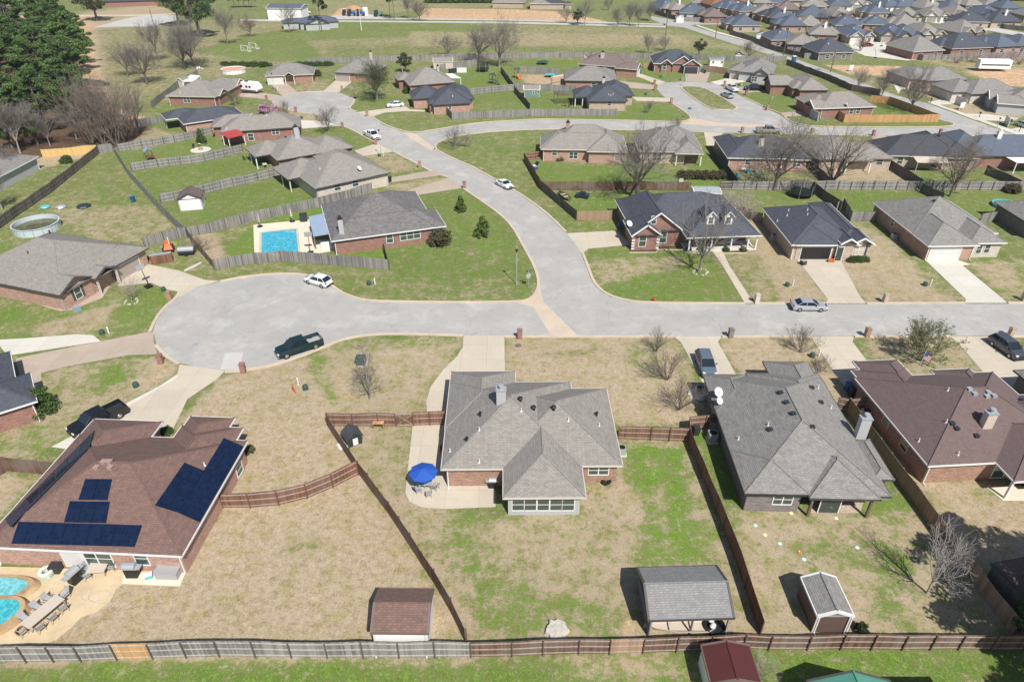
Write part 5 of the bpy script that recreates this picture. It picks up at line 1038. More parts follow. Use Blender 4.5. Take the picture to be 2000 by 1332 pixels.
fence('weathered fence beside the white blossom shrub',[(1430,418),(1447,422),(1465,429),(1486,436)],'fence_grey',None); fence('dark green wall like fence between the two upper yards',[(1386,302),(1412,333),(1438,367)],'fence_green',None,1.9)
fence('black fence beside the many stemmed tree',[(1575,322),(1597,345),(1622,369)],'fence_dark',None); fence('dark fence left of the tan awning house',[(1733,328),(1765,348),(1798,370)],'fence_dark',None)
fence('dark fence behind the grey roof with white garage',[(1796,374),(1815,385),(1838,396)],'fence_dark',1); fence('dark fence under the right hand bare tree',[(1922,340),(1960,356),(1990,370)],'fence_dark',None)
fence('short weathered fence near the teal play pool',[(1912,437),(1945,432)],'fence_grey',None); fence('black fence along the far estate edge of the diagonal road',[(1424,68),(1470,82),(1500,96),(1535,106),(1570,115)],'fence_dark',None)
fence('pale fence behind the nearest far estate roof',[(1570,115),(1620,116),(1665,115)],'fence_grey',None); fence('long grey fence with posts above the dirt lots',[(1758,106),(1800,119),(1900,115),(2000,111),(2060,109)],'fence_grey',-1)
fence('dark fence at the side street corner',[(1277,28),(1305,36),(1330,42)],'fence_dark',None); fence('pale fence below the red brown far roof',[(1330,42.5),(1370,43),(1404,43)],'fence_grey',None)
fence('rusty fence among the far roofs',[(1490,68),(1524,69)],'fence_tan',None); fence('cedar fence beside the dark garage door house',[(1372,139),(1395,142),(1419,146)],'fence_tan',None)
fence('grey fence behind the grey siding gable house',[(1420,143),(1470,124),(1500,121)],'fence_grey',None); fence('tan fence behind the parked mid brown house bin',[(1256,134),(1281,133)],'fence_tan',None)
fence('dark fence across the upper right estate',[(1915,50),(1960,57),(2060,67)],'fence_dark',None)
# ================= TREES AND SHRUBS =================
plain('bark_grey',(.235,.21,.19),.9,0,.2,.3,8); plain('bark_brown',(.16,.13,.11),.9,0,.2,.3,8); plain('bark_pale',(.34,.30,.27),.9,0,.2,.25,8)
plain('twig_grey',(.235,.21,.19),.95,0,.1,.2,.6); plain('twig_brown',(.23,.19,.16),.95,0,.1,.25,.6); plain('twig_pink',(.42,.33,.31),.95,0,.1,.2,.8); plain('twig_pale',(.46,.42,.40),.95,0,.1,.15,.8); plain('twig_green',(.16,.165,.095),.95,0,.1,.25,.8)
leafm('leaf_pine',(.024,.058,.018),(.135,.205,.06)); leafm('leaf_oak',(.030,.048,.020),(.105,.125,.060)); leafm('leaf_magnolia',(.03,.075,.018),(.15,.21,.05)); leafm('leaf_bush',(.035,.07,.018),(.11,.17,.045))
leafm('leaf_olive',(.055,.05,.025),(.14,.125,.07)); leafm('leaf_pink',(.35,.20,.28),(.62,.42,.50)); leafm('leaf_white',(.30,.31,.24),(.60,.60,.50)); leafm('leaf_ivy',(.02,.04,.015),(.07,.10,.04))
def tubes(segs,name,mat,par,n=4):
    # segs: (p0,p1,r0,r1)
    S=len(segs); p0=np.array([s[0] for s in segs]); p1=np.array([s[1] for s in segs]); r0=np.array([s[2] for s in segs]); r1=np.array([s[3] for s in segs])
    d=p1-p0; d/=np.linalg.norm(d,axis=1)[:,None]+1e-9; a=np.where(np.abs(d[:,2:3])<.9,np.array([[0,0,1.]]),np.array([[1.,0,0]])); u=np.cross(d,a); u/=np.linalg.norm(u,axis=1)[:,None]; v=np.cross(d,u)
    V=np.empty((S,2,n,3))
    for i in range(n):
        t_=2*math.pi*i/n; q=u*math.cos(t_)+v*math.sin(t_); V[:,0,i]=p0+q*r0[:,None]; V[:,1,i]=p1+q*r1[:,None]
    base=(np.arange(S)*2*n)[:,None,None]; F=np.empty((S,n,4),int)
    for i in range(n):
        j=(i+1)%n; F[:,i]=np.array([i,j,n+j,n+i])
    F+=base
    me=bpy.data.meshes.new(name); me.vertices.add(S*2*n); me.vertices.foreach_set('co',V.ravel()); me.loops.add(S*n*4); me.loops.foreach_set('vertex_index',F.ravel()); me.polygons.add(S*n); me.polygons.foreach_set('loop_start',np.arange(S*n)*4); me.update(calc_edges=True)
    me.materials.append(MT[mat]); o=bpy.data.objects.new(name,me); C.objects.link(o); o.parent=par; return o
def leafmesh(cent,size,name,mat,par,rs,flat=.5,asp=.6,up=.0):
    n=len(cent); cent=np.array(cent); a=rs.normal(size=(n,3)); a[:,2]=a[:,2]*flat+up; a/=np.linalg.norm(a,axis=1)[:,None]
    b=rs.normal(size=(n,3)); u=np.cross(a,b); u/=np.linalg.norm(u,axis=1)[:,None]; v=np.cross(a,u)
    s=size*rs.uniform(.55,1.3,size=(n,1)); V=np.stack([cent-u*s-v*s*asp,cent+u*s-v*s*asp*.4,cent+u*s*.7+v*s*asp,cent-u*s*.6+v*s*asp*.8],1)
    me=bpy.data.meshes.new(name); me.vertices.add(n*4); me.vertices.foreach_set('co',V.ravel()); me.loops.add(n*4); me.loops.foreach_set('vertex_index',np.arange(n*4)); me.polygons.add(n); me.polygons.foreach_set('loop_start',np.arange(n)*4); me.update(calc_edges=True)
    me.materials.append(MT[mat]); o=bpy.data.objects.new(name,me); C.objects.link(o); o.parent=par; return o
def unit(v): return v/np.linalg.norm(v)
def grow(seed,style,lean=0):
    rs=np.random.RandomState(seed); thick=[];thin=[]
    P=dict(oak=(.20,.34,6,.66,42,.95),tall=(.26,.34,5,.66,34,.9),round=(.22,.28,7,.66,44,1.0),vase=(.10,.36,6,.66,32,1.0),shrub=(.02,.30,3,.62,30,1.0),cone=(.16,.20,3,.55,50,1.0),open=(.22,.36,6,.66,38,.95),dense=(.05,.36,5,.64,38,1.0))[style]
    th,ln,nb,dec,ang,_=P
    def br(p,d,L,r,lv,mx):
        segs=3 if lv<3 else 2; q=p.copy()
        for i in range(segs):
            d=unit(d+rs.normal(0,.13 if lv else .04,3)+np.array([0,0,.07])); e=q+d*L/segs; r1=r*(1-.28/segs*(1))
            (thick if lv<=1 or (lv==2 and r>.005) else thin).append((q.copy(),e.copy(),r,r1)); q=e; r=r1
            if lv>=1 and i<segs-1 and lv<mx:
                for _ in range(1): side(q,d,L,r,lv,mx)
        if lv<mx:
            k=2 if lv>0 else nb-2
            for _ in range(k): side(q,d,L,r,lv,mx)
            if lv: br(q,unit(d+rs.normal(0,.12,3)),L*dec*1.1,r*.72,lv+1,mx)
    def side(q,d,L,r,lv,mx):
        a=unit(np.cross(d,rs.normal(size=3))); an=math.radians(rs.normal(ang,9)); nd=unit(d*math.cos(an)+a*math.sin(an)); br(q,nd,L*dec*rs.uniform(.75,1.15),r*rs.uniform(.42,.62),lv+1,mx)
    if style=='cone':
        top=1.0; q=np.zeros(3); r=.016; N=15
        for i in range(N):
            e=q+np.array([rs.normal(0,.004),rs.normal(0,.004),top/N]); thick.append((q.copy(),e.copy(),r,r*.93)); q=e; r*=.91
            if i>=1:
                for _ in range(4):
                    az=rs.uniform(0,6.28); el=rs.uniform(.45,.95); d=np.array([math.cos(az)*math.cos(el),math.sin(az)*math.cos(el),math.sin(el)]); br(q,d,.17*(1.12-i/N)+.03,r*.34,3,5)
    elif style in('shrub','dense'):
        for _ in range(9 if style=='shrub' else 7):
            az=rs.uniform(0,6.28); el=rs.uniform(.75,1.4); d=np.array([math.cos(az)*math.cos(el),math.sin(az)*math.cos(el),math.sin(el)]); br(d*[.03,.03,0],d,.40,.010 if style=='shrub' else .013,1,4)
    else:
        d0=unit(np.array([lean,0,1.])); br(np.zeros(3),d0,th,.030 if style!='tall' else .020,0,1) if False else None
        q=np.zeros(3); r=.030 if style in('oak','round') else .021; n=4; d=d0
        for i in range(n):
            d=unit(d+rs.normal(0,.035,3)); e=q+d*th/n; thick.append((q.copy(),e.copy(),r*(1.25 if i==0 else 1),r*.93)); q=e; r*=.93
        for j in range(nb):
            az=2*math.pi*(j+rs.uniform(-.3,.3))/nb; an=math.radians(ang*rs.uniform(.5,1.15)); nd=unit(d*math.cos(an)+np.array([math.cos(az),math.sin(az),0])*math.sin(an)); br(q,nd,ln*rs.uniform(.8,1.15),r*rs.uniform(.5,.75),1,4 if style=='open' else 5)
        br(q,d,ln*1.1,r*.75,1,4 if style=='open' else 5)
    allp=np.array([s[1] for s in thick+thin]); H=np.percentile(allp[:,2],99.6); k=1/H
    sc=lambda L,m: [(a*k,b_*k,max(r0*k,m),max(r1*k,m)) for a,b_,r0,r1 in L]
    Rr=np.percentile(np.hypot(allp[:,0],allp[:,1]),93)*k
    return sc(thick,.0035 if style=='shrub' else .0016),sc(thin,.0021 if style=='shrub' else .0012 if style=='cone' else .0011),Rr
PROTO={}
def proto(style,seed,bark='bark_grey',twig='twig_grey',leaf=None,dens=0):
    key=(style,seed,bark,twig,leaf)
    if key in PROTO: return PROTO[key]
    a,b_,r=grow(seed,style); o=thing('bare_tree' if style not in('shrub',) else 'bare_shrub','x','tree'); tubes(a,'trunk',bark,o,5)
    tubes(b_,'crown',twig,o,3)
    if leaf:
        rs=np.random.RandomState(seed+7); pts=np.array([s[1] for s in b_]); pts=pts[pts[:,2]>.3 if style not in('shrub','dense') else pts[:,2]>.1]; idx=rs.randint(0,len(pts),dens); c=pts[idx]+rs.normal(0,.012,(dens,3)); leafmesh(c,.011,'foliage',leaf,o,rs)
    PROTO[key]=[o,r,False]; return PROTO[key]
def clumps(rs,centres,rad,per,flat=.55):
    out=[]
    for c in centres:
        n=int(per*rs.uniform(.7,1.3)); d=rs.normal(size=(n,3)); d/=np.linalg.norm(d,axis=1)[:,None]; rr=rad*rs.uniform(.55,1.15)*(rs.uniform(.25,1,size=(n,1))**.5); p=c+d*rr*[1,1,flat]; out.append(p)
    return np.concatenate(out)
def leafproto(style,seed,leaf,name='evergreen_tree'):
    key=(style,seed,leaf)
    if key in PROTO: return PROTO[key]
    rs=np.random.RandomState(seed); o=thing(name,'x','tree'); r=.3
    segs=[]
    if style=='pine':
        q=np.zeros(3); rad=.016
        for i in range(10): e=q+np.array([rs.normal(0,.006),rs.normal(0,.006),.095]); segs.append((q.copy(),e.copy(),rad,rad*.9)); q=e; rad*=.9
        cs=[]
        for i in range(46):
            z=rs.uniform(.38,.98); w_=(.23*math.sin(min(1,(1.02-z)/.42)*math.pi/2)+.02)*rs.uniform(.35,1.15); az=rs.uniform(0,6.28); c=np.array([math.cos(az)*w_,math.sin(az)*w_,z+rs.normal(0,.01)]); cs.append(c); segs.append((np.array([0,0,z-.05]),c,.0045,.002))
        pts=clumps(rs,cs,.062,170,.55); leafmesh(pts,.0125,'crown',leaf,o,rs,.6,.5); r=.24
    elif style=='oak':
        q=np.zeros(3)
        segs.append((q,np.array([.01,0,.28]),.035,.024)); cs=[]
        for i in range(44):
            d=unit(rs.normal(size=3)); c=np.array([0,0,.62])+d*[.40,.40,.33]*rs.uniform(.45,1.0); cs.append(c); segs.append((np.array([.01,0,.27]),c,.009,.002))
        pts=clumps(rs,cs,.11,120,.75); leafmesh(pts,.017,'crown',leaf,o,rs,.9,.6); r=.45
    elif style=='cone':
        segs.append((np.zeros(3),np.array([0,0,.9]),.02,.004)); cs=[]
        for i in range(95):
            z=rs.uniform(.10,.97); w_=.34*(1-z)**.75*rs.uniform(.4,1.1); az=rs.uniform(0,6.28); cs.append(np.array([math.cos(az)*w_,math.sin(az)*w_,z]))
        pts=clumps(rs,cs,.085,80,.8); leafmesh(pts,.026,'crown',leaf,o,rs,.8,.6)
    elif style=='bush':
        segs.append((np.zeros(3),np.array([0,0,.5]),.05,.02)); cs=[]
        for i in range(60):
            d=unit(rs.normal(size=3)); d[2]=abs(d[2]); cs.append(d*[.50,.50,.72]*rs.uniform(.55,1.0)+[0,0,.14])
        pts=clumps(rs,cs,.16,75,.8); leafmesh(pts,.034,'crown',leaf,o,rs,.9,.65); r=.5; o['category']='shrub'; o.name='shrub'
    tubes(segs,'trunk','bark_brown',o,5); PROTO[key]=[o,r,False]; return PROTO[key]
def plant(pr,label,x,y,top=None,H=None,rz=None,wd=1.0,group=None,cat=None,name=None):
    p=G(x,y); H=H or hgt(x,y,top); rz=(hash((x*7+y))%628)/100 if rz is None else rz
    o,r,used=pr
    if used: t=dup(o,p,rz,label,group)
    else: t=o; pr[2]=True; t.location=p; t.rotation_euler=(0,0,rz); t['label']=label
    if group: t['group']=group
    elif 'group' in t.keys(): del t['group']
    t.scale=(H*wd,H*wd,H)
    if cat: t['category']=cat
    if name: t.name=name
    return t
bt=lambda st,sd=1,bk='bark_grey',tw='twig_grey',lf=None,dn=0: proto(st,sd,bk,tw,lf,dn)
plant(bt('open',12,'bark_pale','twig_pale'),'pale bare tree with pinkish twigs in the lower right hand back yard',1810,1158,1030,wd=.8)
plant(bt('cone',3,'bark_grey','twig_grey'),'small dense bare tree on the dry front lawn beside the green box',722,779,672,wd=1.15,rz=1)
plant(bt('open',16),'bare grey tree in front of the white dormered blue house',1365,531,372,wd=.95)
plant(bt('oak',21,'bark_brown','twig_grey'),'biggest bare tree, thick forked trunk, behind the dormered blue house',1243,388,228,wd=.95,rz=.5)
plant(bt('oak',25,'bark_brown','twig_grey'),'bare tree with crooked limbs behind the blue garage house',1512,372,232,wd=1.1)
plant(bt('dense',5,'bark_brown','twig_brown'),'many stemmed bare tree with a fan of upright twigs',1626,353,235,wd=1.15)
plant(bt('oak',22,'bark_brown','twig_brown'),'dark bare tree with leaning twin limbs behind the grey roofed garage house',1855,384,258,wd=.9,rz=2)
plant(bt('vase',31,'bark_grey','twig_grey'),'small bare tree on the lawn corner of the upper curved road',889,287,240,wd=1.2)
plant(bt('vase',32,'bark_grey','twig_grey'),'bare spreading tree beside the white driveway above the white pickup',642,258,205,wd=1.0)
plant(bt('round',41,'bark_grey','twig_green','leaf_oak',2500),'large greenish bare tree at the edge of the upper cul-de-sac',737,196,118,wd=1.15,rz=1)
plant(bt('vase',33),'small round bare tree standing alone behind the back field fence',875,110,62,wd=1.25)
plant(bt('round',42),'wide hazy bare tree beside the trampoline yard',937,124,44,wd=.95); plant(bt('oak',23,'bark_grey','twig_grey'),'tallest hazy bare tree behind the sandy play yard',975,132,24,wd=.85)
plant(bt('vase',34),'bare tree in the field behind the dark blue gabled house',1266,106,64,wd=1.0,rz=2); plant(bt('vase',33),'bare tree beside the power pole behind the dark blue gabled house',1298,100,66,wd=1.0,rz=4)
plant(bt('vase',34,'bark_brown','twig_brown'),'bare tree beside the white garden shed near the diagonal road',1462,116,78,wd=1.1)
for x,y,tp,l in ((1675,176,132,'first'),(1722,188,130,'second')): plant(bt('vase',32),f'{l} of two pale bare trees behind the dark diagonal fence',x,y,tp,wd=1.0,group='bare trees along the diagonal fence')
plant(bt('oak',21,'bark_brown','twig_brown'),'bare tree inside the golden cedar fence',1777,219,128,wd=.9,rz=3)
plant(bt('vase',34),'thin bare sapling on the lawn beside the upper loop street entry',1266,221,196,wd=1.0,rz=5); plant(bt('vase',31,'bark_brown','twig_brown'),'dark small bare tree on the kerb corner by the blue street sign',1322,252,226,wd=1.0)
plant(bt('open',16,'bark_pale','twig_pink'),'small bare tree in a stone ring by the shuttered gable house',258,588,536,wd=.9,rz=1)
F_='bare trees along the far lane'
for x,y,tp,st,sd,l in ((1106,46,10,'vase',33,'bare tree left of the round dark evergreen on the far lane'),(1142,50,0,'tall',15,'tall bare tree right of the round dark evergreen on the far lane'),(1206,52,12,'vase',34,'lone bare tree mid way along the far lane'),(1229,51,2,'tall',14,'hazy bare tree beside the far lane, left of a pair'),(1247,53,4,'tall',15,'hazy bare tree beside the far lane, right of a pair'),(1269,42,0,'round',42,'bare tree nearest the dark side street fence'),(1189,21,-4,'vase',32,'bare tree beyond the far lane near the top edge'),(819,42,-6,'oak',22,'wide bare oak at the end of the orange field'),(797,37,-10,'tall',14,'bare tree between the pines and the orange field'),(566,65,8,'tall',15,'slender bare tree in front of the long white shop'),(490,72,26,'oak',23,'dark bare tree above the soccer goals'),(445,88,14,'tall',14,'hazy bare tree beside the big evergreen')):
    plant(bt(st,sd,'bark_brown' if st=='oak' else 'bark_grey','twig_brown' if st=='oak' else 'twig_grey'),l,x,y,max(tp,-14),group=F_)
for x,y,tp,st,sd,l in ((310,121,38,'tall',14,'lone leaning bare tree on the upper field'),(362,136,34,'oak',21,'bare tree with dark trunk above the curved grey fence'),(378,131,30,'oak',23,'broad bare tree with grey limbs above the curved grey fence'),(287,165,76,'round',41,'bushy bare tree on the field between wood and fence'),(250,150,80,'round',42,'wide low bare tree nearest the wood edge')):
    plant(bt(st,sd,'bark_brown','twig_grey'),l,x,y,tp,wd=1.0,group='bare trees on the upper field')
for i,(x,y,tp,l) in enumerate(((180,282,150,'hindmost'),(205,285,170,'second'),(228,286,155,'third'),(246,276,170,'fourth'),(268,262,160,'last'),(215,262,150,'thick'))):
    plant(bt('dense',5+i%2,'bark_brown','twig_brown'),f'{l} bare tree of the grey thicket at the wood corner',x,y,tp-12,wd=.68,rz=i*1.3,group='bare thicket at the wood corner')
for i,(x,y,tp) in enumerate(((98,285,215),(150,272,205),(40,300,190),(20,345,280),(5,410,330),(60,280,200))):
    plant(bt('tall',14+i%2,'bark_pale','twig_grey'),f'{ORD[i]} bare tree from the wood\'s top along its lower edge',x,y,tp,wd=1.0,rz=i,group='bare trees on the wood edge')
for i,(x,y,H) in enumerate(((12,262,11),(52,255,12),(92,252,12),(130,246,11),(25,292,8),(75,284,7),(150,225,13))): plant(leafproto('oak',71+i%3,'leaf_pine'),f'{ORD[i]} low leafy evergreen under the dark wood pines',x,y,H=H,rz=i,wd=.95,group='understory evergreens of the dark wood')
# pines
rp=random.Random(8); pins=[leafproto('pine',60+i,'leaf_pine','pine_tree') for i in range(4)]; pos_=[]
k=0
for row,(y,x1,n) in enumerate(((64,118,4),(84,132,4),(106,146,5),(128,150,5),(152,158,6),(178,160,6),(205,158,6),(230,150,5),(258,96,4))):
    for j in range(n):
        x=x1-j*(46+row*3)+rp.uniform(-8,8); yy=y+rp.uniform(-7,7); H=rp.uniform(15,21)
        if row>=7: H*=.78
        plant(pins[k%4],f'{ORD[j]} pine from the field in the {ORD[row]} row of the dark wood',x,yy,H=H,rz=rp.uniform(0,6.28),wd=1.25,group='pines of the dark wood'); k+=1
plant(leafproto('oak',71,'leaf_oak'),'lone dark evergreen oak casting a shadow near the gravel lot',190,42,H=16,wd=1.15); plant(leafproto('oak',72,'leaf_pine'),'big bright evergreen beside the gravel lot',392,74,H=23,wd=.95)
plant(leafproto('oak',71,'leaf_pine'),'second big evergreen against the top edge',350,52,H=19,wd=1.0); plant(pins[1],'tall pine with bare trunk beside the blue grey ranch house',629,63,H=24,wd=.55)
plant(pins[2],'left pine of the close pair by the green tractor',762,39,H=20,wd=.5); plant(pins[3],'right pine of the close pair by the green tractor',770,39,H=21,wd=.5)
plant(leafproto('oak',73,'leaf_oak'),'round dark evergreen tree on the far lane',1128,50,18,wd=1.0); plant(leafproto('oak',73,'leaf_oak'),'round evergreen in the field behind the gabled blue house',1364,111,76,wd=1.0,rz=2)
plant(leafproto('oak',71,'leaf_oak'),'dark green round tree behind the upper taupe roofs',792,142,102,wd=1.1,rz=1); plant(leafproto('oak',72,'leaf_oak'),'evergreen tree by the far side street corner',1424,38,20,wd=1.0,rz=1)
for i,x in enumerate((459,468,478,487,493)): plant(pins[i%4],f'{ORD[i]} from the west of five small pines at the top edge',x,16,H=9,wd=1.1,group='row of small pines')
plant(leafproto('cone',81,'leaf_magnolia'),'upper young magnolia on the big lawn',900,413,382,wd=1.15,group='magnolias on the big lawn'); plant(leafproto('cone',82,'leaf_magnolia'),'lower young magnolia on the big lawn',943,461,423,wd=1.2,group='magnolias on the big lawn')
plant(leafproto('cone',81,'leaf_magnolia'),'small magnolia beside the stone fire pit yard',394,279,252,wd=1.1,rz=2); 
bs=leafproto('bush',91,'leaf_olive','shrub'); bg_=leafproto('bush',92,'leaf_bush','shrub')
plant(bs,'big round brown green bush at the red brick corner by the big lawn',862,477,443,wd=1.3); plant(bg_,'tall clipped bush against the red brick house at the left edge',88,805,750,wd=.75)
plant(bg_,'round green bush at the corner of the taupe house with recessed patio',1094,313,298,wd=1.3,rz=1); plant(bg_,'dark bush behind the recessed patio',1173,316,304,wd=.8,rz=2)
for i,(x,w_) in enumerate(((1332,1.1),(1347,1.2),(1362,1.1),(1377,1.2),(1392,1.1),(1405,1.1))): plant(bs,f'{ORD[i]} dark shrub from the forked tree in the fence row',x,349,330,wd=w_*1.1,rz=i,group='dark shrubs behind the metal shed')
for i,x in enumerate((1343,1368,1417,1451)): plant(bg_,f'{ORD[i]} round clipped shrub along the porch bed',x,490,480,wd=1.3,rz=i,group='porch bed shrubs')
for i,x in enumerate((1661,1668,1675,1682,1689)): plant(bg_,f'{ORD[i]} plant of the trimmed hedge under the shuttered window',x,511,498,wd=1.15,rz=i,group='trimmed hedge')
plant(leafproto('bush',93,'leaf_pink','shrub'),'pink blossom tree beside the upper cul-de-sac',518,222,198,wd=1.0,cat='tree'); plant(leafproto('bush',93,'leaf_pink','shrub'),'smaller fading pink blossom tree by the upper cul-de-sac',538,223,200,wd=.7,rz=2,cat='tree')
plant(bt('shrub',52,'bark_brown','twig_brown'),'bare shrub beside the pink blossom trees',559,226,196,wd=.9); plant(bt('shrub',51,'bark_pale','twig_pink','leaf_white',1500),'white blossom shrub beside the dark fence corner',1434,432,372,wd=.9)
plant(bt('shrub',51,'bark_brown','twig_brown'),'nearest bare shrub to the street on the dry front lawn',1282,687,644,wd=.8); plant(bt('shrub',52,'bark_brown','twig_brown'),'middle bare shrub of three on the dry front lawn',1302,742,682,wd=.85)
plant(bt('shrub',53,'bark_grey','twig_brown'),'lowest bare shrub of three on the dry front lawn',1325,801,740,wd=.9); plant(bt('shrub',53,'bark_grey','twig_brown'),'bare shrub at the kerb between two driveways',1563,688,640,wd=1.0,rz=3); plant(bt('shrub',52,'bark_grey','twig_brown'),'small bare shrub near the grey roof corner',1596,729,697,wd=1.1,rz=2)
leafm('leaf_olive_green',(.10,.115,.05),(.24,.25,.12))
plant(bt('dense',7,'bark_grey','twig_green','leaf_olive_green',9000),'olive green half leafed tree on the dry lawn by the flag',1800,705,632,wd=1.1,rz=2)
plant(bs,'round dark reddish bush on the fence by the teal play pool',1978,376,356,wd=1.6,rz=2); plant(bs,'brushy shrub row start above the round white pool',440,128,119,wd=2.2); plant(bt('shrub',51,'bark_brown','twig_brown'),'brown brushy shrub by the white chairs',392,132,112,wd=1.4)
for i,x in enumerate((455,475,495,515,585,600,620,640)): plant(bg_,f'{ORD[i]} bush of the dark hedge along the field edge',x,130-abs(x-540)*.02,119,wd=3.0,rz=i,group='field edge hedge')
plant(bg_,'green bush by the yellow fence patio',131,318,301,wd=1.4); plant(bs,'small yellowed bush beside the solar house wall',488,884,868,wd=1.0); plant(bg_,'low bush in the notch of the solar house',326,846,838,H=1.0,wd=1.4,rz=2)
plant(leafproto('bush',94,'leaf_ivy','shrub'),'small dark conifer shrub beside the brown shed',1680,1235,1215,wd=.8); plant(bs,'bush under the shuttered gable window',132,600,583,wd=.9)
plant(leafproto('oak',72,'leaf_pine'),'bright leafy evergreen at the lower right edge',1990,1232,H=3.4,wd=1.0); plant(bt('shrub',53,'bark_grey','twig_brown'),'reddish brown thicket west of the rectangular pool',388,490,462,wd=1.6); plant(bt('shrub',51,'bark_brown','twig_pink'),'pinkish bare shrub beside the maroon metal shed',1482,1322,1288,wd=.9)
plant(bt('shrub',52,'bark_brown','twig_green'),'tangled shrub in front of the travel trailer house',458,207,178,wd=1.0); plant(bt('tall',14,'bark_brown','twig_brown'),'slim brown bare tree in front of the patio cover house',818,172,138,wd=.45)
plant(bg_,'green bush below the patio cover house',795,182,168,wd=1.4,rz=3); plant(bg_,'bush beside the white garage door of the cul-de-sac head',597,157,141,wd=.9,rz=2); plant(bs,'reddish bush at the end of the cul-de-sac head house',621,150,134,wd=1.0,rz=1)
for i,x in enumerate(range(842,1010,17)): plant(bg_,f'{ORD[i]} bush from the west in the dark row at the top edge',x,6,H=4.5,wd=1.5,rz=i,group='dark row at the top edge')
for i,(x,y) in enumerate(((1868,124),(1890,121),(1912,124),(1935,120),(1955,125),(1975,119),(1990,126))): plant(bt('shrub',51+i%3,'bark_brown','twig_pink'),f'{ORD[i]} brushy bare shrub from the west below the long far fence',x,y,H=3.2,wd=1.6,rz=i,group='brush below the long far fence')
for i,(x,y) in enumerate(((1935,2),(1960,4),(1988,2),(1560,7),(1590,4),(1612,3),(1650,9),(1700,6))): plant(bg_,f'{ORD[i]} roundish dark tree among the top far roofs',x,y,H=7,wd=1.0,rz=i,group='dark trees among the top far roofs',cat='tree')
for i,(x,y,c) in enumerate(((1570,50,0),(1605,47,0),(1648,46,0),(1697,56,1),(1715,57,1),(1680,100,0),(1866,92,0),(1880,93,0),(1445,30,1))): plant(bs if c else bt('shrub',51+i%3,'bark_brown','twig_brown'),f'{ORD[i]} small yard plant between the far estate roofs',x,y,H=5,wd=1.1,rz=i,group='yard plants of the far estate')
# tall pines beyond the lower right edge that cast the dappled shade
for i,(X_,Y_,H) in enumerate(((48.5,28.0,15.5),(54,26,17),(59,30,16),(43,21.5,14.5),(46,24.5,16),(51,28.5,17),(40.5,18,13),(43,30,15),(41.5,26,14),(45,33,14))):
    t=dup(pins[i%4][0],(X_,Y_,0),i*2.0,f'{ORD[i]} tall pine beyond the lower right edge shading the yards','pines shading the lower yards'); t.scale=(H*1.1,H*1.1,H)
for key,(o,r,u) in list(PROTO.items()):
    if not u:
        for c in list(o.children): bpy.data.objects.remove(c)
        bpy.data.objects.remove(o)
# ================= VEHICLES =================
def paint(name,col,rough=.25,metal=.3):
    m=plain(name,col,rough,metal,.6); m.node_tree.nodes['Principled BSDF'].inputs['Coat Weight'].default_value=.5; return m
paint('paint_white',(.74,.75,.76),.3,0); paint('paint_silver',(.50,.52,.55),.3,.4); paint('paint_black',(.014,.016,.02)); paint('paint_green',(.012,.035,.044)); paint('paint_bluegrey',(.15,.20,.26)); paint('paint_gunmetal',(.085,.095,.11)); paint('paint_red',(.22,.012,.012)); paint('paint_tan',(.33,.31,.29)); paint('paint_blue',(.02,.05,.11))
plain('chrome',(.5,.51,.52),.2,.9); plain('car_glass',(.015,.022,.028),.05,0,.9)
CARS={
'sedan':dict(L=4.8,W=1.84,st=[(-2.4,.80,.62),(-2.34,.9,.90),(-2.1,.96,1.0),(-1.6,1,1.02),(-.9,1,.98),(.9,1,.96),(1.2,1,.94),(1.9,.97,.84),(2.2,.92,.76),(2.36,.82,.62),(2.4,.76,.5)],cab=(-1.95,1.25,-1.15,.30,.98,1.46),wh=(-1.45,1.45,.33)),
'coupe':dict(L=4.5,W=1.82,st=[(-2.25,.80,.6),(-2.2,.9,.86),(-1.6,1,.95),(.8,1,.90),(1.1,1,.86),(1.9,.95,.74),(2.2,.84,.6),(2.25,.76,.48)],cab=(-1.55,.95,-.85,.10,.92,1.32),wh=(-1.35,1.38,.32)),
'suv':dict(L=4.75,W=1.92,st=[(-2.38,.86,.7),(-2.34,.94,1.05),(-1.9,1,1.10),(.95,1,1.08),(1.25,1,1.06),(2.0,.97,.98),(2.28,.9,.88),(2.38,.8,.66)],cab=(-2.28,1.3,-1.85,.35,1.08,1.70),wh=(-1.4,1.45,.36)),
'hatch':dict(L=4.35,W=1.82,st=[(-2.17,.84,.62),(-2.12,.93,.98),(-1.7,1,1.02),(.85,1,.98),(1.15,1,.95),(1.8,.96,.86),(2.08,.88,.74),(2.17,.78,.56)],cab=(-2.0,1.25,-1.35,.25,.99,1.53),wh=(-1.3,1.32,.34)),
'pickup':dict(L=5.9,W=2.0,st=[(-.98,1,1.22),(1.0,1,1.22),(1.3,1,1.22),(2.2,.98,1.14),(2.75,.94,1.06),(2.9,.86,.9),(2.95,.82,.6)],cab=(-.95,1.55,-.72,.68,1.22,1.90),wh=(-1.85,1.95,.41)),
}
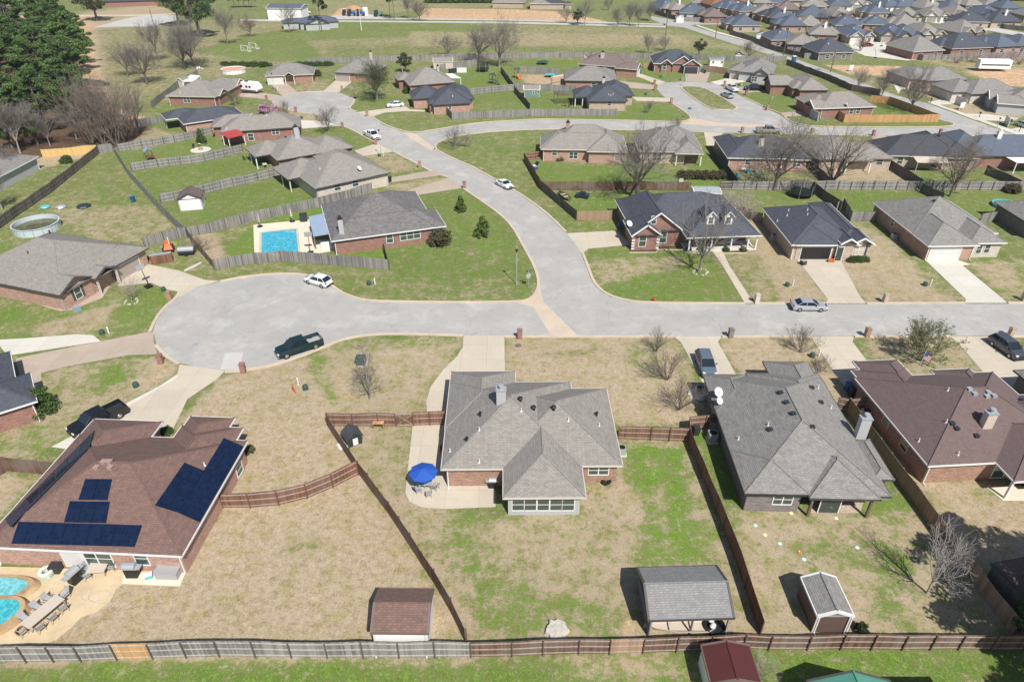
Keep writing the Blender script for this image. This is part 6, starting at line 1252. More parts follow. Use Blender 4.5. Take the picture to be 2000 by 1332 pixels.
def car(kind,label,col,a,b_,mid=None,group=None,name=None,tonneau=None,cat=None):
    q=CARS[kind]; A,B=G(*a),G(*b_); an=math.atan2(B.y-A.y,B.x-A.x); M=(A+B)/2
    t=thing(name or {'pickup':'pickup_truck','suv':'parked_suv'}.get(kind,'parked_car'),label,cat or {'pickup':'pickup truck','suv':'suv'}.get(kind,'car'),(M.x,M.y,.014),an,group)
    w=q['W']/2; m_=MB(); zb=.24 if kind!='pickup' else .36
    secs=[]
    for x,wf,zt in q['st']:
        W_=w*wf; secs.append([(x,-W_*.93,zb),(x,-W_,zb+.2),(x,-W_,zt-.2),(x,-W_*.94,zt-.06),(x,-W_*.80,zt),(x,W_*.80,zt),(x,W_*.94,zt-.06),(x,W_,zt-.2),(x,W_,zb+.2),(x,W_*.93,zb)])
    n=10
    for s in secs: m_.v+=s
    for i in range(len(secs)-1):
        for j in range(n):
            k=(j+1)%n; m_.f.append((i*n+j,i*n+k,(i+1)*n+k,(i+1)*n+j)[::-1]); m_.m.append(0)
    m_.f.append(tuple(range(n))); m_.m.append(0); m_.f.append(tuple(range((len(secs)-1)*n,len(secs)*n))[::-1]); m_.m.append(0)
    body=m_.build('body',MT[col],t)
    x0,x1,r0,r1,z0,z1=q['cab']; wb,wr=w*.90,w*.72
    g=MB(); b4=[(x0,-wb,z0-.03),(x1,-wb,z0-.03),(x1,wb,z0-.03),(x0,wb,z0-.03)]; t4=[(r0,-wr,z1-.05),(r1,-wr,z1-.05),(r1,wr,z1-.05),(r0,wr,z1-.05)]
    g.v=b4+t4
    for f in ((0,1,5,4),(1,2,6,5),(2,3,7,6),(3,0,4,7)): g.f.append(f); g.m.append(0)
    g.build('window',MT['car_glass'],t)
    rf=MB(); e=.05; rf.v=[(r0-e,-wr-e*.6,z1-.06),(r1+e,-wr-e*.6,z1-.06),(r1+e,wr+e*.6,z1-.06),(r0-e,wr+e*.6,z1-.06),(r0+.12,-wr+.12,z1),(r1-.12,-wr+.12,z1),(r1-.12,wr-.12,z1),(r0+.12,wr-.12,z1)]
    for f in ((3,2,1,0),(4,5,6,7),(0,1,5,4),(1,2,6,5),(2,3,7,6),(3,0,4,7)): rf.f.append(f); rf.m.append(0)
    for s in (-1,1):
        for (bx,tx) in ((x0+.02,r0),(x1-.02,r1),((x0*.55+x1*.45)-.1,(r0*.5+r1*.5)-.12)): rf.cyl((bx,s*wb*1.0,z0-.04),(tx,s*wr*1.01,z1-.05),.045,.035,5)
    rf.build('roof',MT[col],t)
    if kind=='suv':
        for s in (-1,1): k=MB(); k.cyl((r0+.2,s*wr*.9,z1+.04),(r1-.2,s*wr*.9,z1+.04),.025,.025,5); k.build('roof_rail',MT['rim'],t)
    if kind=='pickup':
        k=MB(); L2=-2.93; k.box(L2,-w,.40,-1.0,-w+.1,1.26); k.box(L2,w-.1,.40,-1.0,w,1.26); k.box(L2,-w+.1,.42,L2+.1,w-.1,1.24); k.box(-1.08,-w+.1,.42,-1.0,w-.1,1.26); bd=k.build('bed',MT[col],t)
        k=MB(); k.box(L2+.1,-w+.1,.66,-1.08,w-.1,.74); k.build('bed_liner',MT['skin_grey' if col=='paint_green' else 'dark_bin'],bd)
    k=MB(); L=q['L']/2; k.box(L-.16,-w*.85,zb,L+.04,w*.85,zb+.24); k.build('bumper',MT['chrome' if kind=='pickup' and col!='paint_black' else 'rubber'],t)
    k=MB(); k.box(-L-.03,-w*.85,zb+.02,-L+.14,w*.85,zb+.24); k.build('bumper',MT['chrome' if kind=='pickup' else 'rubber'],t)
    k=MB(); k.box(L-.05,-w*.45,zb+.3,L+.012,w*.45,zb+.52); k.build('front_grille',MT['rubber'],t)
    zl=q['st'][-2][2]-.04; xf=q['st'][-2][0]
    for s in (-1,1):
        k=MB(); k.box(xf-.18,s*w*.72-.16,zl-.10,xf+.06,s*w*.72+.16,zl+.06); k.build('headlight',MT['headlight'],t)
        k=MB(); k.box(-L-.01,s*w*.84-.12,.78,-L+.10,s*w*.84+.12,1.0 if kind!='pickup' else 1.15); k.build('taillight',MT['taillight'],t)
        k=MB(); k.box(x1-.55,s*(w+.08)-.09,z0+.02,x1-.40,s*(w+.08)+.09,z0+.2); k.build('wing_mirror',MT[col],t)
        for xx in q['wh'][:2]:
            r=q['wh'][2]; k=MB(); k.cyl((xx,s*(w-.20),r),(xx,s*(w+.015),r),r,r,16); wl=k.build('wheel',MT['rubber'],t)
            k=MB(); k.cyl((xx,s*(w),r),(xx,s*(w+.03),r),r*.60,r*.52,10); k.build('rim',MT['rim'],wl)
    return t
car('pickup','dark green pickup parked at the kerb of the lower cul-de-sac','paint_green',(625,672),(545,698))
car('pickup','black pickup parked on the driveway behind the solar panel house','paint_black',(238,806),(150,850))
car('hatch','white hatchback parked at the top kerb of the lower cul-de-sac','paint_white',(642,560),(604,549))
car('sedan','silver sedan parked along the wide street','paint_silver',(1547,603),(1608,604))
car('coupe','white sports coupe driving on the curved street','paint_white',(976,360),(995,370))
car('pickup','white pickup parked beside the lamp post on the curved street','paint_white',(714,263),(741,277))
car('sedan','white sedan on the driveway of the slate blue house','paint_white',(785,208),(759,210))
car('suv','blue grey suv on the driveway facing the dish roof','paint_bluegrey',(1370,700),(1384,738))
car('suv','gunmetal suv on the driveway of the plum roofed house','paint_gunmetal',(1938,667),(1992,706))
car('pickup','white pickup at the kerb of the loop street','paint_white',(1438,182),(1420,173)); car('sedan','silver sedan at the kerb of the grass island','paint_silver',(1427,194),(1411,187))
car('pickup','black pickup on the driveway of the gabled red brick house','paint_black',(1488,177),(1457,177)); car('pickup','tan and white pickup parked on the upper street behind the chimney roof','paint_tan',(1480,260),(1520,261))
car('sedan','dark red sedan at the far cul-de-sac','paint_red',(1685,92),(1702,91)); car('pickup','white pickup in the far estate bend','paint_white',(1855,49),(1869,47)); car('sedan','blue sedan on a far driveway','paint_blue',(1795,77),(1803,80))
car('sedan','silver car at the right edge on the new houses drive','paint_silver',(1992,247),(2008,252)); car('pickup','white pickup beside the rust red far roof','paint_white',(1376,19),(1386,17)); car('suv','white van like suv by the dark far tree','paint_white',(1393,22),(1405,20))
car('pickup','white work truck in the machine yard','paint_white',(590,29),(600,28)); car('pickup','second white work truck in the machine yard','paint_white',(577,25),(586,24)); 
car('suv','dark suv in the driveway shade beside the mid brown house','paint_black',(1868,80),(1874,84),group=None) if False else None
# travel trailer
a,b_=G(470,180),G(503,182); t=thing('travel_trailer','long white travel trailer parked beside the red brick house','travel trailer',((a+b_)/2)[:],0); t.rotation_euler=(0,0,math.atan2(b_.y-a.y,b_.x-a.x)-.12)
m_=MB(); L,Wd=4.0,1.25; pr_=[(-L,.7),(-L,2.7),(-L+.5,3.05),(L-1.0,3.05),(L-.1,2.3),(L+.25,1.3),(L-.2,.7)]
n=len(pr_); m_.v=[(x,-Wd,z) for x,z in pr_]+[(x,Wd,z) for x,z in pr_]; m_.f.append(tuple(range(n))); m_.f.append(tuple(range(n,2*n))[::-1]); m_.m+=[0,0]
for i in range(n): j=(i+1)%n; m_.f.append((j,i,n+i,n+j)); m_.m.append(0)
m_.build('body',MT['siding_white'],t)
for x in (-2.2,-1.3,.5,1.6): m_=MB(); m_.box(x-.35,-Wd-.02,1.6,x+.35,-Wd+.02,2.2); m_.build('window',MT['car_glass'],t)
m_=MB(); m_.box(-L,-Wd-.015,.75,L-.3,-Wd+.02,1.05); m_.build('stripe_panel',MT['paint_blue'],t); m_=MB(); m_.box(.1,-Wd-.03,.8,.12,-Wd,2.4); m_.box(-.7,-.4,3.05,.2,.4,3.3); m_.build('roof_unit',MT['dark_bin'],t)
for x in (-.9,-.1):
    for s in (-1,1): m_=MB(); m_.cyl((x,s*(Wd-.2),.35),(x,s*(Wd+.01),.35),.35,.35,12); m_.build('wheel',MT['rubber'],t)
m_=MB(); m_.cyl((L,-.4,.6),(L+1.2,0,.6),.06,.06,6); m_.cyl((L,.4,.6),(L+1.2,0,.6),.06,.06,6); m_.build('hitch',MT['black'],t)

# ================= SMALL STRUCTURES =================
def frame_from(a,b_,z=0):
    A,B=G(*a,z),G(*b_,z); return A,math.atan2(B.y-A.y,B.x-A.x),(B-A).length
def shed(label,a,b_,dep,h,p,g,roof,wall,trim='white_trim',ov=.15,ang=None,name='garden_shed',L=None,doors=()):
    h_=House(label,a,b_,[(-.05,0,(L or (G(*b_,h)-G(*a,h)).length),dep,{'g':g,'ax':'u' if g in('WE',) else 'v','p':p})],roof,wall,trim,p,h,None,name,ov,ang,'shed')
    return h_
s=shed('grey roofed open shed with a boat half under it, lower back yard',(1268,1211),(1435,1206),4.9,2.3,.46,'WE','roof_light_grey','siding_grey','dark_trim',.2)
for o_ in [c for c in s.t.children if c.name.startswith('wall')]: bpy.data.objects.remove(o_)
m_=MB(); m_.box(.15,.1,-.05,.25,4.7,2.2); m_.quad((.15,.1,2.2),(.15,4.7,2.2),(.15,2.4,3.3)); m_.box(.25,4.6,-.05,6.3,4.7,2.2); m_.box(.25,1.7,-.05,6.3,1.8,2.2); m_.build('wall',plain('mauve_siding',(.17,.15,.16),.7,0,.3,.06,2),s.t)
for u in (3.5,6.3): m_=MB(); m_.box(u-.06,.2,0,u+.06,.32,2.2); m_.build('post',MT['fence_brown'],s.t)
s=shed('brown metal sided shed with white corner trim beside the dark conifer',(1598,1203),(1669,1203),3.6,2.2,.42,'SN','roof_grey','brick_grey','white_trim',.12,0)
for c in s.t.children:
    if c.name.startswith('wall'): c.data.materials[0]=MT['garage_brown'] if 'garage_brown' in MT else plain('garage_brown',(.13,.085,.07),.6,0,.4,.08,2)
for u in (.07,2.78): m_=MB(); m_.box(u-.05,.07,0,u+.05,.14,2.2); m_.build('corner_trim',MT['white_trim'],s.t)
m_=MB(); m_.box(.15,.10,2.0,2.7,.13,2.1); m_.build('door_header',MT['white_trim'],s.t)
s=shed('white walled shed with a brown shingle roof at the bottom fence',(725,1235),(836,1236),3.9,2.6,.46,'WE','roof_brown','siding_white','brown_trim',.1)
s=shed('maroon metal roofed shed below the long bottom fence',(1390,1336),(1486,1330),3.0,2.2,.3,'SN','red_metal','siding_white','brown_trim',.08,0); s.roof.data.materials[0]=plain('maroon_metal',(.095,.026,.024),.5,.1,.5,.08,1)
s=shed('green metal roofed building cut by the bottom edge',(1606,1405),(1775,1405),2.7,2.6,.42,'SN','roof_grey','siding_grey','dark_trim',.1,0); s.roof.data.materials[0]=plain('green_metal',(.09,.27,.20),.4,.1,.5,.08,1)
s=shed('pale blue metal roof cut by the bottom edge beside the green one',(1800,1395),(1925,1395),2.2,2.5,.10,'WE','roof_blue_grey','siding_white','dark_trim',.1,0); s.roof.data.materials[0]=MT['pool_wall_blue'] if 'pool_wall_blue' in MT else plain('pool_wall_blue',(.50,.56,.60),.4)
s=shed('dark shed in the pine shade behind the right hand fence',(2008,1172),(2108,1182),3.6,2.2,.3,'WE','roof_brown','fence_dark','dark_trim',.1,12)
s=shed('small white shed with a plum roof between the two left yards',(345,391),(400,390),4.0,2.2,.5,'SN','roof_plum','siding_white','dark_trim',.15,14,L=4.2)
s=shed('barn shaped cream shed with a curved taupe roof at the back fence',(846,122),(885,121),4.0,2.3,.55,'WE','roof_taupe','siding_tan','cream_trim',.1)
s=shed('pale metal roofed shed behind the dormered blue house',(1357,378),(1410,378),3.6,2.3,.22,'WE','roof_light_grey','siding_white','white_trim',.1); s.roof.data.materials[0]=plain('pale_metal',(.42,.45,.46),.4,.2,.5,.06,1)
s=shed('white shed with two small windows inside the upper cedar fence',(1387,117),(1415,117),3.2,2.4,.2,'WE','roof_light_grey','siding_white','cream_trim',.1,0); s.win(0,'S',1393,122,.6,.6,glass='black'); s.win(0,'S',1410,122,.6,.6,glass='black')
s=shed('white gabled garden shed by the diagonal road',(1436,106),(1452,107),4.2,2.4,.6,'SN','roof_taupe','siding_white','dark_trim',.15,-20)
s=shed('green playhouse with white trimmed windows',(1023,176),(1055,176),3.2,2.0,.62,'WE','roof_taupe','green_box','white_trim',.15,0,'playhouse'); s.t['category']='playhouse'
for c in s.t.children:
    if c.name.startswith('wall'): c.data.materials[0]=plain('sage_paint',(.16,.25,.22),.7)
s.win(0,'S',1042,182,.5,.7,glass='black'); s.win(0,'S',1051,181,.5,.7,glass='black')
s=shed('small white roofed storage shed beside the mid brown roof',(1142,112),(1162,112),2.4,2.2,.2,'WE','roof_mid_brown','siding_white','white_trim',.1)
s=shed('white metal shed beside the corner far house',(1478,68),(1498,70),3.2,2.2,.4,'SN','roof_blue_grey','siding_white','white_trim',.1,-10)
s=shed('small white gabled shed behind the side street fence',(1322,35),(1336,36),3.2,2.1,.5,'SN','roof_grey','siding_white','white_trim',.1,0)
s=shed('little white roofed shed inside the wooded thicket houses',(355,158),(372,155),3.4,2.3,.3,'WE','roof_light_grey','siding_white','white_trim',.1)
# grey open shed: boat and trailer
def boat(label,a,b_,col,Ln=None):
    A,an,L=frame_from(a,b_); t=thing('small_boat',label,'boat',A[:],an); m_=MB(); w=.75; S=[(0,.35,.55),(L*.12,w,.5),(L*.55,w,.5),(L*.85,w*.6,.58),(L,.04,.7)]
    for x,hw,zt in S: m_.v+=[(x,-hw,zt),(x,-hw*.55,.12),(x,hw*.55,.12),(x,hw,zt),(x,hw*.8,zt-.04),(x,hw*.5,.24),(x,-hw*.5,.24),(x,-hw*.8,zt-.04)]
    for i in range(len(S)-1):
        for j in range(8): k=(j+1)%8; m_.f.append((i*8+j,i*8+k,(i+1)*8+k,(i+1)*8+j)); m_.m.append(0)
    m_.f.append(tuple(range(8))); m_.m.append(0); m_.build('hull',MT[col],t)
    for x in (.3,.6): m_=MB(); m_.box(L*x,-w*.6,.36,L*x+.3,w*.6,.44); m_.build('seat',MT['siding_tan'],t)
    return t
boat('small beige fishing boat beside the grey open shed',(1395,1226),(1256,1226),'siding_tan')
boat('green camouflage boat on a trailer in the fenced side yard',(1112,393),(1092,378),'leaf_olive')
t=thing('hot_tub','round black tub full of white bags beside the beige boat','tub',G(1394,1228)[:]); m_=MB(); m_.lathe([(.0,.05),(.75,.05),(.85,.5),(.78,.52),(.72,.3),(0,.3)],20); m_.build('shell',MT['black'],t)
for i in range(9): m_=MB(); r=random.Random(i); m_.ball((r.uniform(-.45,.45),r.uniform(-.3,.9),.5+r.uniform(0,.3)),.22,6,0,.6); m_.build('white_bag',MT['pipe_white'],t)
# ---- pools
def wat(name,col,rough=.05,sc=2.5):
    m,t,b=newmat(name); b.inputs['Roughness'].default_value=rough; g=node(t,'ShaderNodeNewGeometry').outputs['Position']
    n=noise(t,g,sc,3,.6,1.5); n2=noise(t,g,sc*4,2,.6,2); s_=math_(t,'ADD',math_(t,'MULTIPLY',n,.6),math_(t,'MULTIPLY',n2,.4))
    vo=node(t,'ShaderNodeTexVoronoi',feature='DISTANCE_TO_EDGE'); vo.inputs['Scale'].default_value=sc*.55; wv=node(t,'ShaderNodeVectorMath',operation='MULTIPLY_ADD'); nc=node(t,'ShaderNodeTexNoise'); nc.inputs['Scale'].default_value=1.3; t.links.new(g,nc.inputs['Vector']); wv.inputs[1].default_value=(1.2,1.2,0); t.links.new(nc.outputs['Color'],wv.inputs[0]); t.links.new(g,wv.inputs[2]); t.links.new(wv.outputs[0],vo.inputs['Vector'])
    s_=math_(t,'ADD',math_(t,'MULTIPLY',s_,.75),math_(t,'MULTIPLY',ramp(t,vo.outputs['Distance'],[(0,(1,1,1)),(.10,(.35,.35,.35)),(.3,(.2,.2,.2))]),.28))  # caustic light ripples painted into the water colour as pale cell edges
    t.links.new(ramp(t,s_,[(.35,tuple(c*.72 for c in col)),(.5,col),(.62,tuple(min(1,c*1.25+.02) for c in col))]),b.inputs['Base Color']); bump(t,b,n2,.15,.03)
wat('water_turquoise',(.06,.38,.50)); wat('water_aqua',(.16,.46,.50)); wat('water_green',(.09,.085,.015),.08,.8); wat('water_teal',(.06,.40,.45))
sheet('pool_water',[(511,494),(583,494),(578,448),(511,455)],'water_turquoise',.05)
pt=thing('swimming_pool','rectangular turquoise pool in the cream deck','pool',G(547,473)[:]); o=bpy.data.objects['pool_water']; o.parent=pt; o.location=(-pt.location.x,-pt.location.y,0); 
if 'kind' in o.keys(): del o['kind']
cp=MB(); ring=[G(*p).xy-pt.location.xy for p in ((511,494),(583,494),(578,448),(511,455))]
for i in range(4):
    a,b_=ring[i],ring[(i+1)%4]; d=(b_-a).normalized(); nn=Vector((d.y,-d.x))*.35; cp.quad((*a,.075),(*b_,.075),(*(b_+nn+d*.35),.075),(*(a+nn-d*.35),.075)); cp.quad((*a,.03),(*b_,.03),(*b_,.075),(*a,.075))
cp.build('coping',MT['stone_coping'],pt).data.materials[0]=MT['drive_concrete']
m_=MB(); q=G(578,450).xy-pt.location.xy; m_.box(q.x-1.6,q.y-1.0,.055,q.x-.1,q.y-.1,.062); m_.build('pool_step',MT['water_aqua'],pt)
def blob_pool(label,cx,cy,rx,ry,water,name='garden_pool',zo=0):
    c=G(cx,cy); t=thing(name,label,'pool',c[:]); n=40
    def ringp(k,ph=0): return [(rx*k*math.cos(2*math.pi*i/n)*(1+.06*math.sin(3*2*math.pi*i/n+ph)),ry*k*math.sin(2*math.pi*i/n)*(1+.06*math.sin(3*2*math.pi*i/n+ph))) for i in range(n)]
    a,b_,d=ringp(1),ringp(1.20),ringp(1.38); m_=MB(); m_.v=[(x,y,.16+zo) for x,y in a]; m_.f=[tuple(range(n))]; m_.m=[0]; m_.build('water',MT[water],t)
    m_=MB()
    for i in range(n):
        j=(i+1)%n; H_=.32+zo; m_.quad((*a[i],H_),(*b_[i],H_),(*b_[j],H_),(*a[j],H_)); m_.quad((*a[i],H_),(*a[j],H_),(*a[j],H_-.2),(*a[i],H_-.2)); m_.quad((*d[i],.0),(*d[j],.0),(*b_[j],H_),(*b_[i],H_))
    m_.build('stone_rim',MT['stone_coping'],t); return t
blob_pool('aqua kidney pool with stone rim, upper of the two cut by the left edge',-12,1153,2.7,1.25,'water_aqua'); blob_pool('small turquoise spa with stone rim, lower of the two at the left edge',-4,1205,1.7,1.45,'water_teal',zo=.28)
def ring_pool(label,cx,cy,r,h,wall,water,zw=None,cover=None):
    c=G(cx,cy); t=thing('above_ground_pool',label,'pool',c[:]); m_=MB(); m_.lathe([(r,0),(r,h),(r+.12,h),(r+.12,h+.06),(r-.1,h+.06),(r-.1,.05)],36); m_.build('pool_wall',MT[wall],t)
    m_=MB(); n=36; zw=zw or h-.25; m_.v=[((r-.09)*math.cos(6.2832*i/n),(r-.09)*math.sin(6.2832*i/n),zw) for i in range(n)]; m_.f=[tuple(range(n))]; m_.m=[0]; m_.build('water',MT[water],t)
    for i in range(16): m_=MB(); a_=6.2832*i/16; m_.cyl(((r+.06)*math.cos(a_),(r+.06)*math.sin(a_),0),((r+.06)*math.cos(a_),(r+.06)*math.sin(a_),h),.05,.05,5); m_.build('upright',MT['metal_grey'],t)
    return t
plain('pool_wall_blue',(.50,.56,.60),.4); plain('cover_coral',(.62,.33,.25),.7); plain('teal_plastic',(.12,.45,.48),.4)
ring_pool('round above ground pool with green water behind the grey roofed house',74,448,3.6,1.25,'pool_wall_blue','water_green',.55)
ring_pool('round white pool with a coral cover behind the travel trailer',457,142,3.8,1.2,'siding_white','cover_coral',1.1)
ring_pool('teal rimmed round play pool by the charcoal roofed house',1966,404,2.4,.5,'teal_plastic','water_green',.3)
# ---- red pergola, blue tarp cover, wood pergola, patio covers
def canopy(label,corners,z0,z1,mat,postm,name='patio_canopy',th=.08,slats=False):
    P=[G(x,y,z) for (x,y),z in zip(corners,(z0,z0,z1,z1))]; c=sum(P,Vector())/4; t=thing(name,label,'canopy',(c.x,c.y,0)); m_=MB(); Q=[p-Vector((c.x,c.y,0)) for p in P]
    if slats:
        for i in range(22):
            f=i/22; a=Q[0].lerp(Q[1],f); b_=Q[3].lerp(Q[2],f); m_.cyl(a,b_,.05,.05,4)
        for i in range(9):
            f=i/8; a=Q[0].lerp(Q[3],f); b_=Q[1].lerp(Q[2],f); m_.cyl(a+Vector((0,0,.08)),b_+Vector((0,0,.08)),.04,.04,4)
    else:
        m_.v=[tuple(q) for q in Q]+[tuple(q-Vector((0,0,th))) for q in Q]
        for f in ((0,1,2,3),(7,6,5,4),(0,4,5,1),(1,5,6,2),(2,6,7,3),(3,7,4,0)): m_.f.append(f); m_.m.append(0)
    m_.build('canopy_roof',MT[mat],t)
    for q in Q: m_=MB(); e=(Vector((0,0,q.z))-q); e.z=0; e.normalize(); q2=q+e*.25; m_.box(q2.x-.08,q2.y-.08,0,q2.x+.08,q2.y+.08,q.z-th); m_.build('post',MT[postm],t)
    return t
canopy('red metal roofed patio canopy on white columns',[(445,271),(478,263),(464,252),(431,259)],2.5,3.0,'red_metal','white_trim')
canopy('blue grey fabric patio cover beside the pool and speckled roof',[(612,462),(653,455),(642,415),(603,423)],2.4,2.8,'tarp_blue','fence_tan')
canopy('white patio cover behind the taupe roofed brick house',[(880,153),(901,153),(884,144),(862,144)],2.3,2.5,'siding_white','white_trim')
canopy('brown wooden pergola joined to the slate blue hip roof',[(1088,187),(1120,189),(1122,177),(1081,180)],2.5,2.5,'fence_dark','fence_dark',slats=True)
canopy('pale sloped patio roof beside the plain grey roof',[(1075,153),(1103,148),(1103,145),(1077,150)],2.2,2.6,'siding_tan','fence_brown')
canopy('white frame shelter behind the red brick house by the thicket',[(356,160),(378,160),(392,148),(372,146)],2.3,2.6,'pipe_white','white_trim')
canopy('small white canopy in the shaded yard below the taupe roofs',[(486,294),(494,294),(491,288),(483,288)],2.0,2.2,'tarp_blue','white_trim')
# ---- mailboxes
def mailbox(label,x,y,mat='brick_red',group='mailbox pillars along the kerbs'):
    t=thing('mailbox_pillar',label,'mailbox',G(x,y)[:],.1,group); m_=MB(); m_.box(-.3,-.28,0,.3,.28,1.25); m_.box(-.36,-.34,1.25,.36,.34,1.33); m_.box(-.26,-.24,1.33,.26,.24,1.45); m_.build('pillar',MT[mat],t)
    m_=MB(); m_.box(-.12,.27,.85,.12,.34,1.1); m_.build('mail_door',MT['black'],t); return t
MBX=[(476,728,'brick_red','at the foot of the drive up to the solar panel house'),(315,710,'brick_red','between the two left hand driveways of the cul-de-sac'),(1015,661,'brick_red','right of the centre house driveway'),(1426,659,'brick_grey','between the grey roofed house drives'),(1692,658,'brick_brown','by the olive tree lawn'),(1972,657,'brick_tan','beside the gunmetal suv'),
(1477,591,'brick_pale','at the end of the garden path'),(1727,591,'brick_tan','across from the olive tree'),(332,586,'brick_brown','beside the basketball hoop drive'),(907,368,'brick_red','above the two magnolias'),(820,328,'brick_brown','by the first tan drive'),(734,283,'brick_red','beside the white pickup'),(669,251,'brick_red','above the spreading bare tree'),(578,220,'brick_red','by the bare shrub of the cul-de-sac'),(521,197,'brick_red','near the travel trailer drive'),(717,228,'brick_brown','below the white sedan drive'),(597,179,'brick_brown','on the brown lawn of the cul-de-sac head'),(668,178,'brick_brown','right of the tan garage drive'),
(1278,166,'brick_red','upper of two at the loop street'),(1279,177,'brick_red','lower of two at the loop street'),(1311,202,'brick_brown','by the loop street corner'),(1331,158,'brick_brown','near the gabled blue house'),(1415,168,'brick_brown','beside the parked white pickup of the loop'),(1457,187,'brick_red','beside the black pickup drive'),(1449,260,'brick_brown','behind the slate roofed chimney house'),(1585,262,'brick_brown','behind the taupe roof by the many stemmed tree'),(1705,266,'brick_red','near the golden fence lawn'),(1835,264,'brick_red','behind the charcoal roof'),(1498,216,'brick_brown','on the kerb of the lawn with the netted hoop'),(1998,587,'brick_tan','at the right edge of the wide street')]
for x,y,mt,l in MBX: mailbox('brick mailbox pillar '+l,x,y,mt)
for x,y,l in ((1817,202,'first'),(1912,230,'second'),(1990,258,'third')):
    t=thing('mailbox',f'{l} dark mailbox on a post from the far end of the sidewalk','mailbox',G(x,y)[:]); m_=MB(); m_.box(-.06,-.06,0,.06,.06,1.1); m_.build('post',MT['black'],t); m_=MB(); m_.box(-.14,-.28,1.1,.14,.28,1.4); m_.build('box',MT['black'],t)
# ---- bins
def bin_(label,x,y,mat='blue_bin',rz=0,grp=None):
    t=thing('wheeled_bin',label,'bin',G(x,y)[:],rz,grp); m_=MB(); m_.v=[(-.26,-.3,.06),(.26,-.3,.06),(.26,.3,.06),(-.26,.3,.06),(-.32,-.38,1.0),(.32,-.38,1.0),(.32,.38,1.0),(-.32,.38,1.0)]
    for f in ((3,2,1,0),(4,5,6,7),(0,1,5,4),(1,2,6,5),(2,3,7,6),(3,0,4,7)): m_.f.append(f); m_.m.append(0)
    m_.build('bin_body',MT[mat],t); m_=MB(); m_.box(-.34,-.42,1.0,.34,.42,1.07); m_.build('lid',MT[mat],t)
    for s in (-1,1): m_=MB(); m_.cyl((s*.22,.3,.12),(s*.3,.3,.12),.12,.12,10); m_.build('wheel',MT['rubber'],t)
for x,y,mt,l in ((267,519,'blue_bin','blue wheeled bin, nearer of two under the basketball hoop'),(276,517,'blue_bin','blue wheeled bin, farther of two under the basketball hoop'),(1211,446,'blue_bin','dark blue bin beside the dormered house side wall'),(762,355,'dark_bin','dark green bin at the pale brick house corner'),(1250,144,'blue_bin','blue bin beside the upper white garage door'),(1372,141,'blue_bin','blue bin by the dark garage door'),(1429,153,'blue_bin','blue bin by the tan garage of the loop'),(1800,173,'blue_bin','blue bin at the nearest new house'),(1889,199,'blue_bin','blue bin at the white brick new house'),(1976,222,'blue_bin','blue bin on the wall of the edge new house'),(1925,196,'blue_bin','blue bin beside the white brick wall'),(261,395,'blue_bin','blue bin standing alone on the left lawn'),(1655,763,'blue_bin','blue bin in the shade of the plum roofed house'),(1663,773,'dark_bin','dark bin behind the blue one near the plum roof'),(1359,848,'dark_bin','dark bin against the red brown fence corner'),(1345,735,'dark_bin','dark round bin beside the pale slab') if False else (1376,144,'dark_bin','dark bin beside the blue one at the dark garage')):
    bin_(l,x,y,mt)
# ---- utility boxes
def ubox(label,x,y,mat='green_box',s=1.0,pipe=True):
    t=thing('utility_box',label,'utility box',G(x,y)[:]); m_=MB(); m_.cyl((0,0,0),(0,0,.5*s),.36*s,.33*s,10); m_.ball((0,0,.5*s),.33*s,6,0,.5); m_.build('dome_box',MT[mat],t)
    if pipe: m_=MB(); m_.cyl((.85,.1,0),(.85,.1,.95),.10,.10,8); m_.ball((.85,.1,.95),.10,5); m_.build('marker_post',MT['pipe_white'],t)
for i,(x,y,p,l) in enumerate(((597,760,False,'beside the white and orange markers'),(721,556,True,'on the lawn above the white hatchback'),(200,652,True,'at the white slab left of the cul-de-sac'),(320,568,False,'beside the bin drive of the cul-de-sac'),(266,755,False,'on the mottled lawn by the cul-de-sac drive'),(1537,559,True,'on the dry lawn above the silver sedan'),(1806,558,True,'across from the olive tree'),(1586,697,True,'by the kerb bare shrub'),(537,177,True,'on the lawn by the street lamp of the upper cul-de-sac'),(589,232,False,'on the tan strip below the upper cul-de-sac'),(741,306,True,'at the foot of the street lamp'),(1261,186,False,'on the strip between two loop drives'),(1443,168,True,'near the parked loop pickups'),(1290,152,True,'in front of the gabled blue house'),(1975,238,True,'on the edge lawn by the sidewalk'))):
    ubox('dark green utility box '+l,x,y,pipe=p)
m_=MB(); m_.box(-.55,-.45,0,.55,.45,.95); o=m_.build('transformer_box',MT['green_box'],None,loc=G(706,712)[:]); 
t=thing('transformer_box','square grey green transformer box behind the small dense bare tree','utility box',G(706,711)[:]); o.name='cabinet'; o.parent=t; o.location=(0,0,.08); m_=MB(); m_.box(-.75,-.65,0,.75,.65,.08); m_.build('concrete_pad',MT['drive_concrete'],t); m_=MB(); m_.box(-.6,-.5,1.0,.6,.5,1.1); m_.build('lid',MT['green_box'],t)
t=thing('marker_post','white marker post beside the orange one','marker',G(583,752)[:]); m_=MB(); m_.cyl((0,0,0),(0,0,1.0),.09,.09,8); m_.ball((0,0,1.0),.09,5); m_.build('tube',MT['pipe_white'],t)
t=thing('marker_post','leaning orange marker post on the dry lawn','marker',G(577,767)[:]); m_=MB(); m_.cyl((0,0,0),(-.2,0,1.3),.09,.08,8); m_.ball((-.2,0,1.3),.085,5); m_.build('tube',MT['orange'],t); t.rotation_euler=(0,0,.4)
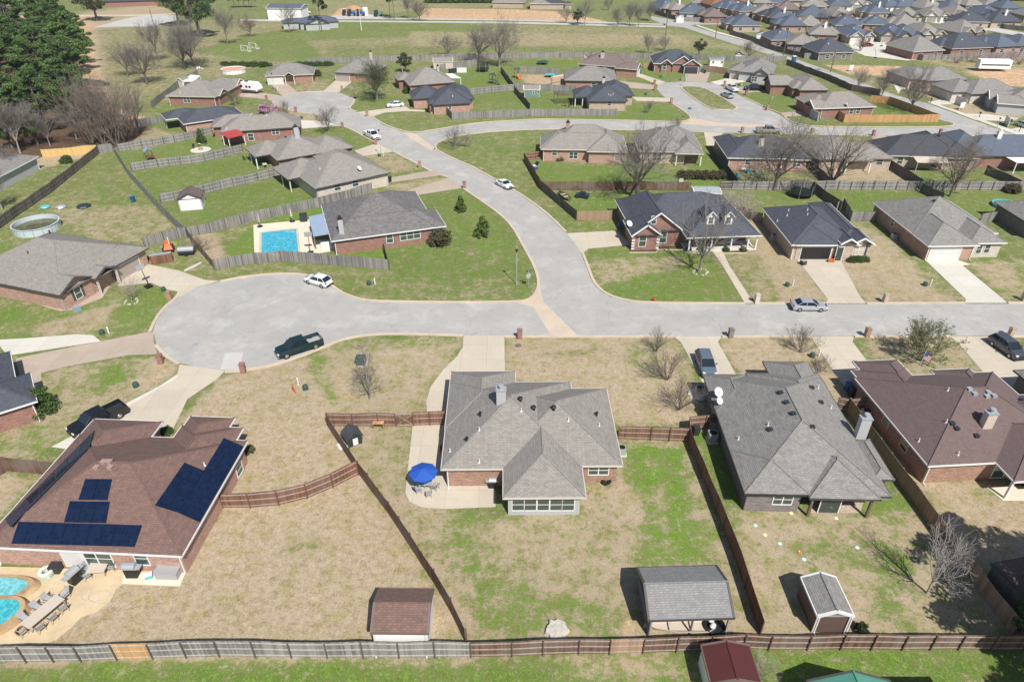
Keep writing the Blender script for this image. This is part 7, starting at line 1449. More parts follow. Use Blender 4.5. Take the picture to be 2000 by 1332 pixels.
# ---- condenser units
def acu(label,x,y,s=.9):
    t=thing('condenser_unit',label,'condenser',G(x,y)[:]); m_=MB(); m_.box(-s*.55,-s*.55,0,s*.55,s*.55,.06); m_.build('pad',MT['drive_white'],t); m_=MB(); m_.box(-s*.42,-s*.42,.06,s*.42,s*.42,.9*s+.1); m_.build('cabinet',MT['metal_grey'],t)
    m_=MB(); m_.cyl((0,0,.9*s+.1),(0,0,.9*s+.13),s*.36,s*.36,14); m_.build('fan',MT['black'],t)
acu('square grey condenser unit beside the long red brown fence',1390,860,1.1); acu('round topped condenser unit behind the square one',1391,834,.9); acu('condenser unit beside the centre house wall',1214,886,.9); acu('condenser beside the blue garage house',1510,468,.9); acu('condenser beside the grey roofed white garage house',1745,466,.9); acu('condenser between plum house and weathered fence',1689,815,1.0)
acu('condenser near the pale slab behind the blue grey suv',1364,768,.9)
# ---- lamps, poles, signs
def lamp(label,x,y,top,head='black'):
    H=hgt(x,y,top); t=thing('street_lamp',label,'street lamp',G(x,y)[:]); m_=MB(); m_.cyl((0,0,0),(0,0,.5),.12,.09,8); m_.cyl((0,0,.5),(0,0,H-.4),.06,.05,8); m_.build('pole',MT['metal_grey'],t)
    m_=MB(); m_.cyl((0,0,H-.45),(0,0,H-.12),.10,.22,8); m_.cyl((0,0,H-.12),(0,0,H),.27,.06,8); m_.build('lantern',MT[head],t)
lamp('street lamp beside the street sign on the bend',1009,556,487); lamp('street lamp beside the white pickup on the curved street',745,306,253); lamp('thin street lamp on the upper cul-de-sac lawn',536,178,143); lamp('thin lamp in front of the gabled blue house',1298,153,124); lamp('thin lamp on the sidewalk by the new houses',1946,252,230)
t=thing('street_sign','green street name sign above a stop sign seen from behind','street sign',G(1032,561)[:]); m_=MB(); m_.cyl((0,0,0),(0,0,2.9),.04,.04,6); m_.build('pole',MT['metal_grey'],t); m_=MB(); m_.box(-.45,-.02,2.6,.45,.02,2.8); m_.build('name_blade',MT['green_box'],t)
m_=MB(); m_.v=[(.42*math.cos(math.pi/8+i*math.pi/4),s*.015,1.9+.42*math.sin(math.pi/8+i*math.pi/4)) for s in (-1,1) for i in range(8)]; m_.f=[tuple(range(8)),tuple(range(8,16))[::-1]]+[(i,8+i,8+(i+1)%8,(i+1)%8) for i in range(8)]; m_.m=[0]*10; m_.build('stop_plate',MT['metal_grey'],t); t.rotation_euler=(0,0,.5)
t=thing('street_sign','small blue topped street sign at the loop street corner','street sign',G(1344,232)[:]); m_=MB(); m_.cyl((0,0,0),(0,0,2.8),.05,.05,6); m_.build('pole',MT['metal_grey'],t); m_=MB(); m_.box(-.45,-.03,2.3,.45,.03,2.8); m_.build('name_blade',MT['blue_bin'],t)
t=thing('street_sign','pole with a green sign at the head of the grass island','street sign',G(1338,170)[:]); m_=MB(); m_.cyl((0,0,0),(0,0,3.2),.05,.05,6); m_.build('pole',MT['pipe_white'],t); m_=MB(); m_.box(-.35,-.03,2.4,.35,.03,3.3); m_.build('name_blade',MT['teal_plastic'],t)
def upole(label,x,y,top,arm=True,mat='bark_brown'):
    H=hgt(x,y,top); t=thing('utility_pole',label,'utility pole',G(x,y)[:],.6); m_=MB(); m_.cyl((0,0,0),(0,0,H),.17,.11,8); m_.build('pole',MT[mat],t)
    if arm:
        m_=MB(); m_.box(-1.4,-.07,H-.9,1.4,.07,H-.7); m_.build('crossarm',MT[mat],t)
        for s in (-1,1): m_=MB(); m_.cyl((s*.35,.25,H-2.6),(s*.35,.25,H-1.7),.24,.24,8); m_.build('transformer',MT['metal_grey'],t)
upole('utility pole with pale transformers beside the diagonal road',1529,112,66); upole('dark utility pole below the charcoal far roof',1622,142,93); upole('tall plain utility pole at the field and diagonal road',1397,76,35,False); upole('tall utility pole behind the gabled blue house',1299,76,26,False); upole('tall pale pole in the middle of the open field',706,61,13,False,'pipe_white'); upole('leaning pole by the gravel lot',300,49,15,False)
t=thing('fire_hydrant','red fire hydrant on the lawn of the dormered house','hydrant',G(1277,588)[:]); m_=MB(); m_.cyl((0,0,0),(0,0,.65),.14,.12,10); m_.ball((0,0,.65),.14,6); m_.build('barrel',MT['red_metal'],t); m_=MB(); m_.cyl((-.25,0,.42),(.25,0,.42),.08,.08,8); m_.build('outlet',MT['red_metal'],t)
# ---- basketball hoops
def hoop(label,x,y,rz,mat='black'):
    t=thing('basketball_hoop',label,'basketball hoop',G(x,y)[:],rz); m_=MB(); m_.box(-.45,-.75,0,.45,.25,.25); m_.build('base',MT['black'],t); m_=MB(); m_.cyl((0,-.4,.2),(0,.3,2.7),.05,.05,6); m_.build('pole',MT[mat],t)
    m_=MB(); m_.box(-.6,.58,2.6,.6,.63,3.4); m_.build('backboard',MT['metal_grey'],t); m_=MB(); m_.cyl((0,.3,2.7),(0,.6,2.9),.04,.04,5); 
    for i in range(12): a=6.283*i/12; b_=6.283*(i+1)/12; m_.cyl((.23*math.cos(a),.86+.23*math.sin(a),2.85),(.23*math.cos(b_),.86+.23*math.sin(b_),2.85),.015,.015,4)
    m_.build('rim',MT['orange'],t)
hoop('basketball hoop on the driveway with the two blue bins',289,560,.9); hoop('basketball hoop on the cream pool deck',607,494,.2); hoop('dark basketball hoop at the upper cul-de-sac kerb',692,193,2.6); hoop('basketball hoop on the loop street kerb lawn',1500,213,-2.2)
hoop('basketball hoop on the far cul-de-sac kerb',1720,91,1.0); hoop('second far basketball hoop near the charcoal roof',1708,114,1.0)
# ---- trampolines
def tramp(label,x,y,r=1.9,net=True,mat='black',netm=None):
    t=thing('trampoline',label,'trampoline',G(x,y)[:]); m_=MB(); n=24; m_.v=[(r*math.cos(6.2832*i/n),r*math.sin(6.2832*i/n),.85) for i in range(n)]; m_.f=[tuple(range(n))]; m_.m=[0]; m_.lathe([(r,.80),(r+.12,.85),(r,.9),(r-.2,.88)],24); m_.build('mat',MT[mat],t)
    for i in range(6): a=6.2832*i/6; m_=MB(); m_.cyl((r*math.cos(a),r*math.sin(a),0),(r*math.cos(a),r*math.sin(a),2.6 if net else .85),.035,.035,5); m_.build('leg',MT['metal_grey'],t)
    if net:
        m_=MB(); m_.lathe([(r,.9),(r,2.55)],24); m_.build('net',netm or MT['net_black'],t)
m,t_,b=newmat('net_black'); b.inputs['Base Color'].default_value=(.02,.025,.02,1); b.inputs['Alpha'].default_value=.45
tramp('netted trampoline with dark mesh behind the blue garage house',1564,383,2.3); tramp('netted trampoline under the tall bare trees of the upper yard',943,140,2.0); tramp('green trampoline in the back yard under the field fence',1060,126,2.0,False,'green_box'); tramp('small green trampoline beside the sloped patio roof',1074,151,1.6,False,'teal_plastic')
# ---- play sets
def playset(label,x,y,rz,mat='fence_cedar',top='green_box',slide='teal_plastic'):
    t=thing('playset',label,'playset',G(x,y)[:],rz); m_=MB()
    for sx in (-.7,.7):
        for sy in (-.7,.7): m_.cyl((sx,sy,0),(sx,sy,2.6),.06,.06,4)
    m_.box(-.75,-.75,1.2,.75,.75,1.3); m_.cyl((.7,0,2.2),(3.2,0,2.2),.06,.06,4); m_.cyl((3.2,0,2.2),(3.4,-.9,0),.06,.06,4); m_.cyl((3.2,0,2.2),(3.4,.9,0),.06,.06,4); m_.build('frame',MT[mat],t)
    m_=MB(); m_.quad((-.85,-.85,2.5),(.85,-.85,2.5),(0,-.85,3.2)) if False else None; m_.quad((-.9,-.9,2.5),(.9,-.9,2.5),(.9,0,3.2),(-.9,0,3.2)); m_.quad((.9,.9,2.5),(-.9,.9,2.5),(-.9,0,3.2),(.9,0,3.2)); m_.build('canopy',MT[top],t)
    m_=MB(); m_.quad((-.35,-.75,1.25),(.35,-.75,1.25),(.35,-2.9,.15),(-.35,-2.9,.15)); m_.quad((-.35,-2.9,.12),(.35,-2.9,.12),(.35,-.75,1.22),(-.35,-.75,1.22)); m_.build('slide',MT[slide],t)
    for k in (1.4,2.4): m_=MB(); m_.cyl((k-.2,0,2.2),(k-.2,0,.55),.012,.012,4); m_.cyl((k+.2,0,2.2),(k+.2,0,.55),.012,.012,4); m_.box(k-.25,-.1,.5,k+.25,.1,.54); m_.build('swing',MT['blue_bin'],t)
playset('small wooden playset in the yard above the grey dividing fence',295,317,2.2,'fence_red','tarp_blue','orange'); playset('dark playset with a green slide in the upper yard',962,164,.9,'fence_dark','green_box','green_box'); playset('orange and green playset in the sandy yard',1010,153,.3,'fence_cedar','green_box','orange')
# ---- umbrella, table, chairs by the centre house
t=thing('patio_umbrella','large open blue umbrella on the centre patio','umbrella',G(830,955)[:],.2); m_=MB(); m_.cyl((0,0,0),(0,0,2.5),.03,.03,8); m_.build('pole',MT['metal_grey'],t)
m_=MB(); n=8; m_.v=[(0,0,2.75)]+[(1.4*math.cos(6.2832*i/n),1.4*math.sin(6.2832*i/n),2.25) for i in range(n)]+[(0,0,2.70)]+[(1.4*math.cos(6.2832*i/n),1.4*math.sin(6.2832*i/n),2.20) for i in range(n)]
for i in range(n): j=(i+1)%n; m_.f.append((0,1+i,1+j)); m_.m.append(0); m_.f.append((9,10+j,10+i)); m_.m.append(0); m_.f.append((1+i,10+i,10+j,1+j)); m_.m.append(0)
m_.build('canopy',MT['blue_fabric'],t)
for i in range(n): m_=MB(); m_.cyl((0,0,2.76),(1.41*math.cos(6.2832*i/n),1.41*math.sin(6.2832*i/n),2.255),.012,.012,4); m_.build('canopy_seam',MT['blue_fabric'],t)
def table(label,x,y,L=1.6,W=.95,mat='metal_grey',rz=0,h=.74):
    t=thing('patio_table',label,'table',G(x,y)[:],rz); m_=MB(); m_.box(-L/2,-W/2,h-.05,L/2,W/2,h); m_.build('tabletop',MT[mat],t)
    for sx in (-1,1):
        for sy in (-1,1): m_=MB(); m_.box(sx*(L/2-.1)-.03,sy*(W/2-.1)-.03,0,sx*(L/2-.1)+.03,sy*(W/2-.1)+.03,h-.05); m_.build('leg',MT['metal_grey'],t)
def chair(label,X,Y,rz,mat='metal_grey',group=None):
    t=thing('patio_chair',label,'chair',(X,Y,.03),rz,group); m_=MB(); m_.box(-.27,-.27,.42,.27,.27,.47); m_.build('seat',MT[mat],t); m_=MB(); m_.quad((-.27,.25,.47),(.27,.25,.47),(.27,.42,1.0),(-.27,.42,1.0)); m_.quad((-.27,.28,.47),(-.27,.45,1.0),(.27,.45,1.0),(.27,.28,.47)); m_.build('backrest',MT[mat],t)
    for sx in (-1,1):
        for sy in (-1,1): m_=MB(); m_.cyl((sx*.25,sy*.25,0),(sx*.25,sy*.25,.44),.02,.02,5); m_.build('leg',MT['chrome'],t)
        m_=MB(); m_.cyl((sx*.28,-.25,.66),(sx*.28,.3,.66),.02,.02,5); m_.cyl((sx*.28,-.25,.44),(sx*.28,-.25,.66),.02,.02,5); m_.build('armrest',MT['chrome'],t)
table('glass patio table under the blue umbrella',832,952,1.3,.9); 
for (x,y,rz,l) in ((818,962,1.9,'left'),(838,970,3.3,'front'),(851,956,4.2,'right')): p=G(x,y); chair(f'{l} of three metal chairs around the umbrella table',p.x,p.y,rz,'metal_grey','umbrella table chairs')
def grill(label,x,y,rz=0,sc=1.0,mat='black'):
    t=thing('barbecue_grill',label,'grill',G(x,y)[:],rz); t.scale=(sc,)*3; m_=MB(); m_.box(-.35,-.28,.1,.35,.28,.85); m_.build('cabinet',MT[mat],t); m_=MB(); m_.cyl((-.36,0,.9),(.36,0,.9),.27,.27,10); m_.build('lid',MT['metal_grey'],t)
    for s in (-1,1): m_=MB(); m_.box(s*.36 if s>0 else -.66,-.22,.82,.66 if s>0 else -.36,.22,.86); m_.build('side_shelf',MT['metal_grey'],t)
grill('black grill on the centre patio against the brick wall',962,951); t=thing('kettle_grill','round black fire bowl below the small window','fire bowl',G(1184,945)[:]); m_=MB(); m_.lathe([(.05,.1),(.45,.3),(.5,.45),(.42,.46),(.1,.3)],16); m_.build('bowl',MT['black'],t)
for k in range(3): m_=MB(); a=k*2.09; m_.cyl((.3*math.cos(a),.3*math.sin(a),.3),(.4*math.cos(a),.4*math.sin(a),0),.02,.02,4); m_.build('leg',MT['black'],t)
t=thing('plastic_chair','red plastic chair against the centre house side wall','chair',G(866,884)[:],1.2); m_=MB(); m_.box(-.25,-.25,.38,.25,.25,.43); m_.build('seat',MT['red_metal'],t); m_=MB(); m_.box(-.25,.22,.43,.25,.27,.9); m_.build('backrest',MT['red_metal'],t)
for s in (-1,1):
    for u in (-1,1): m_=MB(); m_.cyl((s*.22,u*.22,0),(s*.22,u*.22,.4),.025,.025,5); m_.build('leg',MT['red_metal'],t)
# small playhouse by the fence
A=G(690,862); t=thing('toy_playhouse','small black and white play cottage inside the brown fence corner','playhouse',A[:],.55); m_=MB(); m_.box(-.75,-.75,0,.75,.75,1.15); m_.quad((-.75,-.76,1.15),(.75,-.76,1.15),(0,-.76,1.75)); m_.build('wall',MT['dark_bin'],t)
m_=MB(); m_.quad((-.95,-1.0,1.0),(0,-1.0,1.8),(0,1.0,1.8),(-.95,1.0,1.0)); m_.quad((0,-1.0,1.8),(.95,-1.0,1.0),(.95,1.0,1.0),(0,1.0,1.8)); m_.build('roof',MT['roof_charcoal'],t)
for y in (-.45,.1,.5): m_=MB(); m_.box(.75,y-.16,.5,.78,y+.16,.95); m_.build('window_frame',MT['pipe_white'],t)
m_=MB(); m_.box(-.25,-.80,.1,.3,-.75,.95); m_.build('door',MT['pipe_white'],t); m_=MB(); m_.box(-1.7,-.6,.0,-.8,.4,.1); m_.build('slab',MT['pipe_white'],t)
t=thing('potting_table','small wooden potting table against the reddish fence','table',G(740,835)[:]); m_=MB(); m_.box(-.6,-.3,.7,.6,.3,.75); m_.box(-.6,.25,1.1,.6,.3,1.2); m_.build('tabletop',MT['fence_cedar'],t)
for s in (-1,1): m_=MB(); m_.box(s*.55-.04,-.28,0,s*.55+.04,.28,.7); m_.build('leg',MT['fence_tan'],t)
# ---- solar patio furniture
table('long pale dining table on the ochre patio',90,1204,3.0,1.1,'siding_tan',1.12); o=G(90,1204)
for i,(u,v,rz) in enumerate(((-1.0,.9,0),(0.1,.95,.1),(1.0,.9,.2),(-1.0,-.9,3.1),(0,-.95,3.2),(.95,-.9,3.0),(1.85,.15,-1.5),(-1.85,0,1.6))):
    c_,s_=math.cos(1.12),math.sin(1.12); chair(f'{ORD[i]} mesh chair counted round the long dining table',o.x+u*c_-v*s_,o.y+u*s_+v*c_,1.12+rz,'skin_grey','long dining table chairs')
table('small wooden table between chairs near the sliding window',196,1117,1.5,1.3,'siding_tan',.1)
for i,(x,y,rz) in enumerate(((178,1115,1.5),(222,1112,-1.6),(240,1106,-.3),(172,1130,2.4))): p=G(x,y); chair(f'{ORD[i]} garden chair beside the small wooden table',p.x,p.y,rz,'metal_grey','small wooden table chairs')
grill('black covered smoker grill by the white patio door',150,1135,1.2,1.35); grill('large black grill beside the grey storage box',262,1124,0,1.35); 
t=thing('deck_box','pale grey storage box on the cream slab','storage box',G(331,1124)[:],-.05); m_=MB(); m_.box(-.95,-.45,0,.95,.45,.75); m_.build('box_body',MT['skin_grey'],t); m_=MB(); m_.box(-1.0,-.5,.75,1.0,.5,.85); m_.build('lid',MT['metal_grey'],t)
t=thing('cooler_box','small white cooler beside the black grill','cooler',G(292,1128)[:],.4); m_=MB(); m_.box(-.3,-.2,0,.3,.2,.4); m_.build('cooler_body',MT['teal_plastic'],t); m_=MB(); m_.box(-.31,-.21,.4,.31,.21,.48); m_.build('lid',MT['pipe_white'],t)
t=thing('pool_float','stack of yellow and white pool rings by the brick wall','pool float',G(93,1122)[:]); 
for z,cm in ((.12,'teal_plastic'),(.3,'fence_yellow'),(.5,'pipe_white')): m_=MB(); m_.lathe([(.28,z),(.38,z+.1),(.52,z+.1),(.62,z),(.52,z-.1),(.38,z-.1),(.28,z)],18); m_.build('ring',MT[cm],t)
t=thing('storage_cube','dark square bin beside the pool rings','storage box',G(112,1115)[:]); m_=MB(); m_.box(-.4,-.35,0,.4,.35,.75); m_.build('box_body',MT['dark_bin'],t); m_=MB(); m_.box(-.43,-.38,.75,.43,.38,.82); m_.build('lid',MT['dark_bin'],t)
t=thing('clay_pot','round stone pot tipped on the ochre patio','pot',G(45,1236)[:]); m_=MB(); m_.lathe([(.05,.02),(.3,.1),(.42,.35),(.3,.6),(.22,.6),(.3,.35)],16); m_.build('pot_body',MT['stone_coping'],t)
t=thing('garden_hose','loose garden hose curled on the ochre patio','hose',G(165,1165)[:]); m_=MB(); hp=[(math.cos(a*.7)*(.5+.06*a)+a*.12,math.sin(a*.7)*(.35+.02*a),.04) for a in range(22)]; m_.tube(hp,.02,5); m_.build('tube',MT['skin_grey'],t)
# ---- pool deck items
for (x,y,m1,l) in ((508,443,'leaf_pink','closed pink parasol at the pool deck corner'),(571,433,'siding_tan','closed cream parasol behind the pool')):
    t=thing('closed_parasol',l,'parasol',G(x,y)[:]); m_=MB(); m_.cyl((0,0,0),(0,0,.12),.5,.5,14); m_.build('base',MT['black'],t); m_=MB(); m_.cyl((0,0,.1),(0,0,2.6),.03,.03,6); m_.build('pole',MT['metal_grey'],t); m_=MB(); m_.cyl((0,0,1.0),(0,0,2.5),.20,.05,8); m_.build('folded_canopy',MT[m1],t)
t=thing('storage_cabinet','black covered cabinet on the pool deck by the blue cover','cabinet',G(594,432)[:],.2); m_=MB(); m_.box(-.6,-.5,0,.6,.5,1.3); m_.build('cabinet_body',MT['dark_bin'],t); m_=MB(); m_.box(-.65,-.55,1.3,.65,.55,1.38); m_.build('lid',MT['dark_bin'],t)
t=thing('outdoor_sofa','white outdoor sofa set beside the blue patio cover','sofa',G(641,484)[:],.25); m_=MB(); m_.box(-1.1,-.5,0,1.1,.5,.42); m_.build('seat',MT['pipe_white'],t); m_=MB(); m_.box(-1.1,.4,.42,1.1,.55,.85); m_.build('backrest',MT['pipe_white'],t)
# ---- left yard trailers
t=thing('utility_trailer','flatbed trailer piled with orange gear by the grey fence','trailer',G(330,489)[:],2.0); m_=MB(); m_.box(-1.4,-.8,.4,1.4,.8,.5); m_.build('bed',MT['black'],t); m_=MB(); m_.v=[(-1.1,-.7,.5),(1.0,-.6,.5),(1.1,.6,.5),(-1.0,.7,.5),(-.6,-.4,1.4),(.5,-.3,1.7),(.6,.4,1.5),(-.5,.4,1.3)]
for f in ((4,5,6,7),(0,1,5,4),(1,2,6,5),(2,3,7,6),(3,0,4,7)): m_.f.append(f); m_.m.append(0)
m_.build('orange_load',MT['orange'],t); m_=MB(); m_.cyl((1.4,0,.45),(2.4,0,.4),.05,.05,5); m_.build('hitch',MT['black'],t); m_=MB(); m_.cyl((-.9,-.4,1.4),(.9,-.2,1.9),.06,.06,5); m_.build('white_pipe',MT['pipe_white'],t)
for s in (-1,1): m_=MB(); m_.cyl((0,s*.8,.3),(0,s*.95,.3),.3,.3,12); m_.build('wheel',MT['rubber'],t)
t=thing('utility_trailer','grey covered small trailer beside the orange one','trailer',G(366,497)[:],.15); m_=MB(); m_.box(-1.2,-.7,.4,1.2,.7,.8); m_.build('bed',MT['dark_bin'],t); m_=MB(); m_.cyl((-1.2,0,.85),(1.2,0,.85),.5,.5,10); m_.build('cover',MT['metal_grey'],t)
for s in (-1,1): m_=MB(); m_.cyl((0,s*.7,.3),(0,s*.85,.3),.3,.3,12); m_.build('wheel',MT['rubber'],t)
# toy ride-ons in the side yard
t=thing('golf_cart','dark buggy on the fenced lawn beside the camouflage boat','buggy',G(1138,386)[:],-.3); m_=MB(); m_.box(-1.3,-.65,.35,1.3,.65,.75); m_.build('body',MT['paint_blue'],t); m_=MB(); m_.box(-.5,-.6,.75,.5,.6,1.0); m_.build('seat',MT['black'],t)
for sx in (-.9,.9):
    for s in (-1,1): m_=MB(); m_.cyl((sx,s*.6,.3),(sx,s*.8,.3),.3,.3,12); m_.build('wheel',MT['rubber'],t)
for s in (-1,1): m_=MB(); m_.cyl((-.6,s*.55,.75),(-.4,s*.5,1.6),.03,.03,5); m_.cyl((-.4,s*.5,1.6),(.5,s*.5,.75),.03,.03,5); m_.build('roll_bar',MT['black'],t)
# soccer goals
for i,(x,y) in enumerate(((478,101),(494,96))):
    t=thing('soccer_goal',('lower','upper')[i]+' white soccer goal on the field','soccer goal',G(x,y)[:],-.5,'soccer goals'); m_=MB()
    for a_,b_ in (((-1.8,0,0),(-1.8,0,2)),((1.8,0,0),(1.8,0,2)),((-1.8,0,2),(1.8,0,2)),((-1.8,0,2),(-1.8,1.6,0)),((1.8,0,2),(1.8,1.6,0)),((-1.8,1.6,0),(1.8,1.6,0)),((-1.8,0,0),(-1.8,1.6,0)),((1.8,0,0),(1.8,1.6,0))): m_.cyl(a_,b_,.10,.10,6)
    m_.build('goal_frame',MT['pipe_white'],t)
# flag
t=thing('flag','american flag on a slanted pole by the plum roof','flag',G(1783,745)[:],0); m_=MB(); m_.cyl((0,0,0),(.3,.2,4.3),.03,.03,6); m_.build('pole',MT['pipe_white'],t); m_=MB()
for k in range(7): z0=3.1+k*.13; m_.quad((.32,.15,z0),(.95,-.05,z0-.35),(.95,-.05,z0-.22),(.32,.15,z0+.13),m=k%2)
m_.box(.32,.05,3.6,.62,.13,4.0,m=2); m_.build('cloth',[MT['red_metal'],MT['pipe_white'],MT['blue_fabric']],t)
plain('disc_pale',(.50,.68,.68),.5); plain('disc_yellow',(.75,.72,.35),.5)
# frisbees, stump, stone edging
for i,(x,y,mt,l) in enumerate(((1523,1061,'disc_pale','pale blue disc highest of the loose four'),(1561,1077,'orange','orange disc on the back yard grass'),(1570,1092,'disc_pale','pale blue disc below the orange one'),(1674,1069,'disc_pale','pale blue disc alone near the bare tree'),(1475,1026,'disc_pale','pale disc near the red brown fence'),(1494,1044,'disc_yellow','yellow disc near the red brown fence'),(1545,1002,'disc_yellow','yellow disc beside the covered patio'),(1633,1012,'disc_yellow','yellow disc at the patio edge'))):
    t=thing('lawn_disc',l,'disc',G(x,y)[:],0,'lawn discs'); m_=MB(); m_.lathe([(.001,.05),(.15,.05),(.2,.02)],14); m_.build('plate',MT[mt],t); m_=MB(); m_.lathe([(.001,.06),(.07,.06)],10); m_.build('centre',MT['pipe_white'],t)
t=thing('tree_stump','pale cut tree stump near the bottom fence','stump',G(1086,1232)[:]); rs=np.random.RandomState(4); m_=MB(); n=18; rr=[.75*(1+rs.uniform(-.15,.25)) for _ in range(n)]; m_.v=[(rr[i]*1.2*math.cos(6.28*i/n),rr[i]*1.2*math.sin(6.28*i/n),0) for i in range(n)]+[(rr[i]*math.cos(6.28*i/n),rr[i]*math.sin(6.28*i/n),.35) for i in range(n)]+[(0,0,.38)]
for i in range(n): j=(i+1)%n; m_.f.append((i,j,n+j,n+i)); m_.m.append(0); m_.f.append((n+i,n+j,2*n)); m_.m.append(0)
m_.build('stump_wood',plain('stump_wood',(.50,.46,.40),.9,0,.2,.3,3),t)
def ringstones(label,x,y,r=1.0,n=14):
    t=thing('stone_ring',label,'stone ring',G(x,y)[:]); rs=random.Random(int(x)); m_=MB()
    for i in range(n): a=6.283*i/n+rs.uniform(-.15,.15); q_=r*rs.uniform(.8,1.15); m_.ball((q_*math.cos(a),q_*math.sin(a),.03),r*.17*rs.uniform(.5,1.3),5,0,.5)
    m_.build('stones',plain('pale_stone',(.50,.46,.40),.9,0,.2,.2,4),t)
ringstones('pale stone ring round the tree before the dormered house',1368,531,1.1); ringstones('pale stone ring round the tree by the shuttered gable house',258,589,.9)
t=thing('fire_pit_patio','round stone patio with a fire pit in the upper left yard','fire pit',G(392,293)[:]); m_=MB(); m_.lathe([(.001,.05),(2.2,.05),(2.25,0)],20); m_.build('patio_base',MT['drive_white'],t); m_=MB(); m_.lathe([(.5,.05),(.5,.4),(.35,.4),(.3,.1)],12); m_.build('pit',MT['stone_coping'],t)
for i in range(3): p=G(378+i*12,291-i*4); chair(f'{ORD[i]} dark chair round the stone fire pit',p.x,p.y,i*2,'black','fire pit chairs')
t=thing('water_tank','round pale slab with dark pipes beside the grey roofed house','utility pad',G(1362,771)[:]); m_=MB(); m_.lathe([(.001,.12),(1.1,.12),(1.15,0)],20); m_.build('slab',MT['drive_white'],t); m_=MB(); m_.cyl((.1,.1,.1),(.1,.1,.8),.22,.22,10); m_.build('pump',MT['black'],t)
# machine yard
for (x,y,s,mt,l) in ((668,22,3,'orange','pile of orange earth behind the machine yard'),(690,18,4,'cover_coral','larger pile of bright orange earth in the machine yard')):
    t=thing('earth_pile',l,'earth pile',G(x,y)[:]); m_=MB(); rs=random.Random(x); m_.lathe([(s*1.2,0),(s*.8,s*.22),(s*.3,s*.42),(.01,s*.48)],14); m_.build('mound',plain('orange_earth',(.46,.26,.13),.95,0,.1,.25,.6),t)
for (x,y,mt,l) in ((686,32,'blue_fabric','blue tractor in the machine yard'),(704,32,'blue_fabric','second blue tractor, beside the white tank'),(738,33,'green_metal','small green tractor alone on the yard lane'),(676,31,'paint_white','white tipper in the machine yard')):
    t=thing('tractor',l,'tractor',G(x,y)[:],.3); m_=MB(); m_.box(-1.0,-.7,.8,2.2,.7,1.9); m_.build('body',MT[mt],t); m_=MB(); m_.box(-1.6,-.8,1.2,.2,.8,2.9); m_.build('cab',MT['car_glass'],t); m_=MB(); m_.box(-1.7,-.9,2.9,.3,.9,3.05); m_.build('roof',MT[mt],t)
    for sx,r in ((-1.0,.85),(1.6,.55)):
        for s in (-1,1): m_=MB(); m_.cyl((sx,s*.75,r),(sx,s*1.1,r),r,r,12); m_.build('wheel',MT['rubber'],t)
t=thing('storage_tank','white rounded tank beside the blue tractors','tank',G(714,31)[:]); m_=MB(); m_.cyl((0,0,0),(0,0,3.2),1.5,1.5,14); m_.ball((0,0,3.2),1.5,6,0,.4); m_.build('tank_body',MT['pipe_white'],t)
t=thing('site_trailer','white box trailer on the dirt lots beyond the new houses','trailer',G(1936,139)[:],-.1); m_=MB(); m_.box(-5,-1.4,.9,5,1.4,3.6); m_.build('box_body',MT['siding_white'],t); m_=MB(); m_.box(-4.4,-1.43,1.9,4.4,-1.4,2.3); m_.build('window_band',MT['car_glass'],t)
t=thing('portable_toilet','blue portable toilet by the diagonal road',"toilet",G(1549,124)[:]); m_=MB(); m_.box(-.6,-.6,0,.6,.6,2.2); m_.build('cabin',MT['blue_bin'],t); m_=MB(); m_.box(-.65,-.65,2.2,.65,.65,2.4); m_.build('roof',MT['pipe_white'],t)
for x,y,l in ((1661,140,'white site sign on the dirt lots'),(1877,215,'white yard sign on the lawn between new houses')):
    t=thing('yard_sign',l,'sign',G(x,y)[:],.4); m_=MB(); m_.box(-.9,-.04,.5,.9,.04,2.0); m_.build('sign_board',MT['pipe_white'],t)
    for s in (-1,1): m_=MB(); m_.box(s*.8-.05,-.03,0,s*.8+.05,.03,.5); m_.build('leg',MT['pipe_white'],t)
t=thing('garden_junk','toys and covered furniture heap inside the red fence corner','toy heap',G(1046,325)[:]); 
for (x,y,z,mt) in ((0,0,.3,'black'),(-.3,-.8,.3,'pipe_white'),(.1,-1.7,.25,'blue_bin'),(.4,.8,.5,'black')): m_=MB(); m_.ball((x,y,z),.45,6,0,.7); m_.build('toy',MT[mt],t)
t=thing('pool_toy_line','covered boat hull and hoses on the lawn above the round pool','covered boat',G(120,406)[:],.05); m_=MB(); m_.ball((0,0,.2),1.0,6,0,.4); m_.build('cover',MT['metal_grey'],t); m_=MB(); m_.ball((-3,.2,.15),.9,6,0,.35); m_.build('cover',MT['teal_plastic'],t); m_=MB(); m_.ball((4,.2,.15),1.3,6,0,.3); m_.build('cover',MT['dark_bin'],t)
t=thing('excavation_patch','manhole cover on the dry front lawn','manhole',G(1012,675)[:]); m_=MB(); m_.lathe([(.001,.04),(.4,.04),(.45,.0)],16); m_.build('cover',MT['bark_brown'],t)
t=thing('manhole_cover','dark manhole cover in the cul-de-sac asphalt','manhole',G(381,673)[:]); m_=MB(); m_.lathe([(.001,.022),(.38,.022),(.42,.014)],16); m_.build('cover',MT['metal_grey'],t)
t=thing('toy_car_cluster','orange scooter and toys on the open garage driveway','toy scooter',G(1622,512)[:]); m_=MB(); m_.box(-.5,-.2,.2,.5,.2,.5); m_.cyl((.4,0,.4),(.5,0,1.0),.05,.05,6); m_.build('body',MT['orange'],t)
for s in (-.4,.4): m_=MB(); m_.cyl((s,-.1,.18),(s,.1,.18),.18,.18,10); m_.build('wheel',MT['rubber'],t)

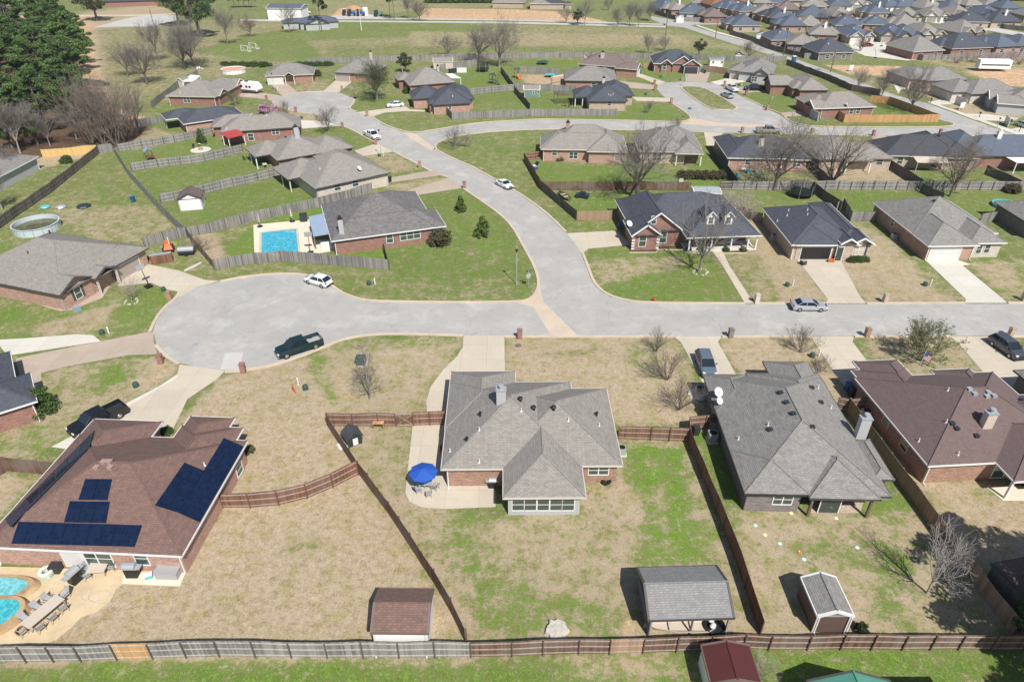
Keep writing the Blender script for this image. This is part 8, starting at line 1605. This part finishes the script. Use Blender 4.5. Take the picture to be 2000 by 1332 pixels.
# ---- yard clutter
def clutter(name,label,cat,x,y,parts,rz=0,group=None):
    t=thing(name,label,cat,G(x,y)[:],rz,group)
    for nm,mt,bxs in parts:
        m_=MB()
        for b_ in bxs: m_.box(*b_)
        m_.build(nm,MT[mt],t)
    return t
def tbl(mt): return [('tabletop',mt,[(-.6,-.45,.68,.6,.45,.74)]),('leg','metal_grey',[(-.55,-.4,0,-.49,-.34,.68)]),('leg','metal_grey',[(.49,-.4,0,.55,-.34,.68)]),('leg','metal_grey',[(-.55,.34,0,-.49,.4,.68)]),('leg','metal_grey',[(.49,.34,0,.55,.4,.68)])]
def chr_(mt): return [('seat',mt,[(-.25,-.25,.38,.25,.25,.44)]),('backrest',mt,[(-.25,.2,.44,.25,.26,.95)]),('leg',mt,[(-.25,-.25,0,-.2,-.2,.38)]),('leg',mt,[(.2,-.25,0,.25,-.2,.38)]),('leg',mt,[(-.25,.2,0,-.2,.25,.38)]),('leg',mt,[(.2,.2,0,.25,.25,.38)])]
for x,y,mt,l in ((1452,336,'pipe_white','white table among plants behind the chimney roof house'),(1500,333,'metal_grey','grey patio table behind the chimney roof house'),(1527,335,'pipe_white','pale patio table right of the grey one'),(1820,331,'dark_bin','dark table under the tan awning'),(1345,318,'metal_grey','patio table under the back porch of the tan brick house'),(625,321,'dark_bin','dark table on the back porch of the pale brick house'),(518,327,'cream_trim','round looking table on the porch below the chimney roof'),(459,277,'pipe_white','white table under the red canopy'),(1104,208,'fence_red','reddish table under the wooden pergola')):
    clutter('patio_table',l,'table',x,y,tbl(mt),x%3)
for i,(x,y,mt,l) in enumerate(((386,137,'pipe_white','first white lawn chair by the brushy thicket'),(391,136,'pipe_white','second white lawn chair by the brushy thicket'),(396,137,'pipe_white','third white lawn chair by the brushy thicket'),(478,313,'dark_bin','lone dark lawn chair on the left green yard'),(1835,329,'orange','orange chair under the tan awning'),(1514,340,'pipe_white','white chair beside the grey patio table'),(1338,322,'dark_bin','dark chair by the back porch post'),(205,548,'dark_bin','dark bench chair on the shuttered house porch'),(222,545,'door_dark','brown chair by the shuttered house garage'),(640,326,'brick_red','red chair on the porch of the pale brick house'),(1112,210,'fence_red','reddish chair under the wooden pergola'),(1350,511,'dark_bin','dark chair on the pillared porch') if False else (1430,476,'pipe_white','white chair on the pillared porch'))):
    clutter('garden_chair',l,'chair',x,y,chr_(mt),i*.9)
for i,(x,y,mt,l) in enumerate(((1462,338,'teal_plastic','teal planter by the dark green wall'),(1440,345,'teal_plastic','second teal planter, nearer the weathered fence'),(1478,337,'pipe_white','white bag beside the upper patio'),(1045,332,'blue_bin','blue toy box by the red brown fence'),(152,607,'tarp_blue','blue grey plant tub under the shuttered window'),(1568,517,'dark_bin','dark bag at the open garage corner'),(1600,500,'red_metal','red tool chest inside the open garage'),(1582,499,'pipe_white','white freezer inside the open garage'),(1760,360,'fence_tan','low wooden planter box by the dark posted fence'),(902,142,'pipe_white','white box trailer in the upper trampoline yard'),(885,143,'dark_bin','dark cart beside the white box trailer'),(748,452,'metal_grey','meter box near the red brick wall'),(1388,137,'dark_bin','dark bin in front of the cedar fence'),(1330,357,'pipe_white','white block beside the metal shed'),(318,513,'fence_red','rusty cart in front of the orange trailer'),(377,522,'pipe_white','long white pipe lying by the pool fence'),(1652,752,'metal_grey','small bicycle like cart at the plum house corner'))):
    L_=1.6 if 'long' in l or 'trailer' in l or 'planter box' in l else .4
    clutter('yard_item' if False else ('white_pipe' if 'pipe' in l else 'planter' if 'plant' in l else 'storage_box'),l,'planter' if 'plant' in l else 'box',x,y,[('box_body',mt,[(-L_,-.35 if L_<1 or 'trailer' in l else -.08,0,L_,.35 if L_<1 or 'trailer' in l else .08,.7 if L_<1 else (1.5 if 'trailer' in l else .25))]),('lid','metal_grey' if mt!='pipe_white' else 'skin_grey',[(-L_*.98,-.34 if L_<1 or 'trailer' in l else -.07,.7 if L_<1 else (1.5 if 'trailer' in l else .25),L_*.98,.34 if L_<1 or 'trailer' in l else .07,.76 if L_<1 else (1.56 if 'trailer' in l else .27))])],i*.7)

# ================= AIR =================
hz=MB(); hz.box(-2900,-700,-1.0,2900,3000,60.0); ho=hz.build('haze',[],None,uv=False); ho['kind']='stuff'
m=bpy.data.materials.new('haze_air'); m.use_nodes=True; t=m.node_tree; t.nodes.remove(t.nodes['Principled BSDF']); v=t.nodes.new('ShaderNodeVolumePrincipled'); v.inputs['Color'].default_value=(.80,.88,1,1); v.inputs['Density'].default_value=.00012; v.inputs['Anisotropy'].default_value=.2
t.links.new(v.outputs[0],t.nodes['Material Output'].inputs['Volume']); ho.data.materials.append(m)
